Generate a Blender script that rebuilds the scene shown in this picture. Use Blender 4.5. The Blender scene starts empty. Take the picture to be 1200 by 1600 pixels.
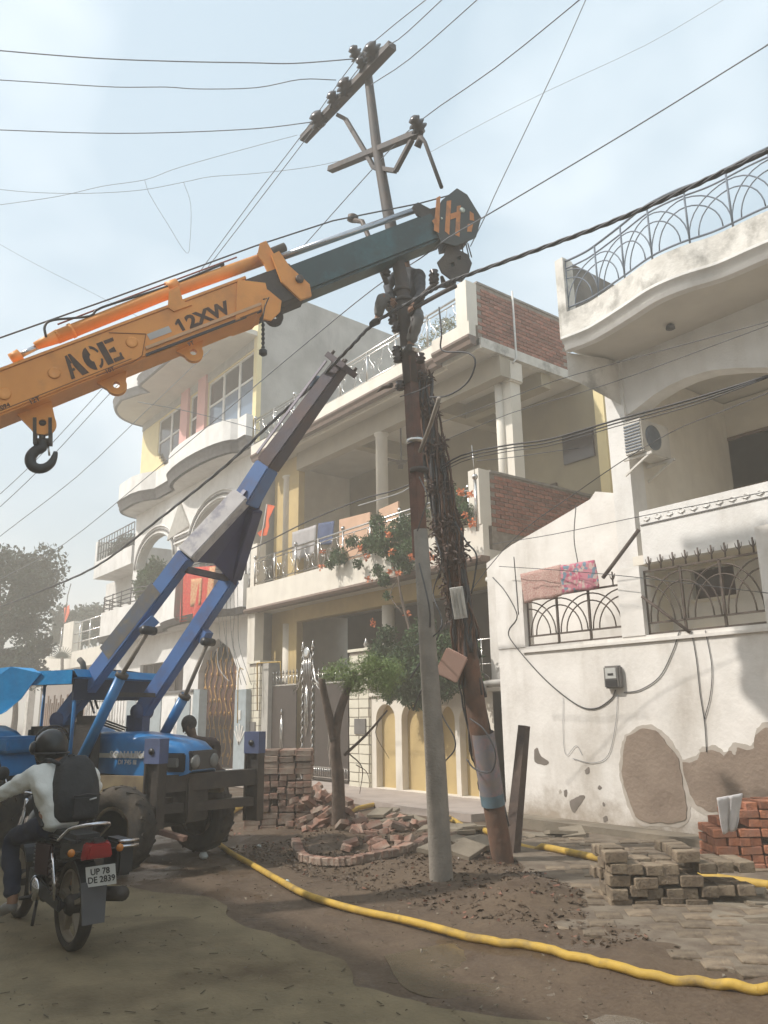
import bpy, bmesh, math, random
from mathutils import Vector, Matrix
from mathutils.geometry import tessellate_polygon
random.seed(7)
PI = math.pi
sc = bpy.context.scene
COL = sc.collection

# ------------------------------------------------------------------ camera
F = 1225.0; CX = 600.0; CY = 800.0; HC = 1.6
PITCH, ROLL, YAW = math.radians(14.4), math.radians(-0.8), math.radians(37.9)
_fh = Vector((-math.cos(YAW), math.sin(YAW), 0)); _r0 = Vector((math.sin(YAW), math.cos(YAW), 0)); _z = Vector((0, 0, 1))
FW = _fh * math.cos(PITCH) + _z * math.sin(PITCH)
_u0 = -_fh * math.sin(PITCH) + _z * math.cos(PITCH)
RT = _r0 * math.cos(ROLL) + _u0 * math.sin(ROLL)
UP = _u0 * math.cos(ROLL) - _r0 * math.sin(ROLL)
CAM = Vector((0, 0, HC))
cd = bpy.data.cameras.new('camera'); cam = bpy.data.objects.new('camera', cd); COL.objects.link(cam)
cd.sensor_fit = 'VERTICAL'; cd.sensor_height = 36; cd.sensor_width = 27; cd.lens = 36 * F / 1600
cd.clip_end = 2000; cd.clip_start = 0.05
m = Matrix((RT, UP, -FW)).transposed().to_4x4(); m.translation = CAM
cam.matrix_world = m
sc.camera = cam

# ------------------------------------------------------------------ sky, sun, exposure
SUN_EL = math.radians(47); SUN_TRAVEL = Vector((0.42, 0.90, 0)).normalized()
sd = bpy.data.lights.new('sun', 'SUN'); sun = bpy.data.objects.new('sun', sd); COL.objects.link(sun)
sd.energy = 3.5; sd.angle = math.radians(1.0); sd.color = (1.0, 0.95, 0.88)
L = Vector((SUN_TRAVEL.x * math.cos(SUN_EL), SUN_TRAVEL.y * math.cos(SUN_EL), -math.sin(SUN_EL)))
sun.rotation_euler = L.to_track_quat('-Z', 'Y').to_euler(); sun.location = (-10, -20, 25)
wd = bpy.data.worlds.new('World'); sc.world = wd; wd.use_nodes = True
nt = wd.node_tree; nt.nodes.clear()
def N(t, **k):
    n = nt.nodes.new(t)
    for a, b in k.items(): setattr(n, a, b)
    return n
sky = N('ShaderNodeTexSky', sky_type='NISHITA', sun_disc=False, sun_elevation=SUN_EL,
        sun_rotation=math.atan2(-SUN_TRAVEL.x, -SUN_TRAVEL.y), air_density=1.0, dust_density=4.0, ozone_density=1.0)
tc = N('ShaderNodeTexCoord'); mp = N('ShaderNodeMapping'); mp.inputs['Scale'].default_value = (1, 1, 1.6)
nz = N('ShaderNodeTexNoise'); nz.inputs['Scale'].default_value = 2.1; nz.inputs['Detail'].default_value = 4; nz.inputs['Roughness'].default_value = 0.45
rp = N('ShaderNodeValToRGB'); rp.color_ramp.elements[0].position = 0.46; rp.color_ramp.elements[1].position = 0.66
mx = N('ShaderNodeMixRGB'); hz = N('ShaderNodeMixRGB'); hz.inputs[0].default_value = 0.66; hz.inputs[2].default_value = (4.5, 5.75, 6.5, 1)
mx.inputs[2].default_value = (7.9, 8.4, 8.8, 1)
bgn = N('ShaderNodeBackground'); bgn.inputs[1].default_value = 0.125; on = N('ShaderNodeOutputWorld')
mm = N('ShaderNodeMath', operation='MULTIPLY'); mm.inputs[1].default_value = 0.6
lk = nt.links.new
lk(tc.outputs['Generated'], mp.inputs[0]); lk(mp.outputs[0], nz.inputs[0]); lk(nz.outputs[0], rp.inputs[0]); lk(rp.outputs[0], mm.inputs[0])
lk(sky.outputs[0], hz.inputs[1]); lk(hz.outputs[0], mx.inputs[1]); lk(mm.outputs[0], mx.inputs[0]); lk(mx.outputs[0], bgn.inputs[0]); lk(bgn.outputs[0], on.inputs[0])
sc.view_settings.view_transform = 'Standard'; sc.view_settings.look = 'None'; sc.view_settings.gamma = 1; sc.view_settings.exposure = 0.48
sc.view_settings.use_curve_mapping = False
HAZE = 0.011; OPH = 9.7
sc.cycles.volume_bounces = 1; sc.cycles.max_bounces = 7

# ------------------------------------------------------------------ measuring helper: a pixel's sight line met with a real plane of the place
def ray(x, y): return FW + RT * ((x - CX) / F) - UP * ((y - CY) / F)
def W(x, y, X=None, Y=None, Z=None, D=None):
    d = ray(x, y)
    t = D if D is not None else X / d.x if X is not None else Y / d.y if Y is not None else (Z - HC) / d.z
    return CAM + d * t
def WPL(x, y, o, n):
    d = ray(x, y); return CAM + d * ((o - CAM).dot(n) / d.dot(n))

# ------------------------------------------------------------------ materials
MATS = {}
def mat(name, c1=None, c2=None, scale=6.0, rough=0.8, bump=0.0, bscale=None, metal=0.0, stain=None, sscale=1.2, samt=0.5, stretch=None, detail=6, lo=.35, hi=.65, spec=None):
    """two colours mixed by noise, a second larger noise for stains, fine relief"""
    if name in MATS: return MATS[name]
    m = bpy.data.materials.new(name); m.use_nodes = True; t = m.node_tree; b = t.nodes['Principled BSDF']
    c2 = c2 or tuple(x * 0.82 for x in c1)
    co = t.nodes.new('ShaderNodeTexCoord'); src = co.outputs['Object']
    n1 = t.nodes.new('ShaderNodeTexNoise'); n1.inputs['Scale'].default_value = scale; n1.inputs['Detail'].default_value = detail
    t.links.new(src, n1.inputs[0])
    r1 = t.nodes.new('ShaderNodeValToRGB'); r1.color_ramp.elements[0].position = lo; r1.color_ramp.elements[1].position = hi
    r1.color_ramp.elements[0].color = (*c1, 1); r1.color_ramp.elements[1].color = (*c2, 1)
    t.links.new(n1.outputs[0], r1.inputs[0]); out = r1.outputs[0]
    if stain:
        mp = t.nodes.new('ShaderNodeMapping'); mp.inputs['Scale'].default_value = stretch or (1, 1, 0.35); t.links.new(src, mp.inputs[0])
        n2 = t.nodes.new('ShaderNodeTexNoise'); n2.inputs['Scale'].default_value = sscale; n2.inputs['Detail'].default_value = 8; n2.inputs['Roughness'].default_value = .65
        t.links.new(mp.outputs[0], n2.inputs[0])
        r2 = t.nodes.new('ShaderNodeValToRGB'); r2.color_ramp.elements[0].position = 0.5; r2.color_ramp.elements[1].position = 0.72
        t.links.new(n2.outputs[0], r2.inputs[0])
        mu = t.nodes.new('ShaderNodeMath'); mu.operation = 'MULTIPLY'; mu.inputs[1].default_value = samt; t.links.new(r2.outputs[0], mu.inputs[0])
        mx = t.nodes.new('ShaderNodeMixRGB'); mx.inputs[2].default_value = (*stain, 1); t.links.new(out, mx.inputs[1]); t.links.new(mu.outputs[0], mx.inputs[0]); out = mx.outputs[0]
    t.links.new(out, b.inputs['Base Color'])
    b.inputs['Roughness'].default_value = rough; b.inputs['Metallic'].default_value = metal
    if spec is not None: b.inputs['Specular IOR Level'].default_value = spec
    if bump:
        nb = t.nodes.new('ShaderNodeTexNoise'); nb.inputs['Scale'].default_value = bscale or scale * 6; nb.inputs['Detail'].default_value = 5
        t.links.new(src, nb.inputs[0]); bn = t.nodes.new('ShaderNodeBump'); bn.inputs['Strength'].default_value = bump; bn.inputs['Distance'].default_value = 0.02
        t.links.new(nb.outputs[0], bn.inputs['Height']); t.links.new(bn.outputs[0], b.inputs['Normal'])
    MATS[name] = m; return m
def obvar(m, amt=0.35):
    """each object with this material gets its own brightness"""
    t = m.node_tree; b = t.nodes['Principled BSDF']; l = b.inputs['Base Color'].links[0]; s = l.from_socket
    oi = t.nodes.new('ShaderNodeObjectInfo'); mr = t.nodes.new('ShaderNodeMapRange'); mr.inputs[3].default_value = 1 - amt; mr.inputs[4].default_value = 1 + amt
    hs = t.nodes.new('ShaderNodeHueSaturation'); t.links.new(oi.outputs['Random'], mr.inputs[0]); t.links.new(mr.outputs[0], hs.inputs['Value']); t.links.new(s, hs.inputs['Color'])
    t.links.new(hs.outputs[0], b.inputs['Base Color']); return m
WHITE = mat('white_limewash', (.76, .74, .71), (.68, .66, .63), 3, .85, .25, 30, stain=(.36, .32, .27), sscale=1.3, samt=.42)
WALLW = mat('boundary_plaster', (.78, .745, .70), (.68, .645, .60), 2.2, .88, .28, 16, stain=(.36, .31, .25), sscale=1.0, samt=.6)
def splash(m, top=.75):
    """mud splashed up the foot of a wall: ragged, densest at the ground"""
    t = m.node_tree; b = t.nodes['Principled BSDF']; s = b.inputs['Base Color'].links[0].from_socket; co = t.nodes.new('ShaderNodeTexCoord'); sp = t.nodes.new('ShaderNodeSeparateXYZ'); t.links.new(co.outputs['Object'], sp.inputs[0])
    n = t.nodes.new('ShaderNodeTexNoise'); n.inputs['Scale'].default_value = 3.5; n.inputs['Detail'].default_value = 9; n.inputs['Roughness'].default_value = .7; t.links.new(co.outputs['Object'], n.inputs[0])
    a = t.nodes.new('ShaderNodeMath'); a.operation = 'MULTIPLY'; a.inputs[1].default_value = 1 / top; t.links.new(sp.outputs[2], a.inputs[0])
    c = t.nodes.new('ShaderNodeMath'); c.operation = 'SUBTRACT'; t.links.new(n.outputs[0], c.inputs[0]); t.links.new(a.outputs[0], c.inputs[1])
    r = t.nodes.new('ShaderNodeValToRGB'); r.color_ramp.elements[0].position = .0; r.color_ramp.elements[1].position = .42; t.links.new(c.outputs[0], r.inputs[0])
    k = t.nodes.new('ShaderNodeMath'); k.operation = 'MULTIPLY'; k.inputs[1].default_value = .8; t.links.new(r.outputs[0], k.inputs[0])
    x = t.nodes.new('ShaderNodeMixRGB'); x.inputs[2].default_value = (.26, .20, .14, 1); t.links.new(s, x.inputs[1]); t.links.new(k.outputs[0], x.inputs[0]); t.links.new(x.outputs[0], b.inputs['Base Color'])
splash(WALLW, 1.1)
OLDW = mat('weathered_white', (.68, .65, .60), (.56, .53, .48), 4, .9, .4, 20, stain=(.16, .15, .13), sscale=2.6, samt=.85, stretch=(1, 1, .8))
CREAM = mat('cream_paint', (.74, .69, .60), (.68, .63, .55), 3, .8, .2, 25, stain=(.4, .34, .26), samt=.3)
CEILW = mat('ceiling_paint', (.60, .56, .49), (.54, .50, .44), 2, .9, .1, 20)  # dull beige-white paint for slabs and ceilings
YEL = mat('ochre_paint', (.52, .39, .18), (.46, .34, .16), 3, .85, .15, 20, stain=(.35, .28, .14), samt=.3)
PALEY = mat('pale_yellow_paint', (.74, .62, .34), (.68, .57, .32), 3, .85, .15, 20)
PINK = mat('pink_paint', (.66, .36, .32), (.6, .33, .3), 3, .8)
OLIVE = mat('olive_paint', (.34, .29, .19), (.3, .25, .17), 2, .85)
GREYC = mat('grey_cement', (.40, .385, .36), (.29, .28, .26), 1.6, .95, .4, 16, stain=(.17, .165, .16), sscale=.9, samt=.7)
PLAST = mat('brown_plaster_patch', (.26, .20, .155), (.20, .15, .115), 2.4, .95, .6, 18)
MORTAR = mat('mortar', (.30, .25, .21), (.2, .17, .14), 9, .95, .5, 30)
BRICK = obvar(mat('red_brick', (.33, .12, .075), (.22, .085, .06), 14, .95, .6, 40, stain=(.30, .24, .2), sscale=5, samt=.5), .3)
BRICKO = obvar(mat('orange_brick', (.42, .17, .09), (.32, .12, .07), 10, .95, .6, 40, stain=(.3, .25, .2), sscale=4, samt=.4), .22)
PAVER = obvar(mat('grey_paver', (.225, .175, .12), (.145, .11, .078), 10, .95, .6, 40, stain=(.12, .08, .05), sscale=3, samt=.6), .25)
TRIM = mat('brown_trim', (.17, .105, .075), (.12, .08, .06), 8, .6)
DTRIM = mat('grey_moulding', (.16, .15, .145), (.11, .1, .1), 8, .7)
STEEL = mat('polished_steel', (.62, .60, .57), (.55, .53, .5), 8, .22, metal=1)
BLKM = mat('black_painted_iron', (.035, .035, .04), (.06, .05, .045), 12, .5, metal=.3)
GRYM = mat('grey_painted_iron', (.14, .17, .21), (.10, .12, .15), 12, .55, metal=.2)
BRNM = mat('brown_painted_iron', (.10, .075, .06), (.07, .05, .04), 10, .6, metal=.2)
GOLD = mat('gold_paint', (.55, .32, .10), (.42, .22, .07), 9, .35, metal=.8)
DKWOOD = mat('dark_gate', (.05, .035, .03), (.035, .025, .02), 6, .5)
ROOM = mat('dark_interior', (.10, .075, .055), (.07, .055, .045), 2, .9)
GLASS = mat('window_glass', (.14, .19, .27), (.12, .17, .24), 2, .06, spec=.9)
DGLASS = mat('dark_window_glass', (.05, .04, .04), (.04, .03, .03), 2, .12)
FRAMEW = mat('white_window_frame', (.68, .66, .62), None, 8, .5)
MUD = None
TILE = mat('ivory_tile', (.70, .66, .54), (.64, .6, .49), 5, .35)
PIPEY = mat('yellow_pipe_plastic', (.52, .33, .05), (.42, .27, .05), 7, .7, .25, 30, stain=(.16, .11, .055), sscale=4.5, samt=.85, stretch=(1, 1, 1))
ORANGE = mat('orange_crane_paint', (.86, .36, .08), (.76, .30, .065), 2.5, .5, stain=(.34, .15, .06), sscale=2.2, samt=.42, stretch=(1, 1, 1))
TEAL = mat('dark_green_boom_paint', (.022, .060, .066), (.02, .045, .05), 3, .35, stain=(.05, .22, .25), sscale=1.6, samt=.5, stretch=(1, 1, 1))
BLUE = mat('tractor_blue_paint', (.022, .19, .46), (.02, .15, .38), 5, .3, stain=(.12, .10, .08), sscale=3, samt=.35, stretch=(1, 1, 1))
JIBB = mat('faded_blue_paint', (.08, .18, .42), (.065, .145, .35), 3, .5, stain=(.15, .1, .085), sscale=3, samt=.5, stretch=(1, 1, 1))
JIBT = mat('rusty_purple_steel', (.085, .080, .105), (.12, .085, .085), 4, .7, .3, stain=(.05, .03, .03), samt=.6, stretch=(1, 1, 1))
WORNW = mat('worn_white_paint', (.62, .60, .60), (.52, .5, .5), 5, .6, stain=(.12, .12, .22), sscale=6, samt=.8, stretch=(1, 1, 1))
TARP = mat('blue_tarpaulin', (.01, .25, .56), (.01, .19, .46), 4, .35, .3, 20)
RUBBER = mat('black_rubber', (.03, .028, .026), (.055, .045, .035), 10, .9, .4, 30, stain=(.16, .12, .08), sscale=4, samt=.5, stretch=(1, 1, 1))
BLKP = mat('black_plastic', (.018, .018, .02), (.025, .025, .027), 8, .4)
DARKM = mat('oily_black_steel', (.042, .038, .035), (.07, .058, .05), 6, .6, .3, metal=.3, stain=(.16, .12, .08), samt=.5, stretch=(1, 1, 1))
CHROME = mat('chrome', (.6, .6, .62), (.5, .5, .52), 5, .12, metal=1)
SILV = mat('silver_rod', (.5, .52, .55), (.44, .46, .5), 5, .25, metal=.8)
RUST = mat('rusted_steel_rail', (.16, .072, .05), (.10, .052, .038), 7, .9, .5, stain=(.06, .05, .05), sscale=3, samt=.7)
POLEC = mat('concrete_pole', (.27, .24, .205), (.20, .18, .155), 6, .9, .5, 40, stain=(.16, .14, .12), samt=.5)
POLET = mat('dark_steel_pole', (.055, .05, .05), (.08, .06, .05), 8, .7)
WIRE = mat('black_wire', (.065, .065, .07), None, 8, .6)
THINW = mat('grey_conductor', (.20, .21, .23), None, 8, .6)
INS = mat('brown_porcelain', (.06, .045, .045), (.04, .03, .03), 6, .25)
BARK = mat('bark', (.15, .11, .085), (.09, .065, .05), 8, .95, .8, 20)
DBARK = mat('dark_bark', (.09, .06, .05), (.13, .07, .045), 6, .95, .9, 14)

# ------------------------------------------------------------------ mesh building
ORG = {}
def root(name, label, cat, loc=(0, 0, 0), group=None):
    o = bpy.data.objects.new(name, None); COL.objects.link(o); o.location = loc; o.empty_display_size = .2
    o['label'] = label; o['category'] = cat
    if group: o['group'] = group
    ORG[o.name] = Vector(loc); return o
def tag(o, label, cat, group=None):
    o['label'] = label; o['category'] = cat
    if group: o['group'] = group
    return o
def relabel(o, label): o['label'] = label; return o
def dup(o, off, parent=None):
    c = o.copy(); COL.objects.link(c)
    if parent is None: c.location = o.location + Vector(off); ORG[c.name] = Vector(c.location)
    else: c.parent = parent; ORG[c.name] = ORG[parent.name]
    for ch in list(o.children): dup(ch, off, c)
    return c
class MB:
    def __init__(s, M=None): s.v = []; s.f = []; s.M = M; s.smooth = set()
    def add(s, vs, fs, smooth=False):
        b = len(s.v)
        s.v += [(s.M @ Vector(v)) if s.M else Vector(v) for v in vs]
        for f in fs:
            if smooth: s.smooth.add(len(s.f))
            s.f.append(tuple(i + b for i in f))
        return s
    def hexa(s, c): return s.add(c, [(0, 3, 2, 1), (4, 5, 6, 7), (0, 1, 5, 4), (1, 2, 6, 5), (2, 3, 7, 6), (3, 0, 4, 7)])
    def box(s, a, b):
        x0, y0, z0 = [min(a[i], b[i]) for i in range(3)]; x1, y1, z1 = [max(a[i], b[i]) for i in range(3)]
        return s.hexa([(x0, y0, z0), (x1, y0, z0), (x1, y1, z0), (x0, y1, z0), (x0, y0, z1), (x1, y0, z1), (x1, y1, z1), (x0, y1, z1)])
    def bar(s, p0, p1, w, h, up=(0, 0, 1), w1=None, h1=None):
        p0, p1 = Vector(p0), Vector(p1); d = (p1 - p0).normalized(); u = Vector(up)
        if abs(d.dot(u.normalized())) > .98: u = Vector((0, 1, 0))
        sd = d.cross(u).normalized(); u = sd.cross(d).normalized(); w1 = w if w1 is None else w1; h1 = h if h1 is None else h1
        q = [p0 - sd * w / 2 - u * h / 2, p0 + sd * w / 2 - u * h / 2, p0 + sd * w / 2 + u * h / 2, p0 - sd * w / 2 + u * h / 2]
        r = [p1 - sd * w1 / 2 - u * h1 / 2, p1 + sd * w1 / 2 - u * h1 / 2, p1 + sd * w1 / 2 + u * h1 / 2, p1 - sd * w1 / 2 + u * h1 / 2]
        return s.hexa(q + r)
    def obox(s, c, X, Y, Z, sx, sy, sz):
        c = Vector(c); X, Y, Z = Vector(X) * sx / 2, Vector(Y) * sy / 2, Vector(Z) * sz / 2
        return s.hexa([c - X - Y - Z, c + X - Y - Z, c + X + Y - Z, c - X + Y - Z, c - X - Y + Z, c + X - Y + Z, c + X + Y + Z, c - X + Y + Z])
    def tube(s, pts, r, n=8, caps=True, smooth=True):
        pts = [Vector(p) for p in pts]; k = len(pts); rs = r if isinstance(r, (list, tuple)) else [r] * k
        vs = []; pu = None
        for i, p in enumerate(pts):
            d = (pts[min(i + 1, k - 1)] - pts[max(i - 1, 0)])
            d = d.normalized() if d.length > 1e-9 else Vector((0, 0, 1))
            if pu is None: pu = Vector((0, 0, 1)) if abs(d.z) < .9 else Vector((0, 1, 0))
            a = d.cross(pu); a = a.normalized() if a.length > 1e-6 else Vector((1, 0, 0)); b = a.cross(d).normalized(); pu = b
            for j in range(n):
                t = 2 * PI * j / n; vs.append(p + (a * math.cos(t) + b * math.sin(t)) * rs[i])
        fs = [(i * n + j, i * n + (j + 1) % n, (i + 1) * n + (j + 1) % n, (i + 1) * n + j) for i in range(k - 1) for j in range(n)]
        if caps: fs += [tuple(range(n - 1, -1, -1)), tuple((k - 1) * n + j for j in range(n))]
        return s.add(vs, fs, smooth)
    def lathe(s, prof, base, axis=(0, 0, 1), n=16, smooth=True, ring=False):
        base = Vector(base); ax = Vector(axis).normalized(); a = ax.orthogonal().normalized(); b = ax.cross(a)
        vs = [base + ax * z + (a * math.cos(2 * PI * j / n) + b * math.sin(2 * PI * j / n)) * r for r, z in prof for j in range(n)]; k = len(prof)
        fs = [(i * n + j, i * n + (j + 1) % n, (i + 1) * n + (j + 1) % n, (i + 1) * n + j) for i in range(k - 1) for j in range(n)]
        fs += [((k - 1) * n + j, (k - 1) * n + (j + 1) % n, (j + 1) % n, j) for j in range(n)] if ring else [tuple(range(n - 1, -1, -1)), tuple((k - 1) * n + j for j in range(n))]
        return s.add(vs, fs, smooth)
    def ball(s, c, r, n=10, sc_=(1, 1, 1)):
        c = Vector(c); vs = []; m_ = n // 2
        for i in range(m_ + 1):
            for j in range(n):
                a = PI * i / m_; b = 2 * PI * j / n
                vs.append(c + Vector((math.sin(a) * math.cos(b) * r * sc_[0], math.sin(a) * math.sin(b) * r * sc_[1], math.cos(a) * r * sc_[2])))
        return s.add(vs, [(i * n + j, (i + 1) * n + j, (i + 1) * n + (j + 1) % n, i * n + (j + 1) % n) for i in range(m_) for j in range(n)], True)
    def plate(s, poly, holes, o, u, v, n, d0, d1):
        """flat polygon with holes in the frame o,u,v; thickness from d0 to d1 along n"""
        o, u, v, n = Vector(o), Vector(u), Vector(v), Vector(n)
        loops = [[Vector((p[0], p[1], 0)) for p in lp] for lp in [poly] + list(holes)]
        tris = tessellate_polygon(loops); flat = [p for lp in loops for p in lp]; k = len(flat)
        vs = [o + u * p.x + v * p.y + n * d0 for p in flat] + [o + u * p.x + v * p.y + n * d1 for p in flat]
        fs = [tuple(t) for t in tris] + [tuple(i + k for i in reversed(t)) for t in tris]; b = 0
        for lp in loops:
            q = len(lp)
            for i in range(q): fs.append((b + i, b + (i + 1) % q, k + b + (i + 1) % q, k + b + i))
            b += q
        return s.add(vs, fs)
    def wallY(s, poly, holes, y0, y1): return s.plate(poly, holes, (0, 0, 0), (1, 0, 0), (0, 0, 1), (0, 1, 0), y0, y1)
    def wallX(s, poly, holes, x0, x1): return s.plate(poly, holes, (0, 0, 0), (0, 1, 0), (0, 0, 1), (1, 0, 0), x0, x1)
    def slabZ(s, poly, z0, z1, holes=()): return s.plate(poly, holes, (0, 0, 0), (1, 0, 0), (0, 1, 0), (0, 0, 1), z0, z1)
    def ribbon(s, pts, prof, closed=False):
        """sweep a profile [(out, z)] along a ground-plan polyline pts [(x,y)]; out is towards the viewer side (right-hand normal)"""
        k = len(pts); vs = []
        for i in range(k):
            a = Vector(pts[max(i - 1, 0)]); b = Vector(pts[min(i + 1, k - 1)]); d = (b - a).normalized(); nn = Vector((d.y, -d.x))
            for o, z in prof: vs.append((pts[i][0] + nn.x * o, pts[i][1] + nn.y * o, z))
        q = len(prof); fs = [(i * q + j, (i + 1) * q + j, (i + 1) * q + (j + 1) % q, i * q + (j + 1) % q) for i in range(k - 1) for j in range(q)]
        fs += [tuple(range(q)), tuple((k - 1) * q + j for j in reversed(range(q)))]
        return s.add(vs, fs)
    def build(s, name, mt, parent=None, fixn=True, bevel=0):
        org = ORG[parent.name] if parent is not None else Vector((0, 0, 0))
        if parent is None and s.v:
            org = Vector((sum(v.x for v in s.v) / len(s.v), sum(v.y for v in s.v) / len(s.v), min(v.z for v in s.v)))
        me = bpy.data.meshes.new(name); me.from_pydata([tuple(v - org) for v in s.v], [], s.f)
        if s.smooth:
            me.polygons.foreach_set('use_smooth', [i in s.smooth for i in range(len(s.f))])
        if fixn:
            bm = bmesh.new(); bm.from_mesh(me); bmesh.ops.recalc_face_normals(bm, faces=bm.faces)
            if bevel: bmesh.ops.bevel(bm, geom=[e for e in bm.edges if e.calc_face_angle(0) > .6], offset=bevel, segments=2, affect='EDGES', clamp_overlap=True)
            bm.to_mesh(me); bm.free()
        me.materials.append(mt); me.update()
        o = bpy.data.objects.new(name, me); COL.objects.link(o); ORG[o.name] = org
        if parent is not None: o.parent = parent
        else: o.location = org
        return o
def struct(o, kind='structure'): o['kind'] = kind; return o
def curve_pts(pts, n=8):
    """Catmull-Rom through points"""
    pts = [Vector(p) for p in pts]; P = [pts[0] * 2 - pts[1]] + pts + [pts[-1] * 2 - pts[-2]]; out = []
    for i in range(1, len(P) - 2):
        for k in range(n):
            t = k / n; a, b, c, d = P[i - 1], P[i], P[i + 1], P[i + 2]
            out.append(.5 * ((2 * b) + (c - a) * t + (2 * a - 5 * b + 4 * c - d) * t * t + (3 * b - a - 3 * c + d) * t ** 3))
    return out + [pts[-1]]
def arch(x0, x1, zb, zs, rise, n=12):
    """opening outline: straight sides to zs, then an elliptical arch of height rise"""
    c = (x0 + x1) / 2; a = (x1 - x0) / 2
    return [(x0, zb)] + [(c - a * math.cos(PI * i / n), zs + rise * math.sin(PI * i / n)) for i in range(n + 1)] + [(x1, zb)]
def pieces(parent, name, mt, cells, size, jit=.0, limit=300, rot=0.0, axes=None):
    """cells: list of centres (largest in view first); alike pieces share one mesh, the rest are joined as stuff"""
    X, Y, Z = [Vector(a) for a in (axes or ((1, 0, 0), (0, 1, 0), (0, 0, 1)))]
    meshes = []
    for k in range(3):
        b = MB(); b.obox((0, 0, 0), X, Y, Z, size[0] * (1 - .04 * k), size[1], size[2] * (1 - .03 * k)); me = bpy.data.meshes.new(name)
        me.from_pydata([tuple(v) for v in b.v], [], b.f); bm = bmesh.new(); bm.from_mesh(me)
        bmesh.ops.bevel(bm, geom=bm.edges[:], offset=min(size) * .08, segments=1, affect='EDGES')
        for v in bm.verts: v.co += Vector([random.uniform(-1, 1) * min(size) * .05 for _ in range(3)])
        bm.to_mesh(me); bm.free(); me.materials.append(mt); meshes.append(me)
    org = ORG[parent.name]; rest = MB()
    for i, c in enumerate(cells):
        R = None
        if len(c) == 4: c, R = Vector(c[:3]), c[3]
        c = Vector(c)
        c = c + Vector([random.uniform(-jit, jit) for _ in range(3)])
        if i < limit:
            o = bpy.data.objects.new(name, meshes[i % 3]); COL.objects.link(o); o.parent = parent; o.location = c - org
            if R is not None: o.rotation_euler = R
            elif rot: o.rotation_euler = (random.uniform(-rot, rot), random.uniform(-rot, rot), random.uniform(-rot, rot))
        else: rest.obox(c, X, Y, Z, *size)
    if rest.v: struct(rest.build(name + 'work', mt, parent), 'stuff')

# ================================================================== SETTING: ground
def gnoise(x, y):
    return (math.sin(x * 3.1 + y * 1.7) + math.sin(x * 7.3 - y * 5.1 + 1) * .6 + math.sin(x * 13.7 + y * 11.3 + 2) * .4 + math.sin(x * 27 - y * 23) * .25) / 2.2
def gheight(x, y):
    h = -.012 + .010 * gnoise(x, y)
    for cx, cy, r, a in ((-6.3, 5.9, 1.3, .08), (-5.3, 5.6, .9, .06), (-7.3, 6.1, 1.0, .07), (-8.9, 6.2, .9, .12), (-10.0, 6.2, 1.1, .08), (-8.0, 7.2, 1.2, .12), (-4.9, 5.2, .9, .05), (-4.0, 4.9, 1.0, .060), (-3.0, 4.8, .9, .055), (-5.0, 5.5, .8, .05), (-2.2, 4.9, .9, .055)):
        d = math.hypot(x - cx, y - cy) / r
        if d < 1: h += a * (1 - d * d) ** 1.5 * (1 + .5 * gnoise(x * 1.7, y * 1.7))
    return h
def earth_material():
    m = bpy.data.materials.new('wet_earth'); m.use_nodes = True; t = m.node_tree; b = t.nodes['Principled BSDF']; l = t.links.new
    co = t.nodes.new('ShaderNodeTexCoord')
    def nz(s, d=8, r=.6):
        n = t.nodes.new('ShaderNodeTexNoise'); n.inputs['Scale'].default_value = s; n.inputs['Detail'].default_value = d; n.inputs['Roughness'].default_value = r; l(co.outputs['Object'], n.inputs[0]); return n.outputs[0]
    def rp(s, a, c0, b_, c1):
        r = t.nodes.new('ShaderNodeValToRGB'); r.color_ramp.elements[0].position = a; r.color_ramp.elements[1].position = b_
        r.color_ramp.elements[0].color = (*c0, 1); r.color_ramp.elements[1].color = (*c1, 1); l(s, r.inputs[0]); return r.outputs[0]
    big = nz(.9); mid = nz(5); fine = nz(38, 5)
    c1 = rp(big, .4, (.070, .040, .022), .62, (.128, .085, .050)); c2 = rp(mid, .35, (.045, .027, .017), .7, (.13, .09, .056)); c3 = rp(fine, .3, (.04, .028, .02), .75, (.19, .145, .10))
    mx = t.nodes.new('ShaderNodeMixRGB'); mx.inputs[0].default_value = .4; l(c1, mx.inputs[1]); l(c2, mx.inputs[2])
    m2 = t.nodes.new('ShaderNodeMixRGB'); m2.inputs[0].default_value = .3; l(mx.outputs[0], m2.inputs[1]); l(c3, m2.inputs[2]); l(m2.outputs[0], b.inputs['Base Color'])
    rr = rp(big, .42, (.35,) * 3, .5, (.92,) * 3); l(rr, b.inputs['Roughness'])
    bp = t.nodes.new('ShaderNodeBump'); bp.inputs['Strength'].default_value = .7; bp.inputs['Distance'].default_value = .02; l(mid, bp.inputs['Height'])
    b2 = t.nodes.new('ShaderNodeBump'); b2.inputs['Strength'].default_value = .5; b2.inputs['Distance'].default_value = .01; l(fine, b2.inputs['Height']); l(bp.outputs[0], b2.inputs['Normal']); l(b2.outputs[0], b.inputs['Normal'])
    return m
MUD = earth_material()
g = MB(); nx, ny = 170, 120; gx0, gx1, gy0, gy1 = -15.5, -0.5, 1.0, 10.4
g.add([(gx0 + (gx1 - gx0) * i / nx, gy0 + (gy1 - gy0) * j / ny, gheight(gx0 + (gx1 - gx0) * i / nx, gy0 + (gy1 - gy0) * j / ny) - (.06 if i in (0, nx) or j in (0, ny) else 0)) for j in range(ny + 1) for i in range(nx + 1)],
      [(j * (nx + 1) + i, j * (nx + 1) + i + 1, (j + 1) * (nx + 1) + i + 1, (j + 1) * (nx + 1) + i) for j in range(ny) for i in range(nx)], True)
g.add([(-400, -400, -.05), (400, -400, -.05), (400, 400, -.05), (-400, 400, -.05)], [(0, 1, 2, 3)])
struct(g.build('ground', MUD))
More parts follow.
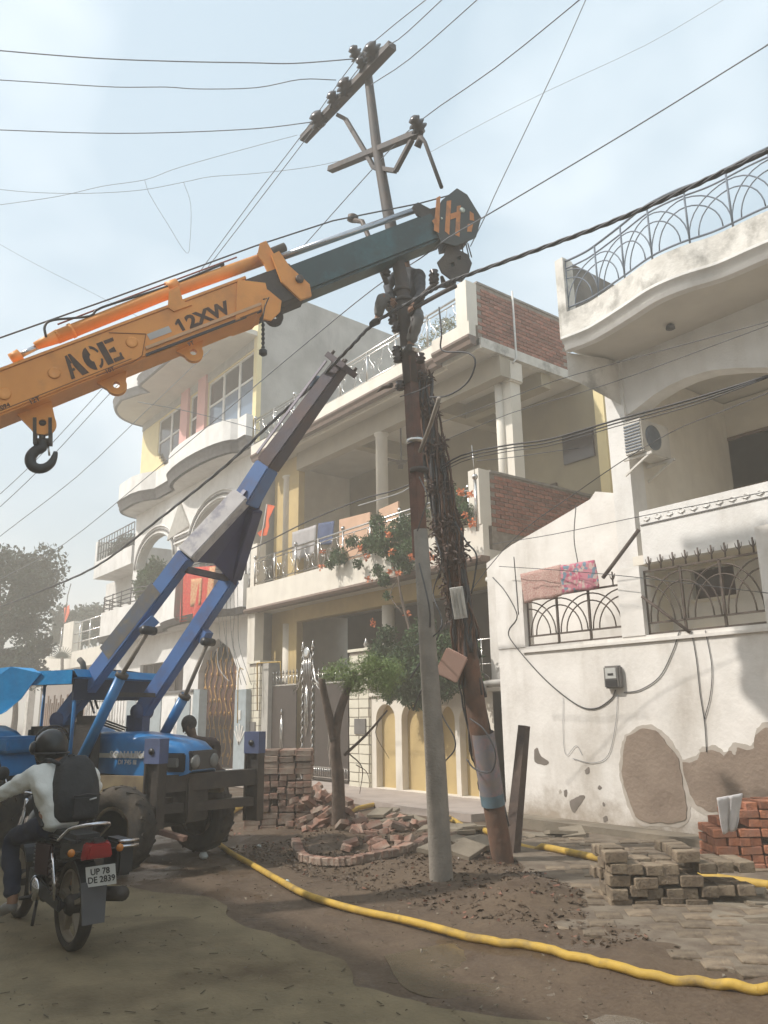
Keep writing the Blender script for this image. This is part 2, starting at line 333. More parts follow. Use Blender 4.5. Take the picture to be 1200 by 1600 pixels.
# the packed dusty road, its ragged right edge as in the photograph
ROADM = mat('packed_dusty_road', (.225, .180, .110), (.160, .128, .078), 2.6, .85, .6, 34, stain=(.07, .047, .027), sscale=.9, samt=.85, detail=13, stretch=(1, 1, 1), spec=.2)
edge = [W(x, y, Z=0) for x, y in ((215, 1392), (262, 1396), (318, 1402), (352, 1420), (372, 1440), (420, 1462), (470, 1476), (512, 1492), (540, 1512), (562, 1538), (610, 1558), (680, 1574), (780, 1588), (900, 1606))]
edge = [(p.x + random.uniform(-.02, .02), p.y + random.uniform(-.02, .02)) for p in curve_pts([(p.x, p.y, 0) for p in edge], 6)] if False else [(p.x, p.y) for p in curve_pts(edge, 6)]
edge = [(x + .035 * math.sin(i * .53) + .012 * math.sin(i * 1.3), y + .035 * math.cos(i * .41) + .012 * math.sin(i * 1.1 + 1)) for i, (x, y) in enumerate(edge)]
rd = MB(); rd.slabZ([(-9.2, 2.75), (-11.5, 2.6), (-60, 2.4), (-60, -5.5), (3, -5.5), (3, 3.2)] + edge[::-1], -.03, .006)
struct(rd.build('road', ROADM))
PUD = mat('muddy_water', (.125, .095, .065), (.10, .075, .05), 2, .22, .25, 7)
c = curve_pts([W(x, y, Z=0) for x, y in ((600, 1490), (720, 1470), (820, 1484), (930, 1515), (1060, 1550), (1130, 1592), (1000, 1610), (880, 1590), (760, 1565), (640, 1545), (600, 1490))], 4)
struct(MB().slabZ([(p.x, p.y) for p in c[:-1]], -.09, -.0115).build('puddle_water', PUD))

# paved strip in front of the right house: single pavers, partly under soil
CONC = mat('worn_concrete', (.24, .20, .15), (.17, .145, .11), 2.5, .92, .5, 20, stain=(.12, .09, .065), sscale=1.6, samt=.7, stretch=(1, 1, 1))
pv = root('pavement', '', ''); del pv['label']; del pv['category']; pv['kind'] = 'structure'
b = MB(); b.slabZ([(-7.4, 8.35), (-7.1, 7.2), (-6.0, 6.45), (-5.35, 5.4), (-4.3, 4.95), (-2.9, 4.95), (1.5, 5.3), (1.5, 9.0), (-7.4, 9.0)], -.03, .050)
struct(b.build('bedding', mat('bedding_sand', (.19, .155, .115), (.12, .09, .065), 6, .95, .5, 30), pv))
cells = []
for j in range(17):
    for i in range(26):
        x = -7.3 + i * .235 + (.117 if j % 2 else 0); y = 5.0 + j * .235
        if random.random() < .07 + (.45 if gnoise(x * .8, y * .8) > .35 else 0): continue
        lim = -7.25 if y > 8 else -6.9 if y > 7.2 else -6.0 if y > 6.5 else -5.2 if y > 5.6 else -4.3
        if x > lim + random.uniform(0, .15) and x < -1.6: cells.append((x, y, .032 + random.uniform(-.009, .006), (random.uniform(-.03, .03), random.uniform(-.03, .03), .78 + random.uniform(-.06, .06))))
cells.sort(key=lambda c: (c[0] + 3.5) ** 2 + (c[1] - 5.0) ** 2)
pieces(pv, 'paver', PAVER, cells, (.20, .20, .05))

# raised concrete floor in front of the gate house
b = MB(); b.slabZ([(-19.9, 9.2), (-13.0, 9.0), (-10.6, 8.7), (-9.2, 8.75), (-9.0, 10.4), (-19.9, 10.6)], -.03, .10); struct(b.build('forecourt', mat('pinkish_cement_floor', (.40, .34, .30), (.33, .28, .25), 3, .9, .3, 20, stain=(.2, .15, .12), samt=.5)))
b = MB(); b.box((-8.9, 8.82, -.03), (3, 9.2, .13)); struct(b.build('wall_footing', CONC), 'structure')

# ================================================================== HOUSE 1 (right)
H1B = 9.2
ZS = 2.56
bw = root('boundary_wall', 'long white boundary wall with stained flaking plaster on the right', 'wall', (-8.9, H1B, 0))
xL, xP1 = W(776, 950, Y=H1B).x, W(818, 950, Y=H1B).x
xM0, xM1 = W(968, 940, Y=H1B).x, W(1004, 940, Y=H1B).x
xR0 = W(1193, 930, Y=H1B).x
b = MB(); b.box((xL, H1B, 0), (3.0, H1B + .22, ZS)); b.build('wall', WALLW, bw)
b = MB(); b.ribbon([(xP1 - .05, H1B), (3.0, H1B)], [(0, ZS - .09), (.035, ZS - .09), (.035, ZS - .05), (0, ZS - .05)]); b.build('ledge', WALLW, bw)
for x0, x1, zt in ((xL, xP1, 3.62), (xM0, xM1, 3.50), (xR0, xR0 + .3, 3.72)):
    MB().box((x0, H1B - .012, ZS + .001), (x1, H1B + .20, zt)).build('pier', WALLW, bw)
# plaster patches, proud of the wall
def patch(pts, th, name='plaster_patch', mt=PLAST, y=H1B, n=7, rag=.012):
    c = curve_pts([W(x, z, Y=y) for x, z in list(pts) + [pts[0]]], n)[:-1]
    q = [(p.x + random.uniform(-.004, .004) + min(rag, .013) * math.sin(i * .9) * math.sin(i * .37), p.z + random.uniform(-.004, .004) + min(rag, .013) * math.cos(i * .73) * math.sin(i * .29 + 1)) for i, p in enumerate(c)]
    return MB().wallY(q, [], y - th, y + .002).build(name, mt, bw)
patch([(980, 1152), (1005, 1138), (1030, 1146), (1045, 1165), (1062, 1190), (1068, 1230), (1074, 1262), (1066, 1282), (1030, 1286), (1000, 1280), (985, 1255), (974, 1215), (974, 1180)], .014)
patch([(1067, 1192), (1088, 1188), (1096, 1176), (1118, 1172), (1132, 1182), (1138, 1172), (1150, 1180), (1152, 1168), (1176, 1172), (1180, 1150), (1202, 1138), (1240, 1150), (1240, 1265), (1190, 1264), (1150, 1262), (1120, 1268), (1095, 1262), (1078, 1240)], .008, rag=.02)
for pq, th_ in (([(976, 1150), (1005, 1132), (1034, 1141), (1052, 1162), (1067, 1188), (1073, 1230), (1080, 1264), (1068, 1290), (1030, 1292), (996, 1286), (980, 1256), (969, 1216), (969, 1178)], .004), ([(1060, 1188), (1088, 1180), (1096, 1168), (1118, 1165), (1134, 1174), (1150, 1160), (1176, 1164), (1182, 1140), (1202, 1128), (1245, 1140), (1245, 1275), (1190, 1272), (1150, 1270), (1118, 1276), (1090, 1268), (1070, 1245)], .0035)):
    patch(pq, th_, mt=mat('greyed_plaster', (.46, .41, .36), (.38, .34, .29), 6, .95), n=9)
for q in (((835, 1172), (840, 1168), (846, 1182), (858, 1190), (850, 1196), (836, 1190)), ((914, 1204), (920, 1198), (922, 1206), (916, 1210)), ((890, 1252), (900, 1246), (910, 1242), (914, 1246), (906, 1258), (898, 1270), (892, 1262)),
          ((942, 1278), (948, 1274), (950, 1282), (944, 1284)), ((881, 1236), (886, 1234), (886, 1244), (882, 1244))):
    patch(q, .004, mt=mat('dark_flaked_plaster', (.20, .17, .15), (.15, .13, .11), 6, .95), n=3, rag=.006)
rq = random.Random(77)
for _ in range(26):
    x, y = rq.uniform(830, 1200), rq.uniform(1180, 1295); r = rq.uniform(1.5, 5)
    patch([(x + r * rq.uniform(.5, 1.3) * math.cos(a), y + r * rq.uniform(.5, 1.5) * math.sin(a)) for a in [2 * PI * i / 6 for i in range(6)]], .003, mt=MATS['dark_flaked_plaster'] if rq.random() < .5 else mat('greyed_plaster', (.42, .38, .33), (.36, .32, .28), 6, .95), n=3, rag=.004)
# grilles of crossing arcs with a row of forked spikes
def arc_pts(cx, cz, r, a0, a1, y, n=10, sx=1.0): return [(cx + sx * r * math.cos(a0 + (a1 - a0) * i / n), y, cz + r * math.sin(a0 + (a1 - a0) * i / n)) for i in range(n + 1)]
def grille(x0, x1, z0, z1, nb, label, spikes):
    y = H1B + .09
    t = root('window_grille', label, 'grille', (x0, y, z0), 'iron grilles on the boundary wall')
    fr = MB()
    for z in (z0 + .02, z0 + .16, z1): fr.bar((x0, y, z), (x1, y, z), .03, .025)
    for i in range(nb + 1): fr.bar((x0 + (x1 - x0) * i / nb, y, z0), (x0 + (x1 - x0) * i / nb, y, z1), .03, .03)
    fr.build('frame', BRNM, t); w = (x1 - x0) / nb; H = z1 - z0 - .18
    for i in range(nb):
        a = x0 + w * i
        for c, s in ((a, 1), (a + w, -1)):
            for r in (1.0, .8):
                k = MB(); k.tube([(c + s * r * w * .92 * math.cos(u), y, z0 + .17 + r * H * .93 * math.sin(u)) for u in [PI / 2 * q / 9 for q in range(10)]], .011, 5); k.build('arc', BRNM, t)
    for i in range(spikes):
        x = x0 + (x1 - x0) * (i + .5) / spikes; k = MB(); k.tube([(x, y, z1), (x, y, z1 + .20)], .012, 5)
        for s in (-1, 1): k.tube([(x, y, z1 + .08), (x + s * .035, y, z1 + .12), (x + s * .045, y, z1 + .17)], [.010, .008, .004], 4)
        k.tube([(x, y + .02, z1 + .12), (x, y + .05, z1 + .18)], [.009, .003], 4); k.build('spike', BRNM, t)
    return t
grille(xP1, xM0, ZS, 3.30, 3, 'rusty brown arc grille on the boundary wall, draped with two cloths', 6)
grille(xM1, xR0, ZS, 3.42, 3, 'brown arc grille with nine forked spikes, right of the wall pier', 9)
# sloping side wall seen behind the left grille
YS = 10.35
sl = [W(x, y, Y=YS) for x, y in ((760, 880), (800, 851), (860, 817), (922, 780), (930, 768), (955, 770), (985, 772))]
b = MB(); b.wallY([(sl[0].x, 0)] + [(p.x, p.z) for p in sl] + [(sl[-1].x, 0)], [], YS, YS + .2)
tag(b.build('stair_wall', WALLW), 'white wall with a sloping top behind the two draped cloths', 'wall')

h1 = root('arched_house', 'white house with curved roof terrace, arched porch and black railing', 'house', (-6.6, 10.3, 0))
px0, px1 = W(952, 700, Y=10.25).x, W(981, 700, Y=10.25).x
p = MB(); p.box((px0, 10.25, 0), (px1, 10.62, 7.2)); p.build('pillar', WHITE, h1)
zsof = W(938, 579, Y=10.3).z
# arched beam
bp = [W(x, y, Y=10.3) for x, y in ((951, 656), (980, 648), (1000, 634), (1017, 620), (1044, 603), (1072, 590), (1108, 579), (1150, 575), (1200, 574))]
xa = bp[-1].x; pts = [(q.x, q.z) for q in bp] + [(2 * xa - q.x, q.z) for q in bp[-2::-1]]
pts = [(pts[0][0], zsof + .05)] + pts + [(pts[-1][0], zsof + .05)]
MB().wallY(pts, [], 10.3, 10.6).build('arch_beam', WHITE, h1)
MB().box((pts[-1][0] - .3, 10.25, 0), (pts[-1][0], 10.6, 7.0)).build('pillar', WHITE, h1)
# porch: floor, parapet, side wall, back wall
xs = W(998, 800, Y=9.95).x; zp = W(998, 800, Y=9.95).z; zb = W(1004, 881, Y=9.95).z
b = MB(); b.box((xs, 9.95, zb), (4, 10.1, zp)); b.build('parapet', WHITE, h1)
b = MB()
for i in range(26):
    x = xs + .12 + i * .19; b.add([(x - .07, 9.945, zp - .13), (x, 9.925, zp - .10), (x + .07, 9.945, zp - .13), (x, 9.925, zp - .16)], [(0, 1, 2, 3)]); b.box((x - .05, 9.935, zp - .145), (x + .05, 9.95, zp - .115))
b.build('relief_band', WHITE, h1)
b = MB()
b.ribbon([(xs + .01, 9.945), (4, 9.945)], [(0, zp - .215), (.012, zp - .215), (.012, zp - .20), (0, zp - .20)]); b.build('groove_line', DTRIM, h1)
MB().box((px1, 10.1, zb + .02), (4, 13.4, zb + .16)).build('porch_floor', CREAM, h1)
MB().box((px1 - .25, 10.62, 0), (px1 + .0, 13.4, zsof)).build('side_wall', CREAM, h1)
bw13 = MB(); YB = 13.4
def rectY(a, b_, y):
    p0, p1 = W(*a, Y=y), W(*b_, Y=y); return min(p0.x, p1.x), max(p0.x, p1.x), min(p0.z, p1.z), max(p0.z, p1.z)
d0 = (W(1040, 742, Y=YB).x, W(1071, 742, Y=YB).x, zb + .16, W(1050, 740, Y=YB).z)
w0 = (W(1120, 700, Y=YB).x, W(1200, 700, Y=YB).x + .3, W(1125, 770, Y=YB).z, W(1120, 693, Y=YB).z)
def hole(r): return [(r[0], r[2]), (r[1], r[2]), (r[1], r[3]), (r[0], r[3])]
gw = (W(1078, 905, Y=YB).x, W(1150, 905, Y=YB).x, W(1078, 938, Y=YB).z, W(1078, 888, Y=YB).z)
bw13.wallY([(px1 - .3, 0), (4, 0), (4, zsof), (px1 - .3, zsof)], [hole(d0), hole(w0)], YB, YB + .2); bw13.build('back_wall', CREAM, h1)
for r, nm in ((d0, 'door'), (w0, 'window')):
    f = MB().box((r[0], YB + .08, r[2]), (r[1], YB + .12, r[3])).build(nm, DGLASS if nm == 'window' else mat('brown_door', (.10, .07, .055)), h1)
    k = MB(); k.box((r[0] - .04, YB - .02, r[2] - .04), (r[0] + .02, YB + .06, r[3] + .04)); k.box((r[1] - .02, YB - .02, r[2] - .04), (r[1] + .04, YB + .06, r[3] + .04)); k.box((r[0] + .02, YB - .02, r[3] - .02), (r[1] - .02, YB + .06, r[3] + .04)); k.box((r[0] + .02, YB - .02, r[2] - .04), (r[1] - .02, YB + .06, r[2] + .02))
    k.build('frame', TRIM, f)
YL = 11.0
gr = (W(1080, 905, Y=YL).x, W(1148, 905, Y=YL).x, W(1080, 938, Y=YL).z, W(1080, 892, Y=YL).z)
MB().wallY([(px1 - .3, 0), (4, 0), (4, zb + .02), (px1 - .3, zb + .02)], [hole(gr)], YL, YL + .2).build('lower_wall', WHITE, h1)
f = MB().box((gr[0], YL + .1, gr[2]), (gr[1], YL + .13, gr[3])).build('window', DGLASS, h1)
k = MB(); k.box((gr[0] - .03, YL - .03, gr[3]), (gr[1] + .03, YL + .02, gr[3] + .05)); k.box((gr[0] - .03, YL - .03, gr[2] - .05), (gr[1] + .03, YL + .02, gr[2])); k.build('sill', CREAM, f)
MB().box((px1 + .3, YL - .25, 2.30), (4, YL, 2.62)).build('planter_ledge', PALEY, h1)
# roof slab with bulging cornice: plan from the lower edge of the white band
base = [W(x, y, Z=zsof + .02) for x, y in ((883, 546), (915, 534), (936, 524), (980, 497), (1024, 469), (1072, 449), (1127, 432), (1200, 401), (1280, 372))]
base = curve_pts(base, 5); plan = [(p.x, p.y) for p in base]
print('H1 plan', plan[0], plan[-1], 'zsof', zsof)
xe = plan[-1][0]; ye = plan[-1][1]
rf = MB(); rf.slabZ(plan + [(xe, ye + .01), (4, ye + .1), (4, 16), (plan[0][0], 16)], zsof + .03, zsof + .42); rf.build('roof', CEILW, h1)
full = plan + [(xe + .6, ye - .05), (4, ye - .3)]
c = MB(); c.ribbon(full, [(-.12, zsof + .0), (.0, zsof + .0), (.03, zsof + .05), (.0, zsof + .06), (.05, zsof + .12), (.10, zsof + .16), (.10, zsof + .20), (-.12, zsof + .20)]); c.build('cornice', WHITE, h1)
c = MB(); c.ribbon(full, [(-.12, zsof + .2), (.06, zsof + .2), (.04, zsof + .62), (-.12, zsof + .62)]); c.build('kerb_band', OLDW, h1)
ztop = zsof + .62
# railing on the roof kerb
rl = [Vector((x, y, 0)) for x, y in full]
def along(pts, s):
    acc = 0
    for a, b_ in zip(pts, pts[1:]):
        d = (b_ - a).length
        if acc + d >= s: return a + (b_ - a) * ((s - acc) / d), (b_ - a).normalized()
        acc += d
    return pts[-1], (pts[-1] - pts[-2]).normalized()
LEN = sum((b_ - a).length for a, b_ in zip(rl, rl[1:]))
rr = root('roof_railing', 'dark railing of crossing arcs round the curved roof terrace', 'railing', (rl[0].x, rl[0].y, ztop))
s0 = .10; RH = .92; SP = .56; posts = []
s = s0
while s < LEN - .1 and along(rl, s)[0].x < -2.9: posts.append(s); s += SP
def rpt(s, z): p, d = along(rl, s); return Vector((p.x, p.y, ztop + z)) + Vector((-d.y, d.x, 0)) * .03
for z, r in ((RH, .018), (RH - .13, .013), (.10, .015)):
    k = MB(); ss = [s0 + (posts[-1] - s0) * i / 60 for i in range(61)]; k.tube([rpt(q, z) for q in ss], r, 6); k.build('rail', GRYM, rr)
for q in posts: MB().tube([rpt(q, 0), rpt(q, RH)], .016, 6).build('post', GRYM, rr)
for q in posts[:-1]:
    for sgn, st in ((1, q), (-1, q + SP)):
        for r in (1.0, .78):
            MB().tube([rpt(st + sgn * r * SP * math.cos(PI / 2 * i / 8), .11 + r * (RH - .28) * math.sin(PI / 2 * i / 8)) for i in range(9)], .010, 5).build('arc', GRYM, rr)
# end posts of the terrace
e0, e1 = W(1184, 380, X=None, Y=along(rl, posts[-1])[0].y), None
pp, _ = along(rl, posts[-1])
MB().box((pp.x + .02, pp.y - .10, ztop), (pp.x + .42, pp.y + .2, ztop + 1.15)).build('corner_post', OLDW, h1)
q0 = Vector((plan[0][0], plan[0][1], 0))
MB().box((q0.x - .06, q0.y - .02, zsof + .2), (q0.x + .10, q0.y + .22, ztop + .98)).build('corner_post', OLDW, h1)
MB().box((q0.x - .04, q0.y + .22, zsof + .42), (q0.x + .10, q0.y + 3.4, ztop + .95)).build('side_parapet', mat('blackened_plaster', (.20, .18, .16), (.12, .11, .10), 2.5, .95, .4, 18, stain=(.05, .045, .04), samt=.7), h1)
# broken bracket where the slab meets the pillar
MB().hexa([(q0.x - .02, q0.y + .05, zsof - .42), (px1 - .05, 10.25, zsof - .75), (px1 - .05, 10.6, zsof - .75), (q0.x - .02, 10.6, zsof - .42), (q0.x - .02, q0.y + .05, zsof - .01), (px1 - .05, 10.0, zsof - .01), (px1 - .05, 10.6, zsof - .01), (q0.x - .02, 10.6, zsof - .01)]).build('bracket', OLDW, h1)
tag(MB().lathe([(.07, 0), (.06, .05), (.02, .08)], W(1047, 508, Z=zsof + .02) - Vector((0, 0, .06)), (0, 0, 1), 10).build('ceiling_light', BLKM), 'small dark round light under the curved roof slab', 'lamp')
# air conditioner on its bracket
xw = px1 + .002
ac = root('air_conditioner', 'white outdoor air conditioner unit on a bracket in the right porch', 'air conditioner', (xw, 11.3, 5.4))
c0 = W(1012, 690, X=xw + .25); ay, az = c0.y, c0.z
b = MB(); b.box((xw + .08, ay - .38, az - .27), (xw + .40, ay + .38, az + .27)); b.build('casing', mat('dusty_white_plastic', (.6, .57, .52), (.5, .47, .42), 4, .6), ac, bevel=.015)
for i in range(9): MB().box((xw + .10, ay - .395, az - .22 + i * .05), (xw + .38, ay - .382, az - .20 + i * .05)).build('slat', GRYM, ac)
f = MB().lathe([(.20, 0), (.20, .015), (.17, .02), (.02, .02)], (xw + .40, ay - .08, az), (1, 0, 0), 20).build('fan_grille', GRYM, ac)
for sy in (-.3, .3):
    b = MB(); b.bar((xw, ay + sy, az - .30), (xw + .5, ay + sy, az - .30), .04, .04); b.bar((xw, ay + sy, az - .55), (xw + .45, ay + sy, az - .31), .03, .03); b.build('bracket', OLDW, ac)
# electricity meter
mp_ = W(962, 1058, Y=H1B); mt_ = root('electric_meter', 'grey electricity meter box with clear window on the white wall', 'meter', (mp_.x, H1B, mp_.z))
b = MB(); b.box((mp_.x - .13, H1B - .10, mp_.z - .15), (mp_.x + .13, H1B - .002, mp_.z + .15)); b.build('case', mat('meter_grey', (.16, .15, .14), (.12, .115, .11)), mt_, bevel=.02)
MB().box((mp_.x - .085, H1B - .112, mp_.z - .02), (mp_.x + .085, H1B - .101, mp_.z + .12)).build('window', mat('meter_dial', (.5, .5, .47), (.42, .42, .4)), mt_)
MB().box((mp_.x - .045, H1B - .116, mp_.z + .02), (mp_.x + .045, H1B - .113, mp_.z + .05)).build('display', BLKP, mt_)
MB().box((mp_.x - .09, H1B - .115, mp_.z - .13), (mp_.x + .09, H1B - .101, mp_.z - .04)).build('terminal_cover', BLKP, mt_)

# ================================================================== HOUSE 2 (middle, with the brick side walls)
A, B_ = -19.82, -10.38; FY = 10.5
h2 = root('balcony_house', 'cream two storey house with brick side parapets and flowering balcony', 'house', (-15, 10.5, 0))
zr = W(752, 533, Y=FY).z; print('H2 roof z', zr)
# roof
MB().box((A, FY + .14, zr + .02), (B_ - .02, 16.5, zr + .2)).build('roof', CEILW, h2)
fr = [(A, FY), (B_ - 1.0, FY), (B_ - .98, FY - .16), (B_, FY - .16), (B_ + .02, FY + .3)]
fr = [(A, FY), (-11.55, FY), (-11.5, FY - .14), (B_ + .02, FY - .14)]
b = MB(); b.ribbon(fr, [(-.15, zr - .02), (.0, zr - .02), (.02, zr + .06), (.07, zr + .12), (.07, zr + .17), (-.15, zr + .17)]); b.build('cornice', TRIM, h2)
b = MB(); b.ribbon(fr, [(-.15, zr + .17), (.04, zr + .17), (.04, zr + .47), (-.15, zr + .47)]); b.build('kerb_band', CREAM, h2)
b = MB(); b.ribbon([(x, y + .28) for x, y in fr], [(-.02, zr - .05), (.03, zr - .05), (.03, zr + .02), (-.02, zr + .02)]); b.build('drip_moulding', CREAM, h2)
MB().box((B_ - .34, FY - .18, zr + .47), (B_ - .02, FY + .12, zr + 1.42)).build('roof_post', CREAM, h2)
# brick side parapet on the roof: single bricks in mortar
def brick_wall(parent, x, y0, y1, z0, z1, slope=None, limit=300):
    cells = []; nr = int((z1 - z0) / .088)
    for r in range(nr):
        z = z0 + (r + .5) * .088; y = y0 + (0 if r % 2 else -.12)
        while y < y1:
            ya, yb = max(y, y0), min(y + .235, y1)
            if yb - ya > .2: cells.append((x + random.uniform(-.005, .006), (ya + yb) / 2, z + random.uniform(-.004, .004)))
            y += .245
    cells.sort(key=lambda c: -c[2] if slope else c[1])
    pieces(parent, 'brick', BRICK, cells, (.10, .228, .072), limit=limit)
MB().box((B_ - .12, FY + .12, zr + .2), (B_ - .03, 13.5, zr + 1.44)).build('mortar_core', MORTAR, h2)
brick_wall(h2, B_ - .055, FY + .12, 13.5, zr + .22, zr + 1.42)
b = MB(); b.box((B_ - .13, FY + .12, zr + 1.44), (B_ + .0, 13.5, zr + 1.485)); b.build('coping', mat('cement_coping', (.3, .27, .24), (.2, .18, .16), 5, .95, .5, 25), h2)
MB().box((B_ - .14, FY + .14, zr - .02), (B_ + .03, 13.5, zr + .2)).build('roof_edge', OLDW, h2)
t = MB(); p0 = W(800, 455, X=B_ + .05); p1 = W(807, 560, X=B_ + .05); t.tube([p0, p1, p1 + Vector((.0, -.12, -.14))], .022, 7); t.build('drain_pipe', FRAMEW, h2)
# upper porch
zfl = 4.62
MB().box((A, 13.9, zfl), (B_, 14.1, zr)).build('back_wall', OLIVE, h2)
MB().box((A, 11.3, 0), (A + 1.35, 11.5, zr)).build('side_panel', YEL, h2)
MB().box((A, 11.5, 0), (A + .2, 14.0, zr)).build('side_wall', CREAM, h2)
MB().box((A - .0, FY + .02, 0), (A + .42, FY + .3, zfl + .3)).build('corner_pier', CREAM, h2)
MB().box((A - .0, FY + .06, zfl + .5), (A + .36, FY + .34, 6.35)).build('corner_pier', CREAM, h2)
MB().box((A + 1.35, 11.22, zr - .48), (B_ - .02, 11.5, zr + .02)).build('beam', mat('taupe_paint', (.40, .35, .27), (.36, .31, .24), 3, .85), h2)
def column(px, y, r, z0, z1):
    x = W(px, 760, Y=y).x; b = MB(); b.lathe([(r, z0), (r, z1 - .06), (r * 1.25, z1 - .04), (r * 1.25, z1)], (x, y, 0), (0, 0, 1), 20); return b.build('column', CREAM, h2)
column(597, 11.36, .15, zfl, zr - .48); column(451, 11.36, .15, zfl, zr - .48)
# square corner column with flutes
YC = W(805, 740, X=-10.47).y; cx1 = -10.47; cx0 = W(783, 620, Y=YC).x
b = MB(); b.box((cx0, YC, zfl), (cx1, YC + .3, zr - .02)); b.build('column', CREAM, h2)
b = MB(); b.lathe([(.09, zfl), (.09, zr - .2)], (cx0 - .03, YC - .03, 0), (0, 0, 1), 14); b.build('column', CREAM, h2)
b = MB(); b.box((cx1 - .12, YC - .07, zr - .50), (cx1 + .07, YC + .35, zr - .03)); b.build('capital', CREAM, h2, bevel=.03)
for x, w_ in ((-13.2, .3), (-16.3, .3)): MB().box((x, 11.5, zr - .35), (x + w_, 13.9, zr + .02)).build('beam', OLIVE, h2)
MB().box((-12.9, 12.6, zr - .35), (B_ - .1, 12.9, zr + .02)).build('beam', OLIVE, h2)
# far right yellow pier + inner rear window
yx = W(938, 700, Y=13.8).x
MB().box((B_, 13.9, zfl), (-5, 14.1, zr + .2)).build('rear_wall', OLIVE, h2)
a0, a1 = W(934, 700, Y=13.0).x, W(949, 700, Y=13.0).x
MB().box((a0, 13.0, 4), (a1, 13.3, zr)).build('yellow_pier', PALEY, h2)
r_ = rectY((880, 690), (930, 712), 13.88); MB().box((r_[0], 13.84, r_[2]), (r_[1], 13.9, r_[3] + .1)).build('window', DGLASS, h2)
for x in (-18.0, -14.0, -12.2):
    MB().box((x, 13.84, zfl), (x + .9, 13.9, zfl + 2.1)).build('door', mat('brown_door', (.10, .07, .055)), h2)
# balcony
MB().box((A, FY + .1, 4.42), (B_ - .02, 14, zfl)).build('balcony_floor', CEILW, h2)
fb = [(A - .02, FY), (-15.5, FY), (B_, FY)]
b = MB(); b.ribbon(fb, [(-.13, 4.36), (.10, 4.36), (.14, 4.42), (.10, 4.48), (-.13, 4.48)]); b.build('cornice', TRIM, h2)
b = MB(); b.ribbon(fb, [(-.13, 4.48), (.03, 4.48), (.03, 5.1), (-.13, 5.1)]); b.build('parapet', CREAM, h2)
MB().box((B_ - .32, FY - .05, 5.1), (B_ - .03, FY + .25, 6.22)).build('end_post', CREAM, h2)
MB().box((B_ - .12, FY + .25, 4.4), (B_ - .03, 14.0, 6.18)).build('mortar_core', MORTAR, h2)
brick_wall(h2, B_ - .055, FY + .25, 14.0, 5.0, 6.18, slope=1, limit=200)
MB().box((B_ - .13, FY + .25, 6.18), (B_, 14.0, 6.23)).build('coping', MATS['cement_coping'], h2)
# ground floor
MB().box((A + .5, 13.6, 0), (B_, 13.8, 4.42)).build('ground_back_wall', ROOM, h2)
MB().box((A + 1.35, 11.22, 4.05), (B_, 11.5, 4.42)).build('beam', YEL, h2)
x = W(450, 1000, Y=11.36).x; MB().lathe([(.15, 0), (.15, 4.05)], (x, 11.36, 0), (0, 0, 1), 20).build('column', CREAM, h2)
x = W(607, 990, Y=11.36).x; MB().lathe([(.15, 0), (.15, 4.05)], (x, 11.36, 0), (0, 0, 1), 20).build('column', CREAM, h2)
MB().box((B_ - .1, FY + .25, 0), (-8.85, 10.7, 4.4)).build('junction_wall', WALLW, h2)
# railings with scrollwork
def scroll_rail(label, x0, x1, z0, z1, y, npan, pre):
    t = root('balcony_railing', label, 'railing', (x0, y, z0), 'steel scroll railings on the balcony house')
    for z, r in ((z1, .026), (z1 - .10, .016), (z0 + .06, .016)): MB().tube([(x0, y, z), (x1, y, z)], r, 8).build('rail', STEEL, t)
    w = (x1 - x0) / npan
    for i in range(npan + 1):
        x = x0 + w * i; k = MB(); k.tube([(x, y, z0), (x, y, z1 + .03)], .026, 8)
        if i % 2 == 0: k.lathe([(.02, 0), (.05, .03), (.055, .06), (.03, .1), (.0, .11)], (x, y, z1 + .02), (0, 0, 1), 10)
        k.build('post', STEEL, t)
    h = z1 - z0 - .18; zc = z0 + .08
    for i in range(npan):
        a = x0 + w * i
        for q in range(3):
            c = a + w * (q + .5) / 3; s = 1 if (q + i) % 2 else -1
            MB().tube([(c + s * .13 * math.sin(u * 5.2) * (1 - .35 * u), y, zc + h * u) for u in [j / 12 for j in range(13)]], .009, 4).build('scroll', STEEL, t)
            MB().tube([(c + s * (.05 + (.12 - .008 * j) * math.cos(.55 * j)), y + .005, zc + h * .45 + (.13 - .008 * j) * math.sin(.55 * j)) for j in range(11)], .008, 4).build('scroll', STEEL, t)
    return t
scroll_rail('steel scroll railing along the roof edge of the balcony house', A + .1, B_ - .36, zr + .47, zr + 1.28, FY + .02, 8, 'roof')
scroll_rail('steel scroll railing on the first floor balcony under the orange flowers', A + .42, B_ - .36, 5.1, 5.84, FY - .02, 8, 'balcony')
# boundary wall with niches, tiled gate pillars
YG = 10.35
fw_ = root('front_wall', 'cream front wall with a row of tall yellow arched niches', 'wall', (-12, YG, 0))
xn0 = W(580, 1160, Y=YG).x; xn1 = -8.92; zt = W(660, 1085, Y=YG).z; print('niche wall', xn0, zt)
ar = []
for a, c in ((588, 618), (628, 664), (682, 712), (719, 746)):
    xa_, xb_ = W(a, 1170, Y=YG).x, W(c, 1170, Y=YG).x; ar.append(arch(xa_, xb_, .12, W(a, 1125, Y=YG).z, (xb_ - xa_) * .5))
b = MB(); b.wallY([(xn0, 0), (xn1, 0), (xn1, zt), (xn0, zt)], ar, YG, YG + .16); b.build('arcade', CREAM, fw_)
MB().box((xn0, YG + .16, 0), (xn1, YG + .3, zt)).build('niche_back', YEL, fw_)
b = MB(); b.ribbon([(xn0, YG), (xn1, YG)], [(-.2, zt), (.05, zt), (.05, zt + .07), (-.2, zt + .07)]); b.build('coping', CREAM, fw_)
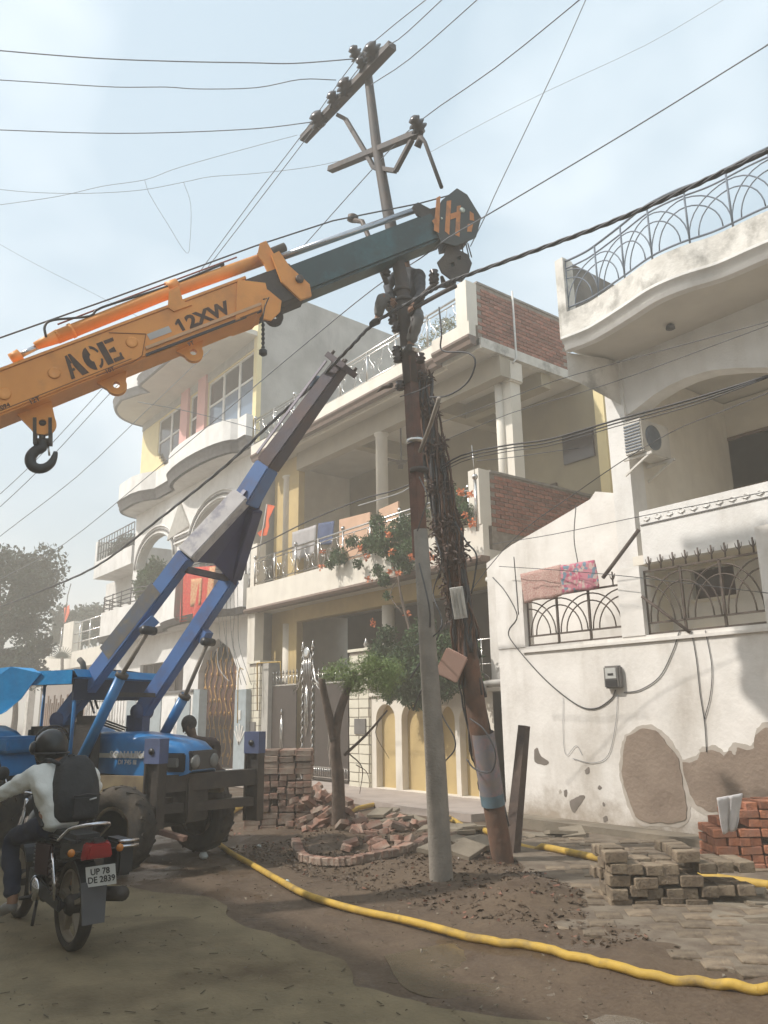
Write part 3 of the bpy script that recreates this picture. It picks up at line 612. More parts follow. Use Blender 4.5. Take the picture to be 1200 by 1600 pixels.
def tiled_pillar(x0, x1, h, label, y=YG - .05):
    t = root('gate_pillar', label, 'pillar', (x0, y, 0), 'tiled gate pillars')
    MB().box((x0 + .01, y + .01, 0), (x1 - .01, y + .45, h)).build('core', MORTAR, t)
    cells = []; nr = int(h / .19)
    for r in range(nr):
        n = max(1, round((x1 - x0) / .36)); w = (x1 - x0) / n
        for i in range(n):
            xx = x0 + (i + .5) * w + (.0 if r % 2 else 0)
            cells.append((xx, y + .005, .1 + r * .19))
    pieces(t, 'tile', TILE, cells, ((x1 - x0) / n - .012, .03, .178))
    cells = [(x1 - .004, y + .23, .1 + r * .19) for r in range(nr)]
    pieces(t, 'tile', TILE, cells, (.03, .42, .178))
    MB().box((x0 - .03, y - .03, h), (x1 + .03, y + .48, h + .06)).build('cap', TILE, t)
    return t
xt0, xt1 = W(546, 1150, Y=YG - .05).x, W(577, 1150, Y=YG - .05).x
tp = tiled_pillar(xt0, xt1, W(560, 1018, Y=YG - .05).z, 'ivory tiled gate pillar with small grey letter plate beside the arched niches')
q = W(563, 1135, Y=YG - .07); MB().box((q.x - .2, YG - .09, q.z - .16), (q.x + .2, YG - .066, q.z + .16)).build('name_plate', mat('grey_slate', (.16, .15, .14)), tp)
MB().lathe([(.05, 0), (.03, .05), (.06, .1), (.02, .2), (0, .26)], ((xt0 + xt1) / 2, YG + .15, W(560, 1018, Y=YG - .05).z + .06), (0, 0, 1), 10).build('finial', STEEL, tp)
xu0, xu1 = W(387, 1120, Y=YG - .05).x, W(405, 1120, Y=YG - .05).x
tp = tiled_pillar(xu0, xu1, W(395, 1037, Y=YG - .05).z, 'ivory tiled pillar at the left end behind the brick stack')
q = W(394, 1138, Y=YG - .07); MB().box((q.x - .17, YG - .09, q.z - .16), (q.x + .17, YG - .066, q.z + .16)).build('name_plate', MATS['grey_slate'], tp)
MB().box((xu1 + .01, YG, 0), (W(418, 1120, Y=YG).x, YG + .4, W(410, 1037, Y=YG).z)).build('pier', mat('pale_grey_paint', (.42, .40, .36)), tp)
k = MB(); g0, g1, gz = W(402, 1110, Y=YG - .15), W(447, 1040, Y=YG - .15), 0
k.tube([(W(402, 1110, Y=YG - .15)), W(402, 1036, Y=YG - .15), W(438, 1034, Y=YG - .15), W(440, 1060, Y=YG - .15)], .018, 6); k.build('gas_pipe', PIPEY, tp)
# double gate
YGT = YG + .12
gt = root('metal_gate', 'tall dark metal gate with silver twisted bars and spear finials', 'gate', (-17, YGT, 0))
x0, x1 = W(420, 1150, Y=YGT).x, W(463, 1150, Y=YGT).x; zt1 = W(440, 1072, Y=YGT).z
def leaf(x0, x1, zt, sym):
    lf = MB().box((x0 + .03, YGT, .14), (x1 - .03, YGT + .03, zt)).build('leaf', DKWOOD, gt)
    k = MB(); n = max(3, int((x1 - x0) / .16))
    for i in range(n + 1):
        x = x0 + (x1 - x0) * i / n; k.tube([(x, YGT, zt), (x, YGT, zt + .28)], .012, 5); k.lathe([(.0, 0), (.03, .03), (.0, .12)], (x, YGT, zt + .28), (0, 0, 1), 6)
    k.bar((x0, YGT, zt + .02), (x1, YGT, zt + .02), .03, .03); k.bar((x0, YGT, zt + .24), (x1, YGT, zt + .24), .02, .02); k.build('spear_row', STEEL, lf)
    k = MB(); k.bar((x0, YGT - .015, .2), (x1, YGT - .015, .2), .02, .025); k.bar((x0, YGT - .015, .42), (x1, YGT - .015, .42), .02, .025)
    for i in range(n * 2): x = x0 + (x1 - x0) * (i + .5) / (n * 2); k.tube([(x, YGT - .02, .2), (x + .02, YGT - .02, .31), (x, YGT - .02, .42)], .01, 4)
    k.build('lower_band', STEEL, lf)
    xm = (x0 + x1) / 2; k = MB(); zc = zt * .45
    k.tube([(xm, YGT - .03, zc - .55), (xm, YGT - .03, zc + .55)], .016, 6)
    for s in (-1, 1): k.tube([(xm, YGT - .03, zc - .5), (xm + s * .07, YGT - .03, zc - .2), (xm + s * .035, YGT - .03, zc), (xm + s * .07, YGT - .03, zc + .2), (xm, YGT - .03, zc + .5)], .012, 5)
    k.lathe([(.0, 0), (.05, .04), (0, .18)], (xm, YGT - .03, zc + .55), (0, 0, 1), 6); k.build('ornament', STEEL, lf)
leaf(x0, x1, zt1, 1)
xa_, xb_ = W(472, 1150, Y=YGT).x, W(488, 1150, Y=YGT).x
zc_ = W(480, 1015, Y=YGT).z
tw = MB().box((xa_ + .06, YGT, .1), (xb_ - .06, YGT + .04, zc_)).build('centre_panel', DKWOOD, gt)
for x in (xa_, xb_):
    k = MB(); k.tube([(x + .018 * math.cos(i * 1.1), YGT - .01 + .018 * math.sin(i * 1.1), .1 + (zc_ - .1) * i / 90) for i in range(91)], .022, 5); k.lathe([(0.03, 0), (.05, .04), (0, .25)], (x, YGT, zc_), (0, 0, 1), 8); k.build('twisted_bar', STEEL, gt)
for i in range(5):
    x = xa_ + (xb_ - xa_) * (i + 1) / 6; MB().tube([(x, YGT - .03, zc_ - 1.0), (x, YGT - .03, zc_ - .1)], .010, 5).build('bar', STEEL, gt)
MB().lathe([(.14, 0), (.15, .02), (.10, .035), (.0, .03)], ((xa_ + xb_) / 2, YGT - .03, zc_ - .08), (0, -1, 0), 20).build('medallion', STEEL, gt)
k = MB(); xm = (xa_ + xb_) / 2; k.tube([(xm, YGT - .03, 1.1), (xm, YGT - .03, 2.3)], .016, 6)
for s in (-1, 1): k.tube([(xm, YGT - .03, 1.15), (xm + s * .08, YGT - .03, 1.4), (xm + s * .04, YGT - .03, 1.7), (xm + s * .08, YGT - .03, 2.0), (xm, YGT - .03, 2.3)], .014, 5)
k.build('ornament', STEEL, gt)
for s, x in ((-1, xa_), (1, xb_)):
    k = MB(); k.tube([(x, YGT, zc_ - .3), (x + s * .12, YGT, zc_ - .75), (x + s * .42, YGT, zc_ - .95)], .03, 6); k.tube([(x + s * .02, YGT, zc_ - .5), (x + s * .2, YGT, zc_ - .9), (x + s * .42, YGT, zc_ - 1.05)], .016, 6); k.build('swan_neck', STEEL, gt)
x0, x1 = W(490, 1150, Y=YGT).x, W(545, 1150, Y=YGT).x
leaf(x0 + .02, x1, W(515, 1068, Y=YGT).z, -1)
# railing above the niche wall
k = root('wall_railing', 'thin steel railing standing on top of the niche wall', 'railing', (-10, YG + .1, zt)); yy = YG + .08
for z in (zt + .12, zt + .5, zt + .95): MB().tube([(xn0 + .2, yy, z), (-9.0, yy, z)], .014, 6).build('rail', STEEL, k)
for i in range(16):
    x = xn0 + .3 + i * (abs(xn0 + 9.0) - .3) / 15; MB().tube([(x, yy, zt + .07), (x, yy, zt + .95)], .014, 6).build('post', STEEL, k)
    if i < 15: MB().tube([(x + .05 + .12 * math.sin(j * .5), yy, zt + .15 + j * .028) for j in range(12)], .008, 4).build('scroll', STEEL, k)
t = MB(); p0 = W(755, 1068, Y=10.0); t.tube([p0 + Vector((.9, .2, 0)), p0 + Vector((.08, .1, 0)), p0, p0 - Vector((0, 0, .2))], .065, 10); tag(t.build('drain_pipe', mat('grey_pvc', (.45, .43, .4))), 'thick grey drain pipe elbow where the two houses meet', 'pipe')
# ================================================================== HOUSE 3 (left, three storeys, white, arches)
h3 = root('three_storey_house', 'tall white three storey house with arches and pink and yellow top floor', 'house', (-26, 10.6, 0))
Y3 = 10.6; C0 = -31.6; C1 = -19.95
def bulges(y, a=.55, x0=C0 - .3, x1=C1 + .0):
    """ground plan of the curved balconies: round left end, straight middle, round bay at the right"""
    P_ = []
    for i in range(13): t = PI / 2 * i / 12; P_.append((x0 + 1.1 - 1.1 * math.cos(t), y + .8 - (.8 + a) * math.sin(t)))
    P_ += [(-28.2, y - a), (-27.6, y - a * .8), (-27.0, y - a * .25), (-25.6, y - a * .25), (-25.5, y - a * .4)]
    for i in range(1, 12): t = PI * i / 12; P_.append((-23.0 - 2.4 * math.cos(t), y - a * .4 - a * .75 * math.sin(t)))
    P_ += [(-20.5, y - a * .3), (x1, y - a * .3)]
    return P_
def roofplan(y, a=.75):
    c = curve_pts([(-29.75, 11.4, 0), (-29.7, 10.4, 0), (-29.3, 9.65, 0), (-28.5, 9.15, 0), (-27.5, 9.0, 0)], 5)
    return [(p.x, p.y) for p in c] + [(-26.5, 9.35), (-26.2, 9.55), (-25.9, 9.1), (-25.6, 9.04), (C1, 9.10)]
XU = -30.5
def band(name, y, a, z0, z1, mt, out=0.0, th=.14, prof=None):
    b = MB(); b.ribbon(bulges(y, a, XU if max(z1, (prof or [(0, 0)])[0][1]) > 8 else C0 - .3), prof or [(-th, z0), (out, z0), (out, z1), (-th, z1)]); return b.build(name, mt, h3)
def bslab(name, y, a, z0, z1, mt, back=12.5):
    P_ = bulges(y, a, XU if z1 > 8 else C0 - .3); b = MB(); b.slabZ(P_ + [(C1 - .02, back), (P_[0][0] + .3, back)], z0, z1); return b.build(name, mt, h3)
# ground floor walls
Z1 = 4.55
zw0 = W(250, 1095, Y=Y3 + .3).z; zw1 = W(250, 1035, Y=Y3 + .3).z
gx0, gx1 = W(218, 1060, Y=Y3 + .3).x, W(286, 1060, Y=Y3 + .3).x
dx0, dx1 = W(308, 1100, Y=Y3 + .3).x, W(368, 1100, Y=Y3 + .3).x; dzs = W(310, 1050, Y=Y3 + .3).z
pointed = [(dx0, .1), (dx0, dzs), (dx0 + .5, dzs + .6), ((dx0 + dx1) / 2, dzs + .95), (dx1 - .5, dzs + .6), (dx1, dzs), (dx1, .1)]
b = MB(); b.wallY([(C0 + .3, 0), (C1, 0), (C1, Z1), (C0 + .3, Z1)], [[(gx0, zw0), (gx1, zw0), (gx1, zw1), (gx0, zw1)], pointed], Y3 + .3, Y3 + .6); b.build('ground_wall', WHITE, h3)
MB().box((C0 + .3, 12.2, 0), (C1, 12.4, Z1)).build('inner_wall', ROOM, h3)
wn = MB().box((gx0, Y3 + .5, zw0), (gx1, Y3 + .53, zw1)).build('window', DGLASS, h3)
k = MB(); [k.box((gx0 + (gx1 - gx0) * i / 4 - .03, Y3 + .42, zw0), (gx0 + (gx1 - gx0) * i / 4 + .03, Y3 + .5, zw1)) for i in range(5)]; k.build('frame', BRNM, wn)
# golden door grille
dg = MB().box((dx0 + .02, Y3 + .5, .12), (dx1 - .02, Y3 + .54, dzs + .25)).build('door', mat('dark_red_wood', (.10, .035, .02), (.07, .025, .015), 4, .5), h3)
for j in range(7):
    x = dx0 + .25 + (dx1 - dx0 - .5) * j / 6; k = MB(); k.tube([(x + .09 * math.sin(i * .8 + j), Y3 + .47, .2 + (dzs + .5) * i / 30) for i in range(31)], .022, 5)
    for i in range(8): k.lathe([(0, 0), (.05, .04), (0, .16)], (x + .08 * math.sin(i * 2 + j), Y3 + .46, .4 + i * (dzs + .2) / 8), (0, 0, 1), 5)
    k.build('grille_bar', GOLD, dg)
# first-floor balcony
bslab('balcony_slab', Y3, .55, Z1 - .16, Z1, WHITE)
band('moulding', Y3, .55, 0, 0, DTRIM, prof=[(-.14, Z1 - .16), (.02, Z1 - .16), (.10, Z1 - .06), (.04, Z1 - .05), (.10, Z1 + .03), (-.14, Z1 + .03)])
band('parapet', Y3, .55, Z1 + .03, Z1 + .98, WHITE, out=.02)
# balcony railing (dark, horizontal flats)
rb = root('balcony_railing', 'black iron railing above the curved white first floor balcony', 'railing', (-27, 10.2, Z1 + .98))
P_ = [Vector((x, y + .05, 0)) for x, y in bulges(Y3, .55)]
for z in (.12, .28, .44, .60): MB().tube([(p.x, p.y, Z1 + .98 + z) for p in P_], .022, 5).build('rail', BLKM, rb)
Lr = sum((b_ - a).length for a, b_ in zip(P_, P_[1:]))
for i in range(15):
    p, _ = along(P_, Lr * i / 14); MB().tube([(p.x, p.y, Z1 + .97), (p.x, p.y, Z1 + 1.62)], .025, 5).build('post', BLKM, rb)
# second level wall with two arches
Z2 = W(300, 800, Y=Y3).z; z2b = Z1
a1 = (W(214, 900, Y=Y3 + .2).x, W(268, 900, Y=Y3 + .2).x); s1 = W(214, 890, Y=Y3 + .2).z
a2 = (W(300, 850, Y=Y3 + .2).x, W(378, 850, Y=Y3 + .2).x); s2 = W(300, 850, Y=Y3 + .2).z
zwav = W(250, 760, Y=Y3 - .3).z
print('H3 a1', a1, s1, 'a2', a2, s2, 'Z2', Z2, 'zwav', zwav)
A1 = arch(a1[0], a1[1], z2b + .05, s1, W(240, 838, Y=Y3 + .2).z - s1); A2 = arch(a2[0], a2[1], z2b + .05, s2, W(335, 785, Y=Y3 + .2).z - s2)
zc3 = 9.35
b = MB(); b.wallY([(-29.9, z2b), (C1, z2b), (C1, zc3), (-29.9, zc3)], [A1, A2], Y3 + .2, Y3 + .5); b.build('arch_wall', WHITE, h3)
for a_, s_, top in ((a1, s1, W(240, 838, Y=Y3 + .2).z), (a2, s2, W(335, 785, Y=Y3 + .2).z)):
    for q in range(3):
        n = 14; c = (a_[0] + a_[1]) / 2; r = (a_[1] - a_[0]) / 2 + .06 + q * .13; rz = top - s_ + .06 + q * .13
        MB().tube([(c - r * math.cos(PI * i / n), Y3 + .17, s_ + rz * math.sin(PI * i / n)) for i in range(n + 1)], .035, 5).build('arch_moulding', WHITE if q != 1 else DTRIM, h3)
for q in range(3):
    z = W(285, 845, Y=Y3 + .1).z + q * .13; MB().box((a1[1] + .2, Y3 + .12, z), (a2[0] - .1, Y3 + .2, z + .06)).build('string_moulding', WHITE if q != 1 else DTRIM, h3)
tri = [W(x, y, Y=Y3 + .16) for x, y in ((262, 845), (282, 785), (296, 822))]
MB().wallY([(p.x, p.z) for p in tri], [], Y3 + .12, Y3 + .2).build('triangle_relief', mat('pale_grey_paint', (.42, .40, .36)), h3)
MB().box((-29.9, 12.4, z2b), (C1, 12.6, zc3)).build('inner_wall', mat('dim_mauve_paint', (.30, .25, .22), (.25, .21, .19)), h3)
MB().box((-29.88, 11.1, zc3 - .2), (C1, 12.5, zc3)).build('ceiling', CEILW, h3)
for px_, py_ in ((222, 920), (365, 860)): x = W(px_, py_, Y=11.3).x; MB().lathe([(.13, Z1), (.13, 8.6)], (x, 11.3, 0), (0, 0, 1), 12).build('column', mat('blue_grey_paint', (.33, .38, .40)), h3)
# wavy band between the floors
bslab('floor_slab', Y3, .60, zc3, zc3 + .2, WHITE)
band('moulding', Y3, .60, 0, 0, DTRIM, prof=[(-.12, zc3 + .0), (.0, zc3 + .0), (.05, zc3 + .10), (.0, zc3 + .11), (.10, zc3 + .26), (.03, zc3 + .27), (.13, zc3 + .36), (-.12, zc3 + .36)])
band('parapet', Y3, .60, zc3 + .36, zc3 + 1.05, WHITE, out=.08)
# top floor
zt0 = zc3 + .2; zt1 = W(405, 520, Y=Y3 + .1).z; zt1 = 13.35
yt = Y3 + .1
def wrect(x0, y0, x1, y1):   # window rectangle on the top floor wall by its corners
    return W(x0, y0, Y=yt).x, W(x1, y1, Y=yt).x
wins = []
wa = (W(246, 700, Y=yt).x, W(285, 700, Y=yt).x, W(246, 724, Y=yt).z - .55, W(246, 660, Y=yt).z)
wb = (W(297, 650, Y=yt).x, W(311, 650, Y=yt).x, W(297, 710, Y=yt).z, W(297, 625, Y=yt).z)
wc = (W(324, 650, Y=yt).x, W(397, 650, Y=yt).x, W(324, 692, Y=yt).z, W(324, 630, Y=yt).z)
print('wins', wa, wb, wc)
ztp = max(wa[3], wb[3], wc[3]); wa = (*wa[:3], ztp); wb = (*wb[:3], ztp); wc = (*wc[:3], ztp); zlow = min(wb[2], wc[2])
hb = [hole(w) for w in (wa, wb, wc)]
MB().wallY([(-29.55, zt0), (C1, zt0), (C1, zt1 + 1.2), (-29.55, zt1 + 1.2)], hb, yt, yt + .25).build('top_wall', PALEY, h3)
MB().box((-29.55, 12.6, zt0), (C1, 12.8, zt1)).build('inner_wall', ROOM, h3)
for (u0, u1, v0, v1), nc, g_ in ((wa, 2, 0), (wb, 1, 0), (wc, 3, 1)):
    vm = v0 + (v1 - v0) * .58
    for i in range(nc):
        c0_, c1_ = u0 + (u1 - u0) * i / nc, u0 + (u1 - u0) * (i + 1) / nc
        wq = MB(); [wq.box((c0_ + a, yt + .04, v0 + .0), (c0_ + a + .07, yt + .11, v1)) for a in (0, c1_ - c0_ - .07)]; [wq.box((c0_ + .07, yt + .04, z), (c1_ - .07, yt + .11, z + .07)) for z in (v0, vm, v1 - .07)]
        wo = wq.build('window', FRAMEW, h3)
        MB().box((c0_ + .07, yt + .07, v0 + .07), (c1_ - .07, yt + .08, vm)).build('pane', GLASS if g_ else DGLASS, wo)
        MB().box((c0_ + .07, yt + .07, vm + .07), (c1_ - .07, yt + .08, v1 - .07)).build('pane', DGLASS, wo)
for a, c in ((285, 296), (311, 323)):
    MB().box((W(a, 660, Y=yt).x, yt - .10, zt0 + .2), (W(c, 660, Y=yt).x, yt + .1, zt1 + .8)).build('pilaster', PINK, h3)
for i in range(6): MB().box((wa[0] + i * .17, yt - .04, wa[2] - .02), (wa[0] + (i + 1) * .17, yt + .03, wa[2] + .95 - i * .16)).build('stepped_relief', PALEY, h3)
MB().box((W(398, 600, Y=yt).x, yt - .06, zt0), (C1 + .02, yt + .1, zt1 + 1)).build('corner_strip', PALEY, h3)
# roof overhang, grey moulded edge, parapet
zro = W(205, 640, Y=Y3 - .5).z; zro = max(ztp + .35, 12.9); print('zro', zro, ztp)
MB().slabZ(roofplan(Y3 - .1) + [(C1 - .02, 13.5), (-29.7, 13.5)], zro, zro + .16).build('roof_slab', CEILW, h3)
b = MB(); b.ribbon(roofplan(Y3 - .1), [(-.1, zro - .02), (.0, zro - .02), (.05, zro + .12), (.0, zro + .13), (.08, zro + .28), (-.1, zro + .28)]); b.build('cornice', DTRIM, h3)
MB().ribbon(roofplan(Y3 - .1), [(-.14, zro + .28), (.03, zro + .28), (.03, zro + .9), (-.14, zro + .9)]).build('roof_parapet', WHITE, h3)
MB().box((-29.55, yt - .03, ztp + .05), (C1, yt + .02, zro)).build('lintel', mat('pale_grey_paint', (.42, .40, .36)), h3)
# grey side wall over the neighbour's roof
gp = [(W(x, y, X=C1 + .02).y, W(x, y, X=C1 + .02).z) for x, y in ((470, 468), (540, 497), (612, 523))]
print('grey side', gp)
sl_ = (gp[2][1] - gp[0][1]) / (gp[2][0] - gp[0][0]); zz = lambda y: gp[0][1] + sl_ * (y - gp[0][0])
MB().wallX([(yt, 0), (22, 0), (22, zz(22)), (gp[0][0], gp[0][1]), (yt, zz(yt))], [], C1 - .2, C1 + .012).build('side_wall', GREYC, h3)
# left annex with its own balcony
an = root('annex', 'white balcony wing with railing and potted plants left of the tall house', 'house', (-33, 10.5, 0))
ya = 11.2; q0_, q1_ = W(146, 900, Y=ya).x, C0 + .29
z_a0, z_a1 = W(146, 905, Y=ya).z, W(146, 880, Y=ya).z
MB().box((q0_, ya, z_a0), (q1_, 14, z_a1)).build('slab', WHITE, an); MB().box((q0_, ya, z_a1), (q0_ + .25, 14, z_a1 + .95)).build('end_wall', WHITE, an)
MB().box((W(165, 930, Y=12.2).x, 12.2, 0), (q1_, 14, z_a0)).build('wall', WHITE, an)
for i in range(14): x = q0_ + .3 + (q1_ - q0_ - .3) * i / 13; MB().tube([(x, ya + .05, z_a1), (x, ya + .05, z_a1 + 1.0)], .02, 4).build('post', BLKM, an)
for z in (.35, .7, 1.0): MB().tube([(q0_ + .2, ya + .05, z_a1 + z), (q1_, ya + .05, z_a1 + z)], .025, 5).build('rail', BLKM, an)
# low white front wall with panels and slim posts in front of house 3
fz = root('front_wall', 'white panelled front wall with thin bars left of the golden door', 'wall', (-24, 10.0, 0))
yv = 10.15; v0, v1 = W(196, 1120, Y=yv).x, W(300, 1120, Y=yv).x; hz_ = W(250, 1085, Y=yv).z
MB().box((v0, yv, 0), (v1, yv + .2, hz_)).build('wall', WHITE, fz)
for i in range(5): x = v0 + (v1 - v0) * (i + .1) / 5; MB().box((x, yv - .03, .2), (x + (v1 - v0) / 5 * .78, yv, hz_ - .15)).build('panel', WHITE if i % 2 else mat('blue_grey_paint', (.33, .38, .40)), fz)
MB().box((v0 - .02, yv - .06, hz_), (v1 + .02, yv + .24, hz_ + .08)).build('coping', DTRIM, fz)
for a, c in ((300, 310), (366, 384)): MB().box((W(a, 1120, Y=yv).x, yv, 0), (W(c, 1120, Y=yv).x, yv + .25, W(a, 1078, Y=yv).z)).build('pier', MATS['blue_grey_paint'], fz)
v2 = W(130, 1120, Y=yv).x
for i in range(16): x = v2 + (v0 - v2) * i / 16; MB().tube([(x, yv + .1, 0), (x, yv + .1, hz_)], .03, 4).build('bar', WHITE, fz)
for z in (.5, hz_ - .1): MB().tube([(v2, yv + .1, z), (v0, yv + .1, z)], .03, 5).build('rail', BLKM, fz)
q = W(374, 1117, Y=yv); MB().box((q.x - .1, yv - .02, q.z - .12), (q.x + .1, yv, q.z + .12)).build('switch_plate', FRAMEW, fz)
for px_, py_ in ((277, 1145), (374, 1148)):
    q = W(px_, py_, Y=yv); k = MB()
    for s in (-1.2, -.6, 0, .6, 1.2): k.add([(q.x + .3 * math.sin(s) - .03, yv - .015, q.z + .28 * math.cos(s)), (q.x + .3 * math.sin(s) + .05, yv - .015, q.z + .28 * math.cos(s)), (q.x + .02, yv - .015, q.z - .25), (q.x - .02, yv - .015, q.z - .25)], [(0, 1, 2, 3)])
    k.build('fan_motif', FRAMEW, fz)
# low far house on the left
h4 = root('low_house', 'low pale house with roof terrace rails at the far left, partly hidden', 'house', (-45, 14, 0))
yf = 13.5; e0_, e1_ = W(52, 1040, Y=yf).x, W(168, 1040, Y=yf).x
zf0, zf1 = W(52, 1075, Y=yf).z, W(120, 1017, Y=yf).z
MB().box((e0_, yf + .6, 0), (e1_, yf + 6, zf1 - .3)).build('wall', mat('dim_mauve_paint', (.30, .25, .22)), h4)
MB().box((e0_, yf, zf1 - .9), (e1_, yf + 6, zf1)).build('parapet', CREAM, h4)
MB().box((W(98, 1000, Y=yf).x, yf, zf1), (W(113, 1000, Y=yf).x, yf + .5, W(100, 975, Y=yf).z)).build('terrace_pier', CREAM, h4)
for z in (.5, 1.0, 1.6): MB().tube([(e0_, yf + .1, zf1 + z), (e1_, yf + .1, zf1 + z)], .04, 5).build('rail', STEEL, h4)
for i in range(9): x = e0_ + (e1_ - e0_) * i / 8; MB().tube([(x, yf + .1, zf1), (x, yf + .1, zf1 + 1.6)], .04, 5).build('post', STEEL, h4)
MB().box((e0_ - .6, yf - .1, 0), (e0_, yf + .3, zf1 + 1.1)).build('corner_pillar', OLDW, h4)
fn = root('slatted_fence', 'brown slatted fence behind the tractor seat', 'fence', (-26, 9, 0)); yq = 9.6
s0_, s1_ = W(64, 1110, Y=yq).x, W(128, 1110, Y=yq).x; zq = W(100, 1085, Y=yq).z
for i in range(20): x = s0_ + (s1_ - s0_) * i / 19; MB().box((x, yq, 0), (x + .13, yq + .03, zq - .15 * (i % 3))).build('slat', mat('brown_board', (.26, .13, .07), (.18, .09, .05), 5), fn)

# ================================================================== helpers for text and foliage, bodies
def text(parent, body, o, u, v, h, mt, name='lettering', off=.0, ext=.003, xs=1.0, align='LEFT'):
    c = bpy.data.curves.new(name, 'FONT'); c.body = body; c.size = h / .70; c.extrude = ext; c.offset = off; c.align_x = align; c.resolution_u = 3
    tmp = bpy.data.objects.new(name, c); me = bpy.data.meshes.new_from_object(tmp); bpy.data.objects.remove(tmp); me.materials.clear(); me.materials.append(mt)
    ob = bpy.data.objects.new(name, me); COL.objects.link(ob); u = Vector(u).normalized(); v = Vector(v).normalized(); n = u.cross(v)
    M = Matrix((u * xs, v, n)).transposed().to_4x4(); M.translation = Vector(o) - ORG[parent.name]
    ob.parent = parent; ob.matrix_local = M; ORG[ob.name] = ORG[parent.name]; return ob
def skinned(name, J, B, mt, parent=None, sub=3):
    """one continuous surface grown round connected joints J {name: (pos, radius)} along bones B"""
    ks = list(J); org = ORG[parent.name] if parent is not None else Vector(J[ks[0]][0]).copy()
    me = bpy.data.meshes.new(name); me.from_pydata([tuple(Vector(J[k][0]) - org) for k in ks], [(ks.index(a), ks.index(b)) for a, b in B], [])
    o = bpy.data.objects.new(name, me); COL.objects.link(o); ORG[o.name] = org
    if parent is not None: o.parent = parent
    else: o.location = org
    md = o.modifiers.new('skin', 'SKIN'); md.use_smooth_shade = True
    for i, k in enumerate(ks):
        sv = me.skin_vertices[0].data[i]; r = J[k][1]; sv.radius = r if isinstance(r, tuple) else (r, r); sv.use_root = (i == 0)
    s2 = o.modifiers.new('sub', 'SUBSURF'); s2.levels = sub; s2.render_levels = sub
    me.materials.append(mt); return o
def leafmat(name, c1, c2, rough=.55):
    m = mat(name, c1, c2, 2.2, rough, lo=.3, hi=.7); b = m.node_tree.nodes['Principled BSDF']
    b.inputs['Specular IOR Level'].default_value = .3; return m
def leaves(name, clumps, n, size, mt, parent, asp=.5, droop=.0, seed=1):
    rnd = random.Random(seed); vs = []; fs = []; org = ORG[parent.name]; tot = sum(c[1] ** 2 for c in clumps)
    for c, r, *sc_ in clumps:
        c = Vector(c); sc_ = sc_[0] if sc_ else (1, 1, 1)
        for _ in range(int(n * r * r / tot)):
            d = Vector([rnd.gauss(0, 1) for _ in range(3)]).normalized() * r * rnd.random() ** .45
            p = c + Vector((d.x * sc_[0], d.y * sc_[1], d.z * sc_[2]))
            a = Vector([rnd.gauss(0, 1) for _ in range(3)]); a.z -= droop; a.normalize(); b = a.cross(Vector([rnd.gauss(0, 1) for _ in range(3)])).normalized()
            s = size * rnd.uniform(.6, 1.3); q = a.cross(b) * s * .12; i = len(vs)
            vs += [tuple(p - org), tuple(p + a * s * .5 + b * s * asp * .5 + q - org), tuple(p + a * s - org), tuple(p + a * s * .5 - b * s * asp * .5 + q - org)]
            fs.append((i, i + 1, i + 2, i + 3))
    me = bpy.data.meshes.new(name); me.from_pydata(vs, [], fs); me.materials.append(mt)
    o = bpy.data.objects.new(name, me); COL.objects.link(o); o.parent = parent; ORG[o.name] = org; o['kind'] = 'stuff'; return o

# ================================================================== THE LEANING POLE PAIR
PO = Vector((-6.13, 5.41, 0)); PN = Vector((0, 1, .03)).normalized()
def PP(x, y, back=0.0): return WPL(x, y, PO + Vector((0, back, 0)), PN)
pole = root('electric_pole', 'leaning concrete electric pole with rusty rail top and iron cross arms', 'electric pole', PO)
k = MB(); k.tube([PP(690, 1384) - Vector((0, 0, .3)), PP(690, 1383), PP(681, 1200), PP(668, 1000), PP(657, 828)], [.118, .115, .103, .088, .075], 16); k.build('concrete_shaft', POLEC, pole)
k = MB(); k.bar(PP(657, 870), PP(640, 560), .125, .11, (0, 1, 0)); k.build('rusty_rail', RUST, pole)
k = MB(); k.tube([PP(642, 600), PP(628, 440), PP(606, 330), PP(588, 225), PP(574, 108), PP(571, 82)], [.085, .080, .072, .065, .055, .05], 12); k.build('steel_tube', POLET, pole)
for q in ((641, 548), (628, 455), (631, 470), (655, 735), (650, 690)):
    c = PP(*q); k = MB(); k.tube([c - Vector((0, 0, .02)), c + Vector((0, 0, .02))], .105, 12); k.build('clamp', STEEL if q[1] in (548, 690) else POLET, pole)
Yt = PP(575, 108).y - .08
def PY(x, y, dy=0): return W(x, y, Y=Yt + dy)
k = MB(); k.bar(PY(474, 218), PY(613, 71), .12, .085); k.build('cross_arm', POLET, pole)
k = MB(); k.bar(PP(516, 265), PP(657, 207), .09, .07); k.build('cross_arm', POLET, pole)
k = MB()
for a, b_ in (((528, 180), (540, 186)), ((540, 186), (574, 243)), ((574, 243), (584, 262)), ((584, 262), (618, 267)), ((618, 267), (644, 218))): k.bar(PP(*a), PP(*b_), .055, .05)
k.build('brace', POLET, pole)
def insulator(x, y, r, dy=-.05, ax=(0.25, -.75, .35)):
    r *= 1.2
    c = PY(x, y, dy); k = MB(); k.lathe([(.02, -.10), (r * .45, -.09), (r * .5, -.05), (r, -.03), (r * .55, .0), (r * .95, .03), (r * .5, .05), (r * .7, .09), (r * .3, .12)], c, ax, 14); return k.build('insulator', INS, pole)
for x, y, r in ((557, 86, .085), (583, 82, .12), (541, 137, .12), (523, 157, .095), (498, 188, .12), (567, 104, .07), (653, 197, .085)): insulator(x, y, r)
k = MB(); k.tube([PP(652, 230), PP(658, 215), PP(664, 222), PP(690, 293)], [.05, .045, .022, .022], 6); k.build('hanging_rod', POLET, pole)
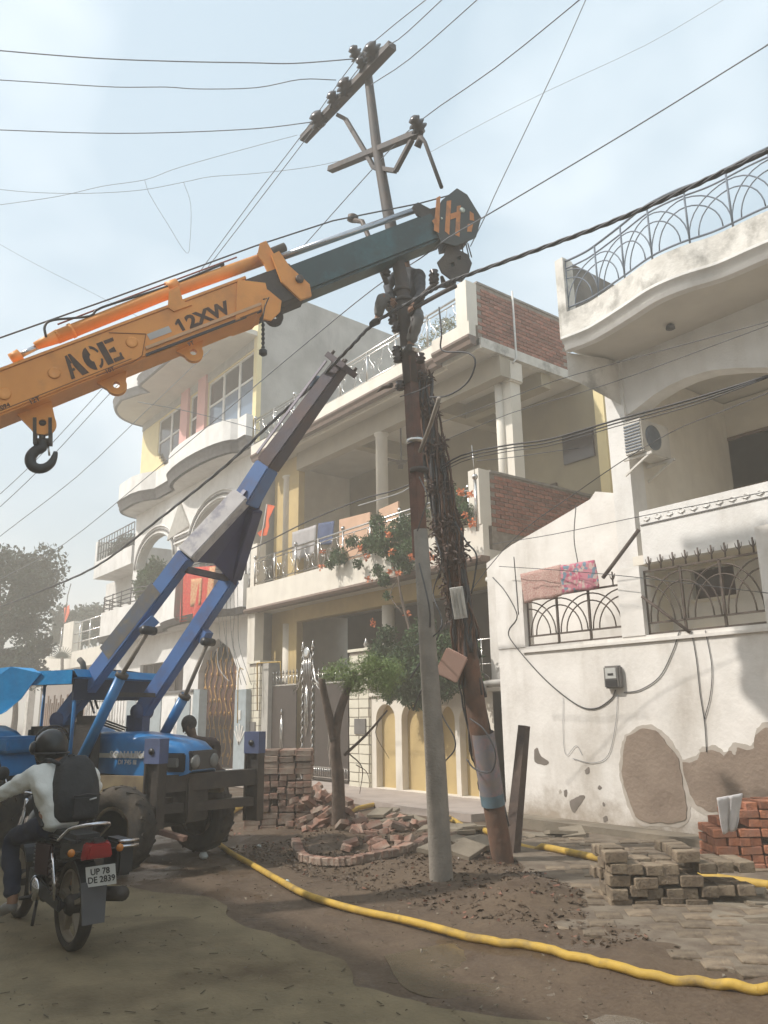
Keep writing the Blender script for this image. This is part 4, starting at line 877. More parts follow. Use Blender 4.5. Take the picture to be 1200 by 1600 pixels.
for pts, r in (([(553, 344), (566, 346), (577, 372), (592, 412), (604, 442)], .032), ([(640, 492), (660, 462), (680, 444)], .03), ([(650, 480), (690, 458), (712, 447)], .025), ([(645, 497), (640, 520)], .012)):
    MB().tube([PP(*q, back=-.1) for q in pts], r, 7).build('bracket', BRNM if r > .03 else POLET, pole)
MB().lathe([(.03, -.03), (.07, -.02), (.07, .05), (.03, .07)], PP(551, 343, -.1), (.3, 0, 1), 10).build('knob', BRNM, pole)
for x, y in ((678, 437), (678, 430), (614, 500), (619, 512), (620, 549), (622, 560), (612, 474), (603, 425), (625, 603), (657, 560)):
    c = PP(x, y, -.1); MB().lathe([(.03, -.05), (.055, -.04), (.03, -.01), (.06, 0), (.03, .02), (.05, .05), (.02, .06)], c, (0, 0, 1), 10).build('insulator', INS, pole)
k = MB(); k.tube([PP(612, 602), PP(600, 604), PP(590, 612)], [.03, .03, .01], 5); k.build('step_iron', BRNM, pole)

# second pole: rusty leaning post, wrapped in cables and dead creeper
def SP_(x, y): return W(x, y, Y=6.6 + (y - 1345) / (560 - 1345) * (5.38 - 6.6))
pole2 = root('cable_pole', 'rusty brown leaning pole wrapped in black cables and dead creeper, poster near its foot', 'pole', SP_(787, 1350))
path2 = [(787, 1362), (785, 1340), (770, 1250), (755, 1180), (738, 1070), (722, 960), (700, 830), (680, 720), (664, 630), (650, 555)]
k = MB(); k.tube([SP_(*q) for q in path2], [.14, .12, .115, .115, .115, .11, .10, .10, .09, .08], 9); k.build('post', mat('reddish_rusted_post', (.19, .095, .06), (.11, .065, .045), 5, .95, .6, 20, stain=(.07, .06, .05), sscale=2.5, samt=.7), pole2)
rnd = random.Random(5)
def twist(a, b_, nn, rad, r, name, mt, lo=0, hi=1, parent=pole2):
    for i in range(nn):
        pts = []; ph = rnd.random() * 6.28; tw = rnd.uniform(1, 4); rr = rad * rnd.uniform(.75, 1.25); t0 = rnd.uniform(lo, lo + (hi - lo) * .3); t1 = rnd.uniform(lo + (hi - lo) * .7, hi)
        for j in range(22):
            t = t0 + (t1 - t0) * j / 21; f = t * (len(path2) - 1); q = min(int(f), len(path2) - 2); fr_ = f - q
            c = SP_(path2[q][0] * (1 - fr_) + path2[q + 1][0] * fr_, path2[q][1] * (1 - fr_) + path2[q + 1][1] * fr_)
            an = ph + tw * t * 3; pts.append(c + Vector((math.cos(an) * rr, math.sin(an) * rr * .9, rnd.uniform(-.02, .02))) + Vector((rnd.gauss(0, .012), rnd.gauss(0, .012), 0)))
        MB().tube(pts, r * rnd.uniform(.7, 1.4), 5).build(name, mt, parent)
twist(0, 0, 16, .12, .016, 'cable', WIRE, .35, 1)
twist(0, 0, 6, .12, .012, 'cable', WIRE, .05, .6)
twist(0, 0, 9, .13, .010, 'creeper_stem', DBARK, .42, .98)
cl = [(SP_(*q) + Vector((0, -.03, 0)), r) for q, r in (((672, 640), .16), ((682, 700), .19), ((690, 760), .21), ((700, 820), .25), ((708, 870), .28), ((712, 920), .20), ((665, 590), .13), ((716, 960), .16))]
leaves('dead_creeper', [(c_, r_ * .78) for c_, r_ in cl], 2300, .075, leafmat('dry_creeper', (.17, .115, .095), (.09, .062, .05)), pole2, .35, .4, 3)
c = SP_(763, 1205); d_ = (SP_(757, 1165) - SP_(770, 1250)).normalized()
k = MB(); k.tube([c - d_ * .33, c + d_ * .42], .128, 14, False); k.build('torn_poster', mat('faded_poster', (.24, .20, .18), (.17, .17, .20), 9, .8, stain=(.42, .2, .2), sscale=7, samt=.6, stretch=(1, 1, 1)), pole2)
k = MB(); k.tube([c - d_ * .36, c - d_ * .24], .131, 14, False); k.build('poster_band', mat('faded_sky_blue', (.12, .20, .25), (.10, .14, .16), 8), pole2)
# things strapped to it
q = SP_(729, 1040); sb = root('junction_box', 'tilted salmon coloured square box fixed to the rusty pole', 'box', q)
k = MB(); ang = math.radians(-32); X_ = RT * math.cos(ang) + UP * math.sin(ang); Z_ = UP * math.cos(ang) - RT * math.sin(ang)
X_ = (X_ * .9 + Vector((.25, 0, 0))).normalized(); N_ = X_.cross(Z_).normalized(); Z_ = N_.cross(X_)
q2 = q - Vector((0, .22, 0)); SAL = mat('salmon_plastic', (.52, .33, .26), (.46, .29, .23), 4, .6)
k.obox(q2, X_, Z_, N_, .26, .30, .14); k.build('case', SAL, sb, bevel=.015)
k = MB(); k.obox(q2 + N_ * .078 * (1 if N_.dot(CAM - q2) > 0 else -1), X_, Z_, N_, .24, .28, .012); k.build('lid', SAL, sb, bevel=.004)
q = SP_(729, 943) + Vector((0, -.12, 0)); wb_ = root('white_fixture', 'white louvred strip fixture hanging from the cable pole', 'light fitting', q)
X_ = RT; Z_ = (UP + RT * -.16).normalized(); N_ = X_.cross(Z_).normalized(); X_ = Z_.cross(N_)
MB().obox(q, X_, Z_, N_, .14, .34, .06).build('body', FRAMEW, wb_)
for s in (-.042, 0, .042): MB().obox(q - FW * .035 + X_ * s, X_, Z_, N_, .018, .31, .02).build('rib', mat('dusty_white_plastic', (.6, .57, .52)) if s == 0 else OLDW, wb_)
# stump post leaning by the wall
p0, p1 = W(797, 1345, Y=7.0), W(819, 1134, Y=7.25)
t = MB(); t.bar(p0 - Vector((0, 0, .1)), p1, .15, .12, (0, 1, 0), .11, .09); tag(t.build('leaning_post', mat('dark_weathered_wood', (.10, .07, .055), (.06, .045, .04), 6, .95, .6, 20)), 'short dark weathered post leaning beside the poster pole', 'post')

# ================================================================== CRANE BOOM
B0, B1 = W(0, 613, D=7.3), W(700, 342, D=9.3); BAx = (B1 - B0).normalized()
BS = BAx.cross(Vector((0, 0, 1))).normalized()
if BS.dot(CAM - B0) < 0: BS = -BS
BN = BS.cross(BAx).normalized(); BN = BN if BN.z > 0 else -BN
HW, HH = .17, .205
BC = B0 - BS * HW                       # axis origin
def bu(x, y, w=HW):
    p = WPL(x, y, BC + BS * w, BS) - BC; return p.dot(BAx), p.dot(BN)
def bp_(u, v, w): return BC + BAx * u + BN * v + BS * w
cr = root('crane_boom', 'orange telescopic crane boom with dark green inner section reaching over the pole', 'crane', bp_(-3.0, 0, 0))
uE = bu(405, 470)[0]; uI = bu(452, 440)[0]; uH = bu(676, 350)[0]
print('boom u', uE, uI, uH)
MBM = Matrix((BAx, BN, BS)).transposed().to_4x4(); MBM.translation = BC
def bm(): return MB(MBM)
k = bm(); k.box((-4.9, -HH, -HW), (uE, HH, HW)); k.build('outer_section', ORANGE, cr, bevel=.02)
k = bm(); k.box((-4.9, HH * .93, -HW - .012), (uE, HH + .012, HW + .012)); k.build('top_plate', ORANGE, cr)
k = bm(); k.plate([(uE - .35, -HH), (uE - .1, -HH - .01), (uE + .10, -HH + .08), (uE + .16, HH * .3), (uE - .1, HH)], [], (0, 0, 0), (1, 0, 0), (0, 1, 0), (0, 0, 1), -HW - .01, HW + .018); k.build('end_collar', ORANGE, cr)
k = bm(); k.box((uE + .0, -.185, -.15), (uH + .1, .175, .15)); k.build('inner_section', TEAL, cr, bevel=.03)
k = bm(); k.box((uE - .02, -.20, -.162), (uI + .12, .19, .162)); k.build('middle_section', DARKM, cr, bevel=.01)
# seams, pressed discs, sticker, rail
a = bu(65, 553); k = bm()
for px_, py_ in ((7, 616), (85, 583), (206, 535)):
    u_, v_ = bu(px_, py_); q = bm(); q.lathe([(.055, 0), (.06, .006), (.045, .008), (.0, .002)], (u_, v_, HW), (0, 0, 1), 18); q.build('pressed_disc', ORANGE, cr)
s1 = [bu(188, 512), bu(232, 527), bu(222, 560), bu(200, 572)]
for (a, b_) in zip([(170, 520), (228, 522), (222, 556), (208, 566)], [(228, 522), (222, 556), (208, 566), (150, 588)]):
    a_, c_ = bu(*a), bu(*b_); q = bm(); q.bar((*a_, HW + .003), (*c_, HW + .003), .006, .008, (0, 0, 1)); q.build('weld_seam', mat('dark_orange_edge', (.30, .11, .03)), cr)
a_, c_ = bu(232, 527), bu(266, 514); q = bm(); vm = (a_[1] + c_[1]) / 2; q.box((a_[0], vm - .035, HW), (c_[0], vm + .035, HW + .004)); q.build('sticker', mat('silver_sticker', (.55, .53, .52)), cr)
a_, c_ = bu(228, 545), bu(408, 476); q = bm(); q.bar((*a_, HW + .012), (*c_, HW + .012), .03, .03); q.build('edge_rail', mat('pale_orange_edge', (.70, .42, .25), (.6, .36, .2)), cr)
a_, c_ = bu(228, 555), bu(408, 486); q = bm(); q.bar((*a_, HW + .003), (*c_, HW + .003), .02, .03); q.build('black_stripe', BLKP, cr)
q = bm(); q.box((-4.9, -HH + .035, HW), (bu(205, 560)[0], -HH + .043, HW + .003)); q.build('weld_seam', MATS['dark_orange_edge'], cr)
BLK = mat('black_stencil_paint', (.05, .03, .025), (.10, .05, .03), 10, .7)
# stencil letters A C E
A_ = [[(0, 0), (.20, 0), (.36, .62), (.44, .62), (.40, .98), (.28, .98)], [(.46, 1), (.60, 1), (1.0, 0), (.62, 0), (.46, .48)], [(.22, .30), (.42, .30), (.42, .40), (.25, .40)]]
def arcp(cx, cy, r0, r1, a0, a1, sx=1, n=8): return [(cx + sx * r1 * math.cos(math.radians(a0 + (a1 - a0) * i / n)), cy + r1 * math.sin(math.radians(a0 + (a1 - a0) * i / n))) for i in range(n + 1)] + [(cx + sx * r0 * math.cos(math.radians(a1 + (a0 - a1) * i / n)), cy + r0 * math.sin(math.radians(a1 + (a0 - a1) * i / n))) for i in range(n + 1)]
C_ = [arcp(.5, .5, .16, .52, 98, 262, .95), arcp(.56, .5, .40, .52, 82, 20, .85), arcp(.56, .5, .40, .52, -20, -82, .85)]
E_ = [[(0, 0), (.36, 0), (.36, 1), (0, 1)], [(.42, .86), (.95, .86), (.98, 1), (.42, 1)], [(.42, .45), (.78, .40), (.78, .62), (.42, .57)], [(.42, 0), (.98, 0), (.95, .16), (.42, .16)], [(.82, .16), (.96, .16), (.98, .3), (.88, .3)]]
u0, v0_ = bu(112, 593); u1, v1_ = bu(196, 560); LH = .245; LW = (u1 - u0) / 3.15
for i, L_ in enumerate((A_, C_, E_)):
    k = MB()
    for poly in L_: k.plate([((x * LW) + u0 + i * LW * 1.06, y * LH + v0_) for x, y in poly], [], BC, BAx, BN, BS, HW + .001, HW + .006)
    k.build('letter', BLK, cr)
def btext(body, x, y, h, off=0, xs=1.0, name='lettering'): u_, v_ = bu(x, y); return text(cr, body, bp_(u_, v_, HW + .004), BAx, BN, h, BLK, name, off, .002, xs)
btext('2XW', 297, 513, .135, .008, 1.10)
u_, v_ = bu(281, 519); k = MB(); k.plate([(u_ + a_ * .135, v_ + b_ * .135) for a_, b_ in ((.22, 0), (.46, 0), (.46, 1), (.28, 1), (.0, .76), (.0, .60), (.22, .70))], [], BC, BAx, BN, BS, HW + .001, HW + .006); k.build('letter', BLK, cr); btext('10T', 166, 584, .04, .001); btext('12T', 47, 632, .045, .001); btext('549094', -12, 646, .04, .001); btext('9T', 295, 541, .04, .001)
# hydraulic cylinder on top
def bt(pts, r, name, mt, n=14, w=0, caps=True): q = MB(); q.tube([bp_(*bu(x, y, w), w) for x, y in pts], r, n, caps); return q.build(name, mt, cr)
bt([(88, 527), (250, 462), (425, 400)], .068, 'cylinder_barrel', ORANGE, 18, 0)
bt([(55, 541), (92, 525)], [.04, .07], 'cylinder_end', ORANGE, 14, 0)
bt([(28, 557), (60, 541)], .028, 'cylinder_rod', SILV)
bt([(18, 562), (32, 554)], .06, 'clevis', ORANGE)
bt([(440, 402), (655, 326)], .038, 'extension_rod', SILV)
bt([(405, 402), (445, 386)], .05, 'rod_gland', DARKM)
for q_, r in ((((345, 415), (349, 414)), .035), (((110, 518), (114, 516)), .078), (((262, 452), (278, 446)), .078)): bt(list(q_), r, 'cylinder_clamp', ORANGE if r > .05 else BRNM)
def bplate(name, pts, w0, w1, mt, par=None):
    k = MB(); k.plate([bu(x, y, w1) for x, y in pts], [], BC, BAx, BN, BS, w0, w1); return k.build(name, mt, par or cr)
bplate('saddle_bracket', [(262, 480), (264, 455), (280, 448), (286, 470), (300, 476), (272, 486)], HW - .05, HW + .02, ORANGE)
# top bracket and hanging yoke at the mouth of the outer section
for w in (-.14, .14): bplate('mouth_bracket', [(402, 398), (406, 380), (416, 376), (430, 400), (455, 445), (425, 440), (412, 410)], w - .015, w + .015, ORANGE)
bplate('yoke_plate', [(424, 398), (436, 392), (452, 415), (484, 444), (487, 462), (470, 468), (440, 440)], .165, .20, ORANGE)
u_, v_ = bu(467, 439); k = bm(); k.lathe([(.045, 0), (.045, .03), (.03, .035), (0, .035)], (u_, v_, .2), (0, 0, 1), 12); k.build('pin', BRNM, cr)
bplate('lower_bracket', [(412, 498), (408, 470), (418, 452), (440, 470), (438, 486), (424, 500)], HW + .0, HW + .03, ORANGE)
k = MB(); k.tube([bp_(*bu(x, y, HW + .03), HW + .03) for x, y in ((411, 468), (420, 465), (414, 478), (410, 500), (411, 520))], .008, 5); k.build('cord', BLKP, cr)
k = MB(); [k.lathe([(.01, -.03), (.022, 0), (.01, .03)], bp_(*bu(411, y, HW), HW), (0, 0, 1), 6) for y in range(508, 545, 7)]; k.lathe([(.02, -.03), (.045, -.01), (.045, .03), (.02, .05)], bp_(*bu(411, 552, HW), HW), (0, 0, 1), 10); k.build('chain', BLKP, cr)
# lifting lugs under the boom
for x, y, mt_, r_ in ((67, 662, ORANGE, .12), (182, 603, ORANGE, .10), (302, 552, ORANGE, .10), (428, 496, DARKM, .10)):
    u_, v_ = bu(x, y, 0); k = bm(); top = -HH + .02
    hole_ = [(u_ + .035 * math.cos(2 * PI * i / 10), v_ + .035 * math.sin(2 * PI * i / 10)) for i in range(10)]
    out = [(u_ + r_ * math.cos(math.radians(a)), v_ + r_ * math.sin(math.radians(a))) for a in range(-180, 1, 18)]
    k.plate([(u_ - .17, top), ] + out + [(u_ + .17, top)], [hole_], (0, 0, 0), (1, 0, 0), (0, 1, 0), (0, 0, 1), -.03, .03); k.build('lifting_lug', mt_, cr)
    k = bm(); k.lathe([(.07, -.045), (.07, .045)], (u_, v_, 0), (0, 0, 1), 14); k.lathe([(.03, -.06), (.03, .06)], (u_, v_, 0), (0, 0, 1), 10)
# hook on the left lug
HK = bp_(*bu(67, 662, 0), 0); hk = root('crane_hook', 'black forged hook hanging in a shackle under the orange boom', 'hook', HK)
hr = lambda x, y: WPL(x, y, HK, BS)
k = MB(); [k.bar(hr(x, 655) + BS * 0, hr(x, 695), .03, .10, BS) for x in (55, 79)]; k.build('shackle', DARKM, hk)
k = MB(); k.tube([hr(52, 662), hr(82, 662)], .03, 8); k.build('pin', DARKM, hk)
k = MB(); k.tube([hr(53, 690), hr(81, 690)], .035, 8); k.tube([hr(66, 672), hr(66, 698)], .03, 8); k.build('swivel', DARKM, hk)
hp = [(67, 688), (66, 700), (56, 704), (48, 714), (49, 726), (58, 732), (70, 731), (80, 724), (85, 714), (87, 706)]
k = MB(); k.tube(curve_pts([hr(*q) for q in hp], 3), [(.02 + .032 * math.sin(PI * min(1, (i + 6) / 33))) for i in range(28)], 10); k.build('hook_body', BLKP, hk)
k = MB(); k.tube([hr(75, 695), hr(77, 712)], .010, 5); k.build('latch', STEEL, hk)
# boom head: hexagonal cheek plates with hazard stripes
hx = [(676, 345), (690, 313), (714, 294), (730, 304), (752, 340), (744, 370), (712, 384), (690, 378)]
for w in (-.165, .165): bplate('head_cheek', hx, w - .015, w + .015, mat('dull_slate_paint', (.045, .06, .062), (.06, .06, .055), 5, .6, stain=(.10, .08, .06), samt=.6, stretch=(1, 1, 1)))
k = MB(); k.plate([bu(x, y, .15) for x, y in [(690, 318), (714, 300), (746, 342), (738, 368), (700, 376)]], [], BC, BAx, BN, BS, -.15, .15); k.build('head_core', DARKM, cr)
HOR = mat('hazard_orange', (.66, .26, .09), (.5, .2, .07), 8, .7, stain=(.08, .08, .08), sscale=6, samt=.6, stretch=(1, 1, 1))
for pts in ([(675, 345), (681, 340), (684, 347), (680, 352)], [(682, 309), (688, 306), (686, 364), (678, 360)], [(698, 314), (705, 313), (702, 367), (695, 361)], [(704, 334), (714, 331), (713, 340), (704, 343)], [(714, 322), (720, 321), (718, 370), (711, 367)], [(734, 330), (740, 334), (741, 345), (734, 344)], [(731, 350), (739, 350), (737, 362), (730, 362)]):
    k = MB(); k.plate([bu(x, y, .182) for x, y in pts], [], BC, BAx, BN, BS, .180, .184); k.build('hazard_stripe', HOR, cr)
for x, y, r in ((722, 329, .035), (690, 342, .012)): u_, v_ = bu(x, y, .18); q = bm(); q.lathe([(r, 0), (r, .012), (0, .014)], (u_, v_, .18), (0, 0, 1), 12); q.build('pin', mat('pale_sticker', (.5, .55, .48)), cr)
for w in (-.12, .12): bplate('rod_bracket', [(645, 322), (653, 316), (672, 326), (690, 322), (688, 345), (665, 345), (652, 334)], w - .02, w + .02, DARKM)
for r, (x, y), w in ((.10, (722, 350), -.06), (.10, (722, 350), .06), (.07, (697, 372), 0)):
    u_, v_ = bu(x, y, w); k = bm(); k.lathe([(r, -.02), (r, -.015), (r * .8, 0), (r, .015), (r, .02)], (u_, v_, w), (0, 0, 1), 18); k.build('sheave', DARKM, cr)
# hoist rope along the boom top
k = MB(); k.tube([bp_(*bu(x, y, -.02), -.02) for x, y in ((-130, 577), (0, 528), (170, 468), (400, 384), (520, 345), (560, 337), (655, 318), (722, 300))], .009, 5); k.build('hoist_rope', WIRE, cr)
k = MB(); k.tube(curve_pts([bp_(*bu(x, y, .05), .05) for x, y in ((72, 527), (70, 510), (84, 500), (140, 494), (160, 480), (260, 448), (350, 412))], 4), .013, 6); k.build('hose', BLKP, cr)
k = MB(); k.tube([bp_(*bu(x, y, .03), .03) for x, y in ((90, 507), (200, 465), (370, 402))], .009, 5); k.build('pressure_pipe', mat('red_oxide', (.28, .08, .05)), cr)
# hook block pulled up under the head
hb_ = root('hook_block', 'dark pulley block pulled up tight under the striped boom head', 'pulley block', bp_(*bu(712, 410, 0), 0))
def hq(x, y, w=0): return bp_(*bu(x, y, w), w)
for w in (-.09, .09):
    k = MB(); k.plate([bu(x, y, w) for x, y in [(697, 384), (716, 380), (718, 392), (730, 398), (737, 412), (732, 428), (722, 440), (706, 438), (690, 426), (683, 410), (694, 398)]], [[bu(x, y, w) for x, y in [(703, 412), (709, 410), (710, 416), (705, 418)]], [bu(x, y, w) for x, y in [(713, 402), (719, 400), (720, 406), (715, 408)]]], BC, BAx, BN, BS, w - .012, w + .012); k.build('side_plate', DARKM, hb_)
for x, y, w in ((705, 415, 0), (720, 412, .0)):
    u_, v_ = bu(x, y, w); k = bm(); k.lathe([(.11, -.05), (.11, -.045), (.085, 0), (.11, .045), (.11, .05)], (u_, v_, w), (0, 0, 1), 18); k.build('sheave', TEAL, hb_)
for x0_, x1_ in ((712, 708), (728, 733), (731, 737), (722, 724)): MB().tube([hq(x0_, 380), hq(x1_, 402)], .008, 5).build('rope_fall', WIRE, hb_)
MB().tube([hq(710, 436), hq(706, 448), hq(694, 446), hq(690, 432)], [.035, .04, .04, .02], 8).build('hook', DARKM, hb_)

# ================================================================== TRACTOR WITH FRONT LOADER JIB
TO = Vector((-9.0, 3.94, 0)); TH = Vector((.885, .467, 0)).normalized(); TL = Vector((TH.y, -TH.x, 0))
TM = Matrix((TH, TL, Vector((0, 0, 1)))).transposed().to_4x4(); TM.translation = TO
def tm(): return MB(TM)
def tp3(x, y, s): p = WPL(x, y, TO + TL * s, TL) - TO; return p.dot(TH), p.z
def T3(x, y, s): u, z = tp3(x, y, s); return (u, s, z)
tr = root('tractor', 'blue tractor with tarpaulin canopy, carrying a front loader jib', 'tractor', TO)
def tyre(parent_fn, parent, c, R, w, nl=18, rim=BLUE, hub=.5, name='wheel'):
    """wheel with lugged tyre, rim and hub; c in local metres, axle along local y"""
    k = parent_fn(); k.lathe([(R * hub, -w * .42), (R * .82, -w * .5), (R * .96, -w * .42), (R, -w * .2), (R, w * .2), (R * .96, w * .42), (R * .82, w * .5), (R * hub, w * .42)], c, (0, 1, 0), 32, ring=True)
    o = k.build(name, RUBBER, parent)
    k = parent_fn()
    for i in range(nl):
        a = 2 * PI * i / nl
        for s in (-1, 1):
            a2 = a + (PI / nl if s > 0 else 0); p = lambda an, rr, y: (c[0] + rr * math.cos(an), c[1] + y, c[2] + rr * math.sin(an))
            k.bar(p(a2, R - .004, 0), p(a2 + .16, R * .965, s * w * .46), R * .06, R * .05, (math.cos(a2), 0, math.sin(a2)))
    k.build('tread_lugs', RUBBER, o, fixn=False); o2 = parent_fn()
    o2.lathe([(R * hub + .02, -w * .44), (R * hub - .02, -w * .44), (R * hub - .04, -w * .15), (.05, -w * .12), (.05, w * .12), (R * hub - .04, w * .15), (R * hub - .02, w * .44), (R * hub + .02, w * .44)], c, (0, 1, 0), 24); o2.build('rim', rim, o)
    q = parent_fn(); q.lathe([(.09, -w * .36), (.09, w * .36)], c, (0, 1, 0), 12); q.build('hub', DARKM, o); return o
MUDR = mat('muddy_wheel_rim', (.30, .24, .16), (.2, .15, .1), 5, .8)
tyre(tm, tr, (-.17, .74, .44), .44, .24, 16, MUDR); tyre(tm, tr, (-.22, -.76, .43), .43, .24, 16, MUDR)
tyre(tm, tr, (-2.35, .80, .70), .70, .36, 20, MUDR, .52); tyre(tm, tr, (-2.35, -.80, .70), .70, .36, 20, MUDR, .52)
k = tm(); k.bar((-.2, -.65, .44), (-.2, .65, .44), .12, .14); k.build('front_axle', DARKM, tr)
k = tm(); k.box((-1.7, -.2, .45), (.3, .2, .95)); k.box((-2.5, -.28, .45), (-1.7, .28, 1.0)); k.build('engine_block', DARKM, tr, bevel=.02)
for i in range(6): k = tm(); k.lathe([(.05, 0), (.05, .12)], (-1.5 + i * .2, .2, .75), (0, 1, 0), 10); k.build('engine_port', DARKM, tr)
# bonnet: rounded loft
k = tm(); rings = []
for u, hwid, z0, z1 in ((-1.0, .33, .98, 1.43), (-.6, .34, .96, 1.43), (-.1, .33, .94, 1.38), (.18, .31, .94, 1.32), (.32, .27, .97, 1.22), (.36, .2, 1.0, 1.12)):
    r = []
    for i in range(13):
        t = PI * i / 12; cs, sn = math.cos(t), math.sin(t)
        r.append((u, hwid * (abs(cs) ** .35) * (1 if cs > 0 else -1), z0 + (z1 - z0) * (.55 + .45 * sn ** .6 if 0 < i < 12 else .0)))
    rings.append(r)
vs = [p for r in rings for p in r]; n = 13
k.add(vs, [(a * n + i, a * n + i + 1, (a + 1) * n + i + 1, (a + 1) * n + i) for a in range(len(rings) - 1) for i in range(n - 1)] + [tuple((len(rings) - 1) * n + i for i in range(n)), tuple(range(n)), ] , True)
bo = k.build('bonnet', BLUE, tr)
k = tm(); k.bar((-.98, .345, 1.17), (-.05, .345, 1.17), .012, .05, (0, 0, 1)); k.build('side_stripe', mat('dull_cream_decal', (.42, .40, .34)), bo)
tx = lambda b_, x, y, h, mt, off, xs: text(tr, b_, TM @ Vector((*[tp3(x, y, .352)[0]], .352, tp3(x, y, .352)[1])), TH, (0, 0, 1), h, mt, 'lettering', off, .002, xs)
tx('SONALIKA', 171, 1184, .075, mat('decal_silver', (.55, .55, .55)), .003, 1.05); tx('DI 745 III', 184, 1194, .05, MATS['decal_silver'], .001, 1.0)
k = tm(); k.box((.0, .30, 1.0), (.34, .33, 1.2)); k.box((.30, -.24, 1.0), (.37, .24, 1.22)); k.build('grille', BLKP, tr, bevel=.02)
for s in (-.17, .17): k = tm(); k.lathe([(.08, 0), (.08, .02), (.05, .035), (0, .04)], (.36, s, 1.10), (1, 0, 0), 14); k.build('headlight', mat('lamp_lens', (.20, .20, .19), None, 4, .15), tr)
k = tm(); k.box((.12, .32, 1.05), (.26, .36, 1.15)); k.build('side_lamp', MATS['lamp_lens'], tr, bevel=.01)
# loader frame: side beams, uprights, cross beams
SIDEB = mat('muddy_yellow_steel', (.24, .19, .11), (.15, .11, .07), 5, .9, stain=(.07, .05, .04), samt=.7, stretch=(1, 1, 1))
k = tm(); k.box((-1.5, .40, .72), (.0, .50, .96)); k.build('side_beam', SIDEB, tr, bevel=.01)
k = tm(); k.box((-1.5, -.50, .72), (.3, -.40, .96)); k.build('side_beam', SIDEB, tr, bevel=.01)
def channel(u, s, z0, z1, top, w=.20):
    k = tm(); k.box((u, s - .05, z0), (u + w, s + .05, z1)); k.box((u - .0, s + .05, z0), (u + .02, s + .09, z1)); k.box((u + w - .02, s + .05, z0), (u + w, s + .09, z1)); o = k.build('upright', DARKM, tr)
    k = tm(); k.box((u - .006, s - .056, top), (u + w + .006, s + .095, z1 + .004)); k.build('upright_head', mat('faded_blue_grey', (.09, .12, .24), (.07, .09, .17), 5), o)
    k = tm(); k.lathe([(.035, 0), (.035, .02)], (u + w / 2, s + .09, (top + z1) / 2), (0, 1, 0), 12); k.build('pin_hole', BLKP, o)
channel(.00, .50, .38, 1.36, 1.10); channel(.42, -.80, .38, 1.40, 1.15)
k = tm(); k.bar((.1, .46, .88), (.52, -.76, .88), .16, .18); k.build('cross_beam', DARKM, tr)
k = tm(); k.bar((.12, .44, .62), (.52, -.74, .60), .10, .10); k.build('cross_beam', DARKM, tr)
k = tm(); k.box((-.9, -.42, .60), (.1, .42, .72)); k.build('skid_plate', DARKM, tr)
k = tm(); k.bar((.1, .5, .42), (-.2, .5, .30), .08, .06); k.bar((.1, .5, .42), (.5, .46, .34), .08, .05); k.build('step_bar', mat('red_oxide'  if False else 'rusty_bar', (.2, .12, .09)), tr)
for s in (.42, -.42):
    k = tm(); k.box((-1.14, s - .07, .9), (-.88, s + .07, 1.62)); k.build('tower', DARKM if s > 0 else mat('faded_blue_grey'), tr)
# rear body: seat, fenders, steering wheel, console, exhaust
k = tm(); k.box((-1.30, -.32, .95), (-.98, .32, 1.38)); k.build('console', BLUE, tr, bevel=.04)
for s in (.80, -.80):
    k = tm(); pr = [(-2.35 + .80 * math.cos(math.radians(a)), .70 + .80 * math.sin(math.radians(a))) for a in range(20, 171, 15)]
    vs = [(u, s + d * .24, z) for u, z in pr for d in (-1, 1)] + [(u * 1.0, s + d * .24, z + .03) for u, z in pr for d in (-1, 1)]; m_ = len(pr); fs = []
    for i in range(m_ - 1):
        a = 2 * i; b_ = 2 * m_ + 2 * i; fs += [(a, a + 1, a + 3, a + 2), (b_, b_ + 2, b_ + 3, b_ + 1), (a, a + 2, b_ + 2, b_), (a + 1, b_ + 1, b_ + 3, a + 3)]
    k.add(vs, fs + [(0, 2 * m_, 2 * m_ + 1, 1), (2 * m_ - 2, 2 * m_ - 1, 4 * m_ - 1, 4 * m_ - 2)]); k.build('fender', BLUE, tr)
k = tm(); k.box((-1.95, .56, 1.22), (-1.58, 1.04, 1.40)); k.build('fender_light_box', BLUE, tr, bevel=.03)
k = tm(); k.box((-2.15, -.24, 1.0), (-1.75, .24, 1.12)); k.build('seat', BLKP, tr, bevel=.04); k = tm(); k.box((-2.22, -.24, 1.1), (-2.12, .24, 1.5)); k.build('backrest', BLKP, tr, bevel=.04)
k = tm(); k.tube([(-1.45 + .04 * math.cos(2 * PI * i / 20), .19 * math.cos(2 * PI * i / 20), 1.46 + .19 * math.sin(2 * PI * i / 20) * .5) for i in range(21)], .015, 6); k.tube([(-1.2, 0, 1.3), (-1.45, 0, 1.46)], .02, 6); k.build('steering_wheel', BLKP, tr)
k = tm(); k.tube([(-1.22, .36, 1.05), (-1.22, .36, 1.55)], .085, 14); k.build('silencer', mat('sooty_steel', (.10, .09, .08), (.07, .06, .05), 6, .7), tr)
k = tm(); k.tube([(-1.22, .36, 1.55), (-1.22, .36, 2.18), (-1.24, .36, 2.24), (-1.30, .36, 2.29)], .035, 10); k.build('exhaust_pipe', MATS['sooty_steel'], tr)
for i, (a, b_) in enumerate((((-1.4, .3, 1.2), (-1.2, .25, 1.95)), ((-1.45, .2, 1.2), (-1.3, .2, 1.9)))):
    k = tm(); k.tube(curve_pts([a, (a[0] - .02, a[1], a[2] + .4), (b_[0] - .1, b_[1], b_[2] - .1), b_, (b_[0] + .15, b_[1], b_[2] - .25)], 5), .014, 6); k.build('hydraulic_hose', CHROME if i else BLKP, tr)
for q in range(3):
    k = tm(); k.tube([(-1.2 + .04 * q, -.35, 1.42 + q * .02), (-1.0, .35, 1.55 + q * .03)], .012, 5); k.build('hydraulic_hose', BLKP, tr)
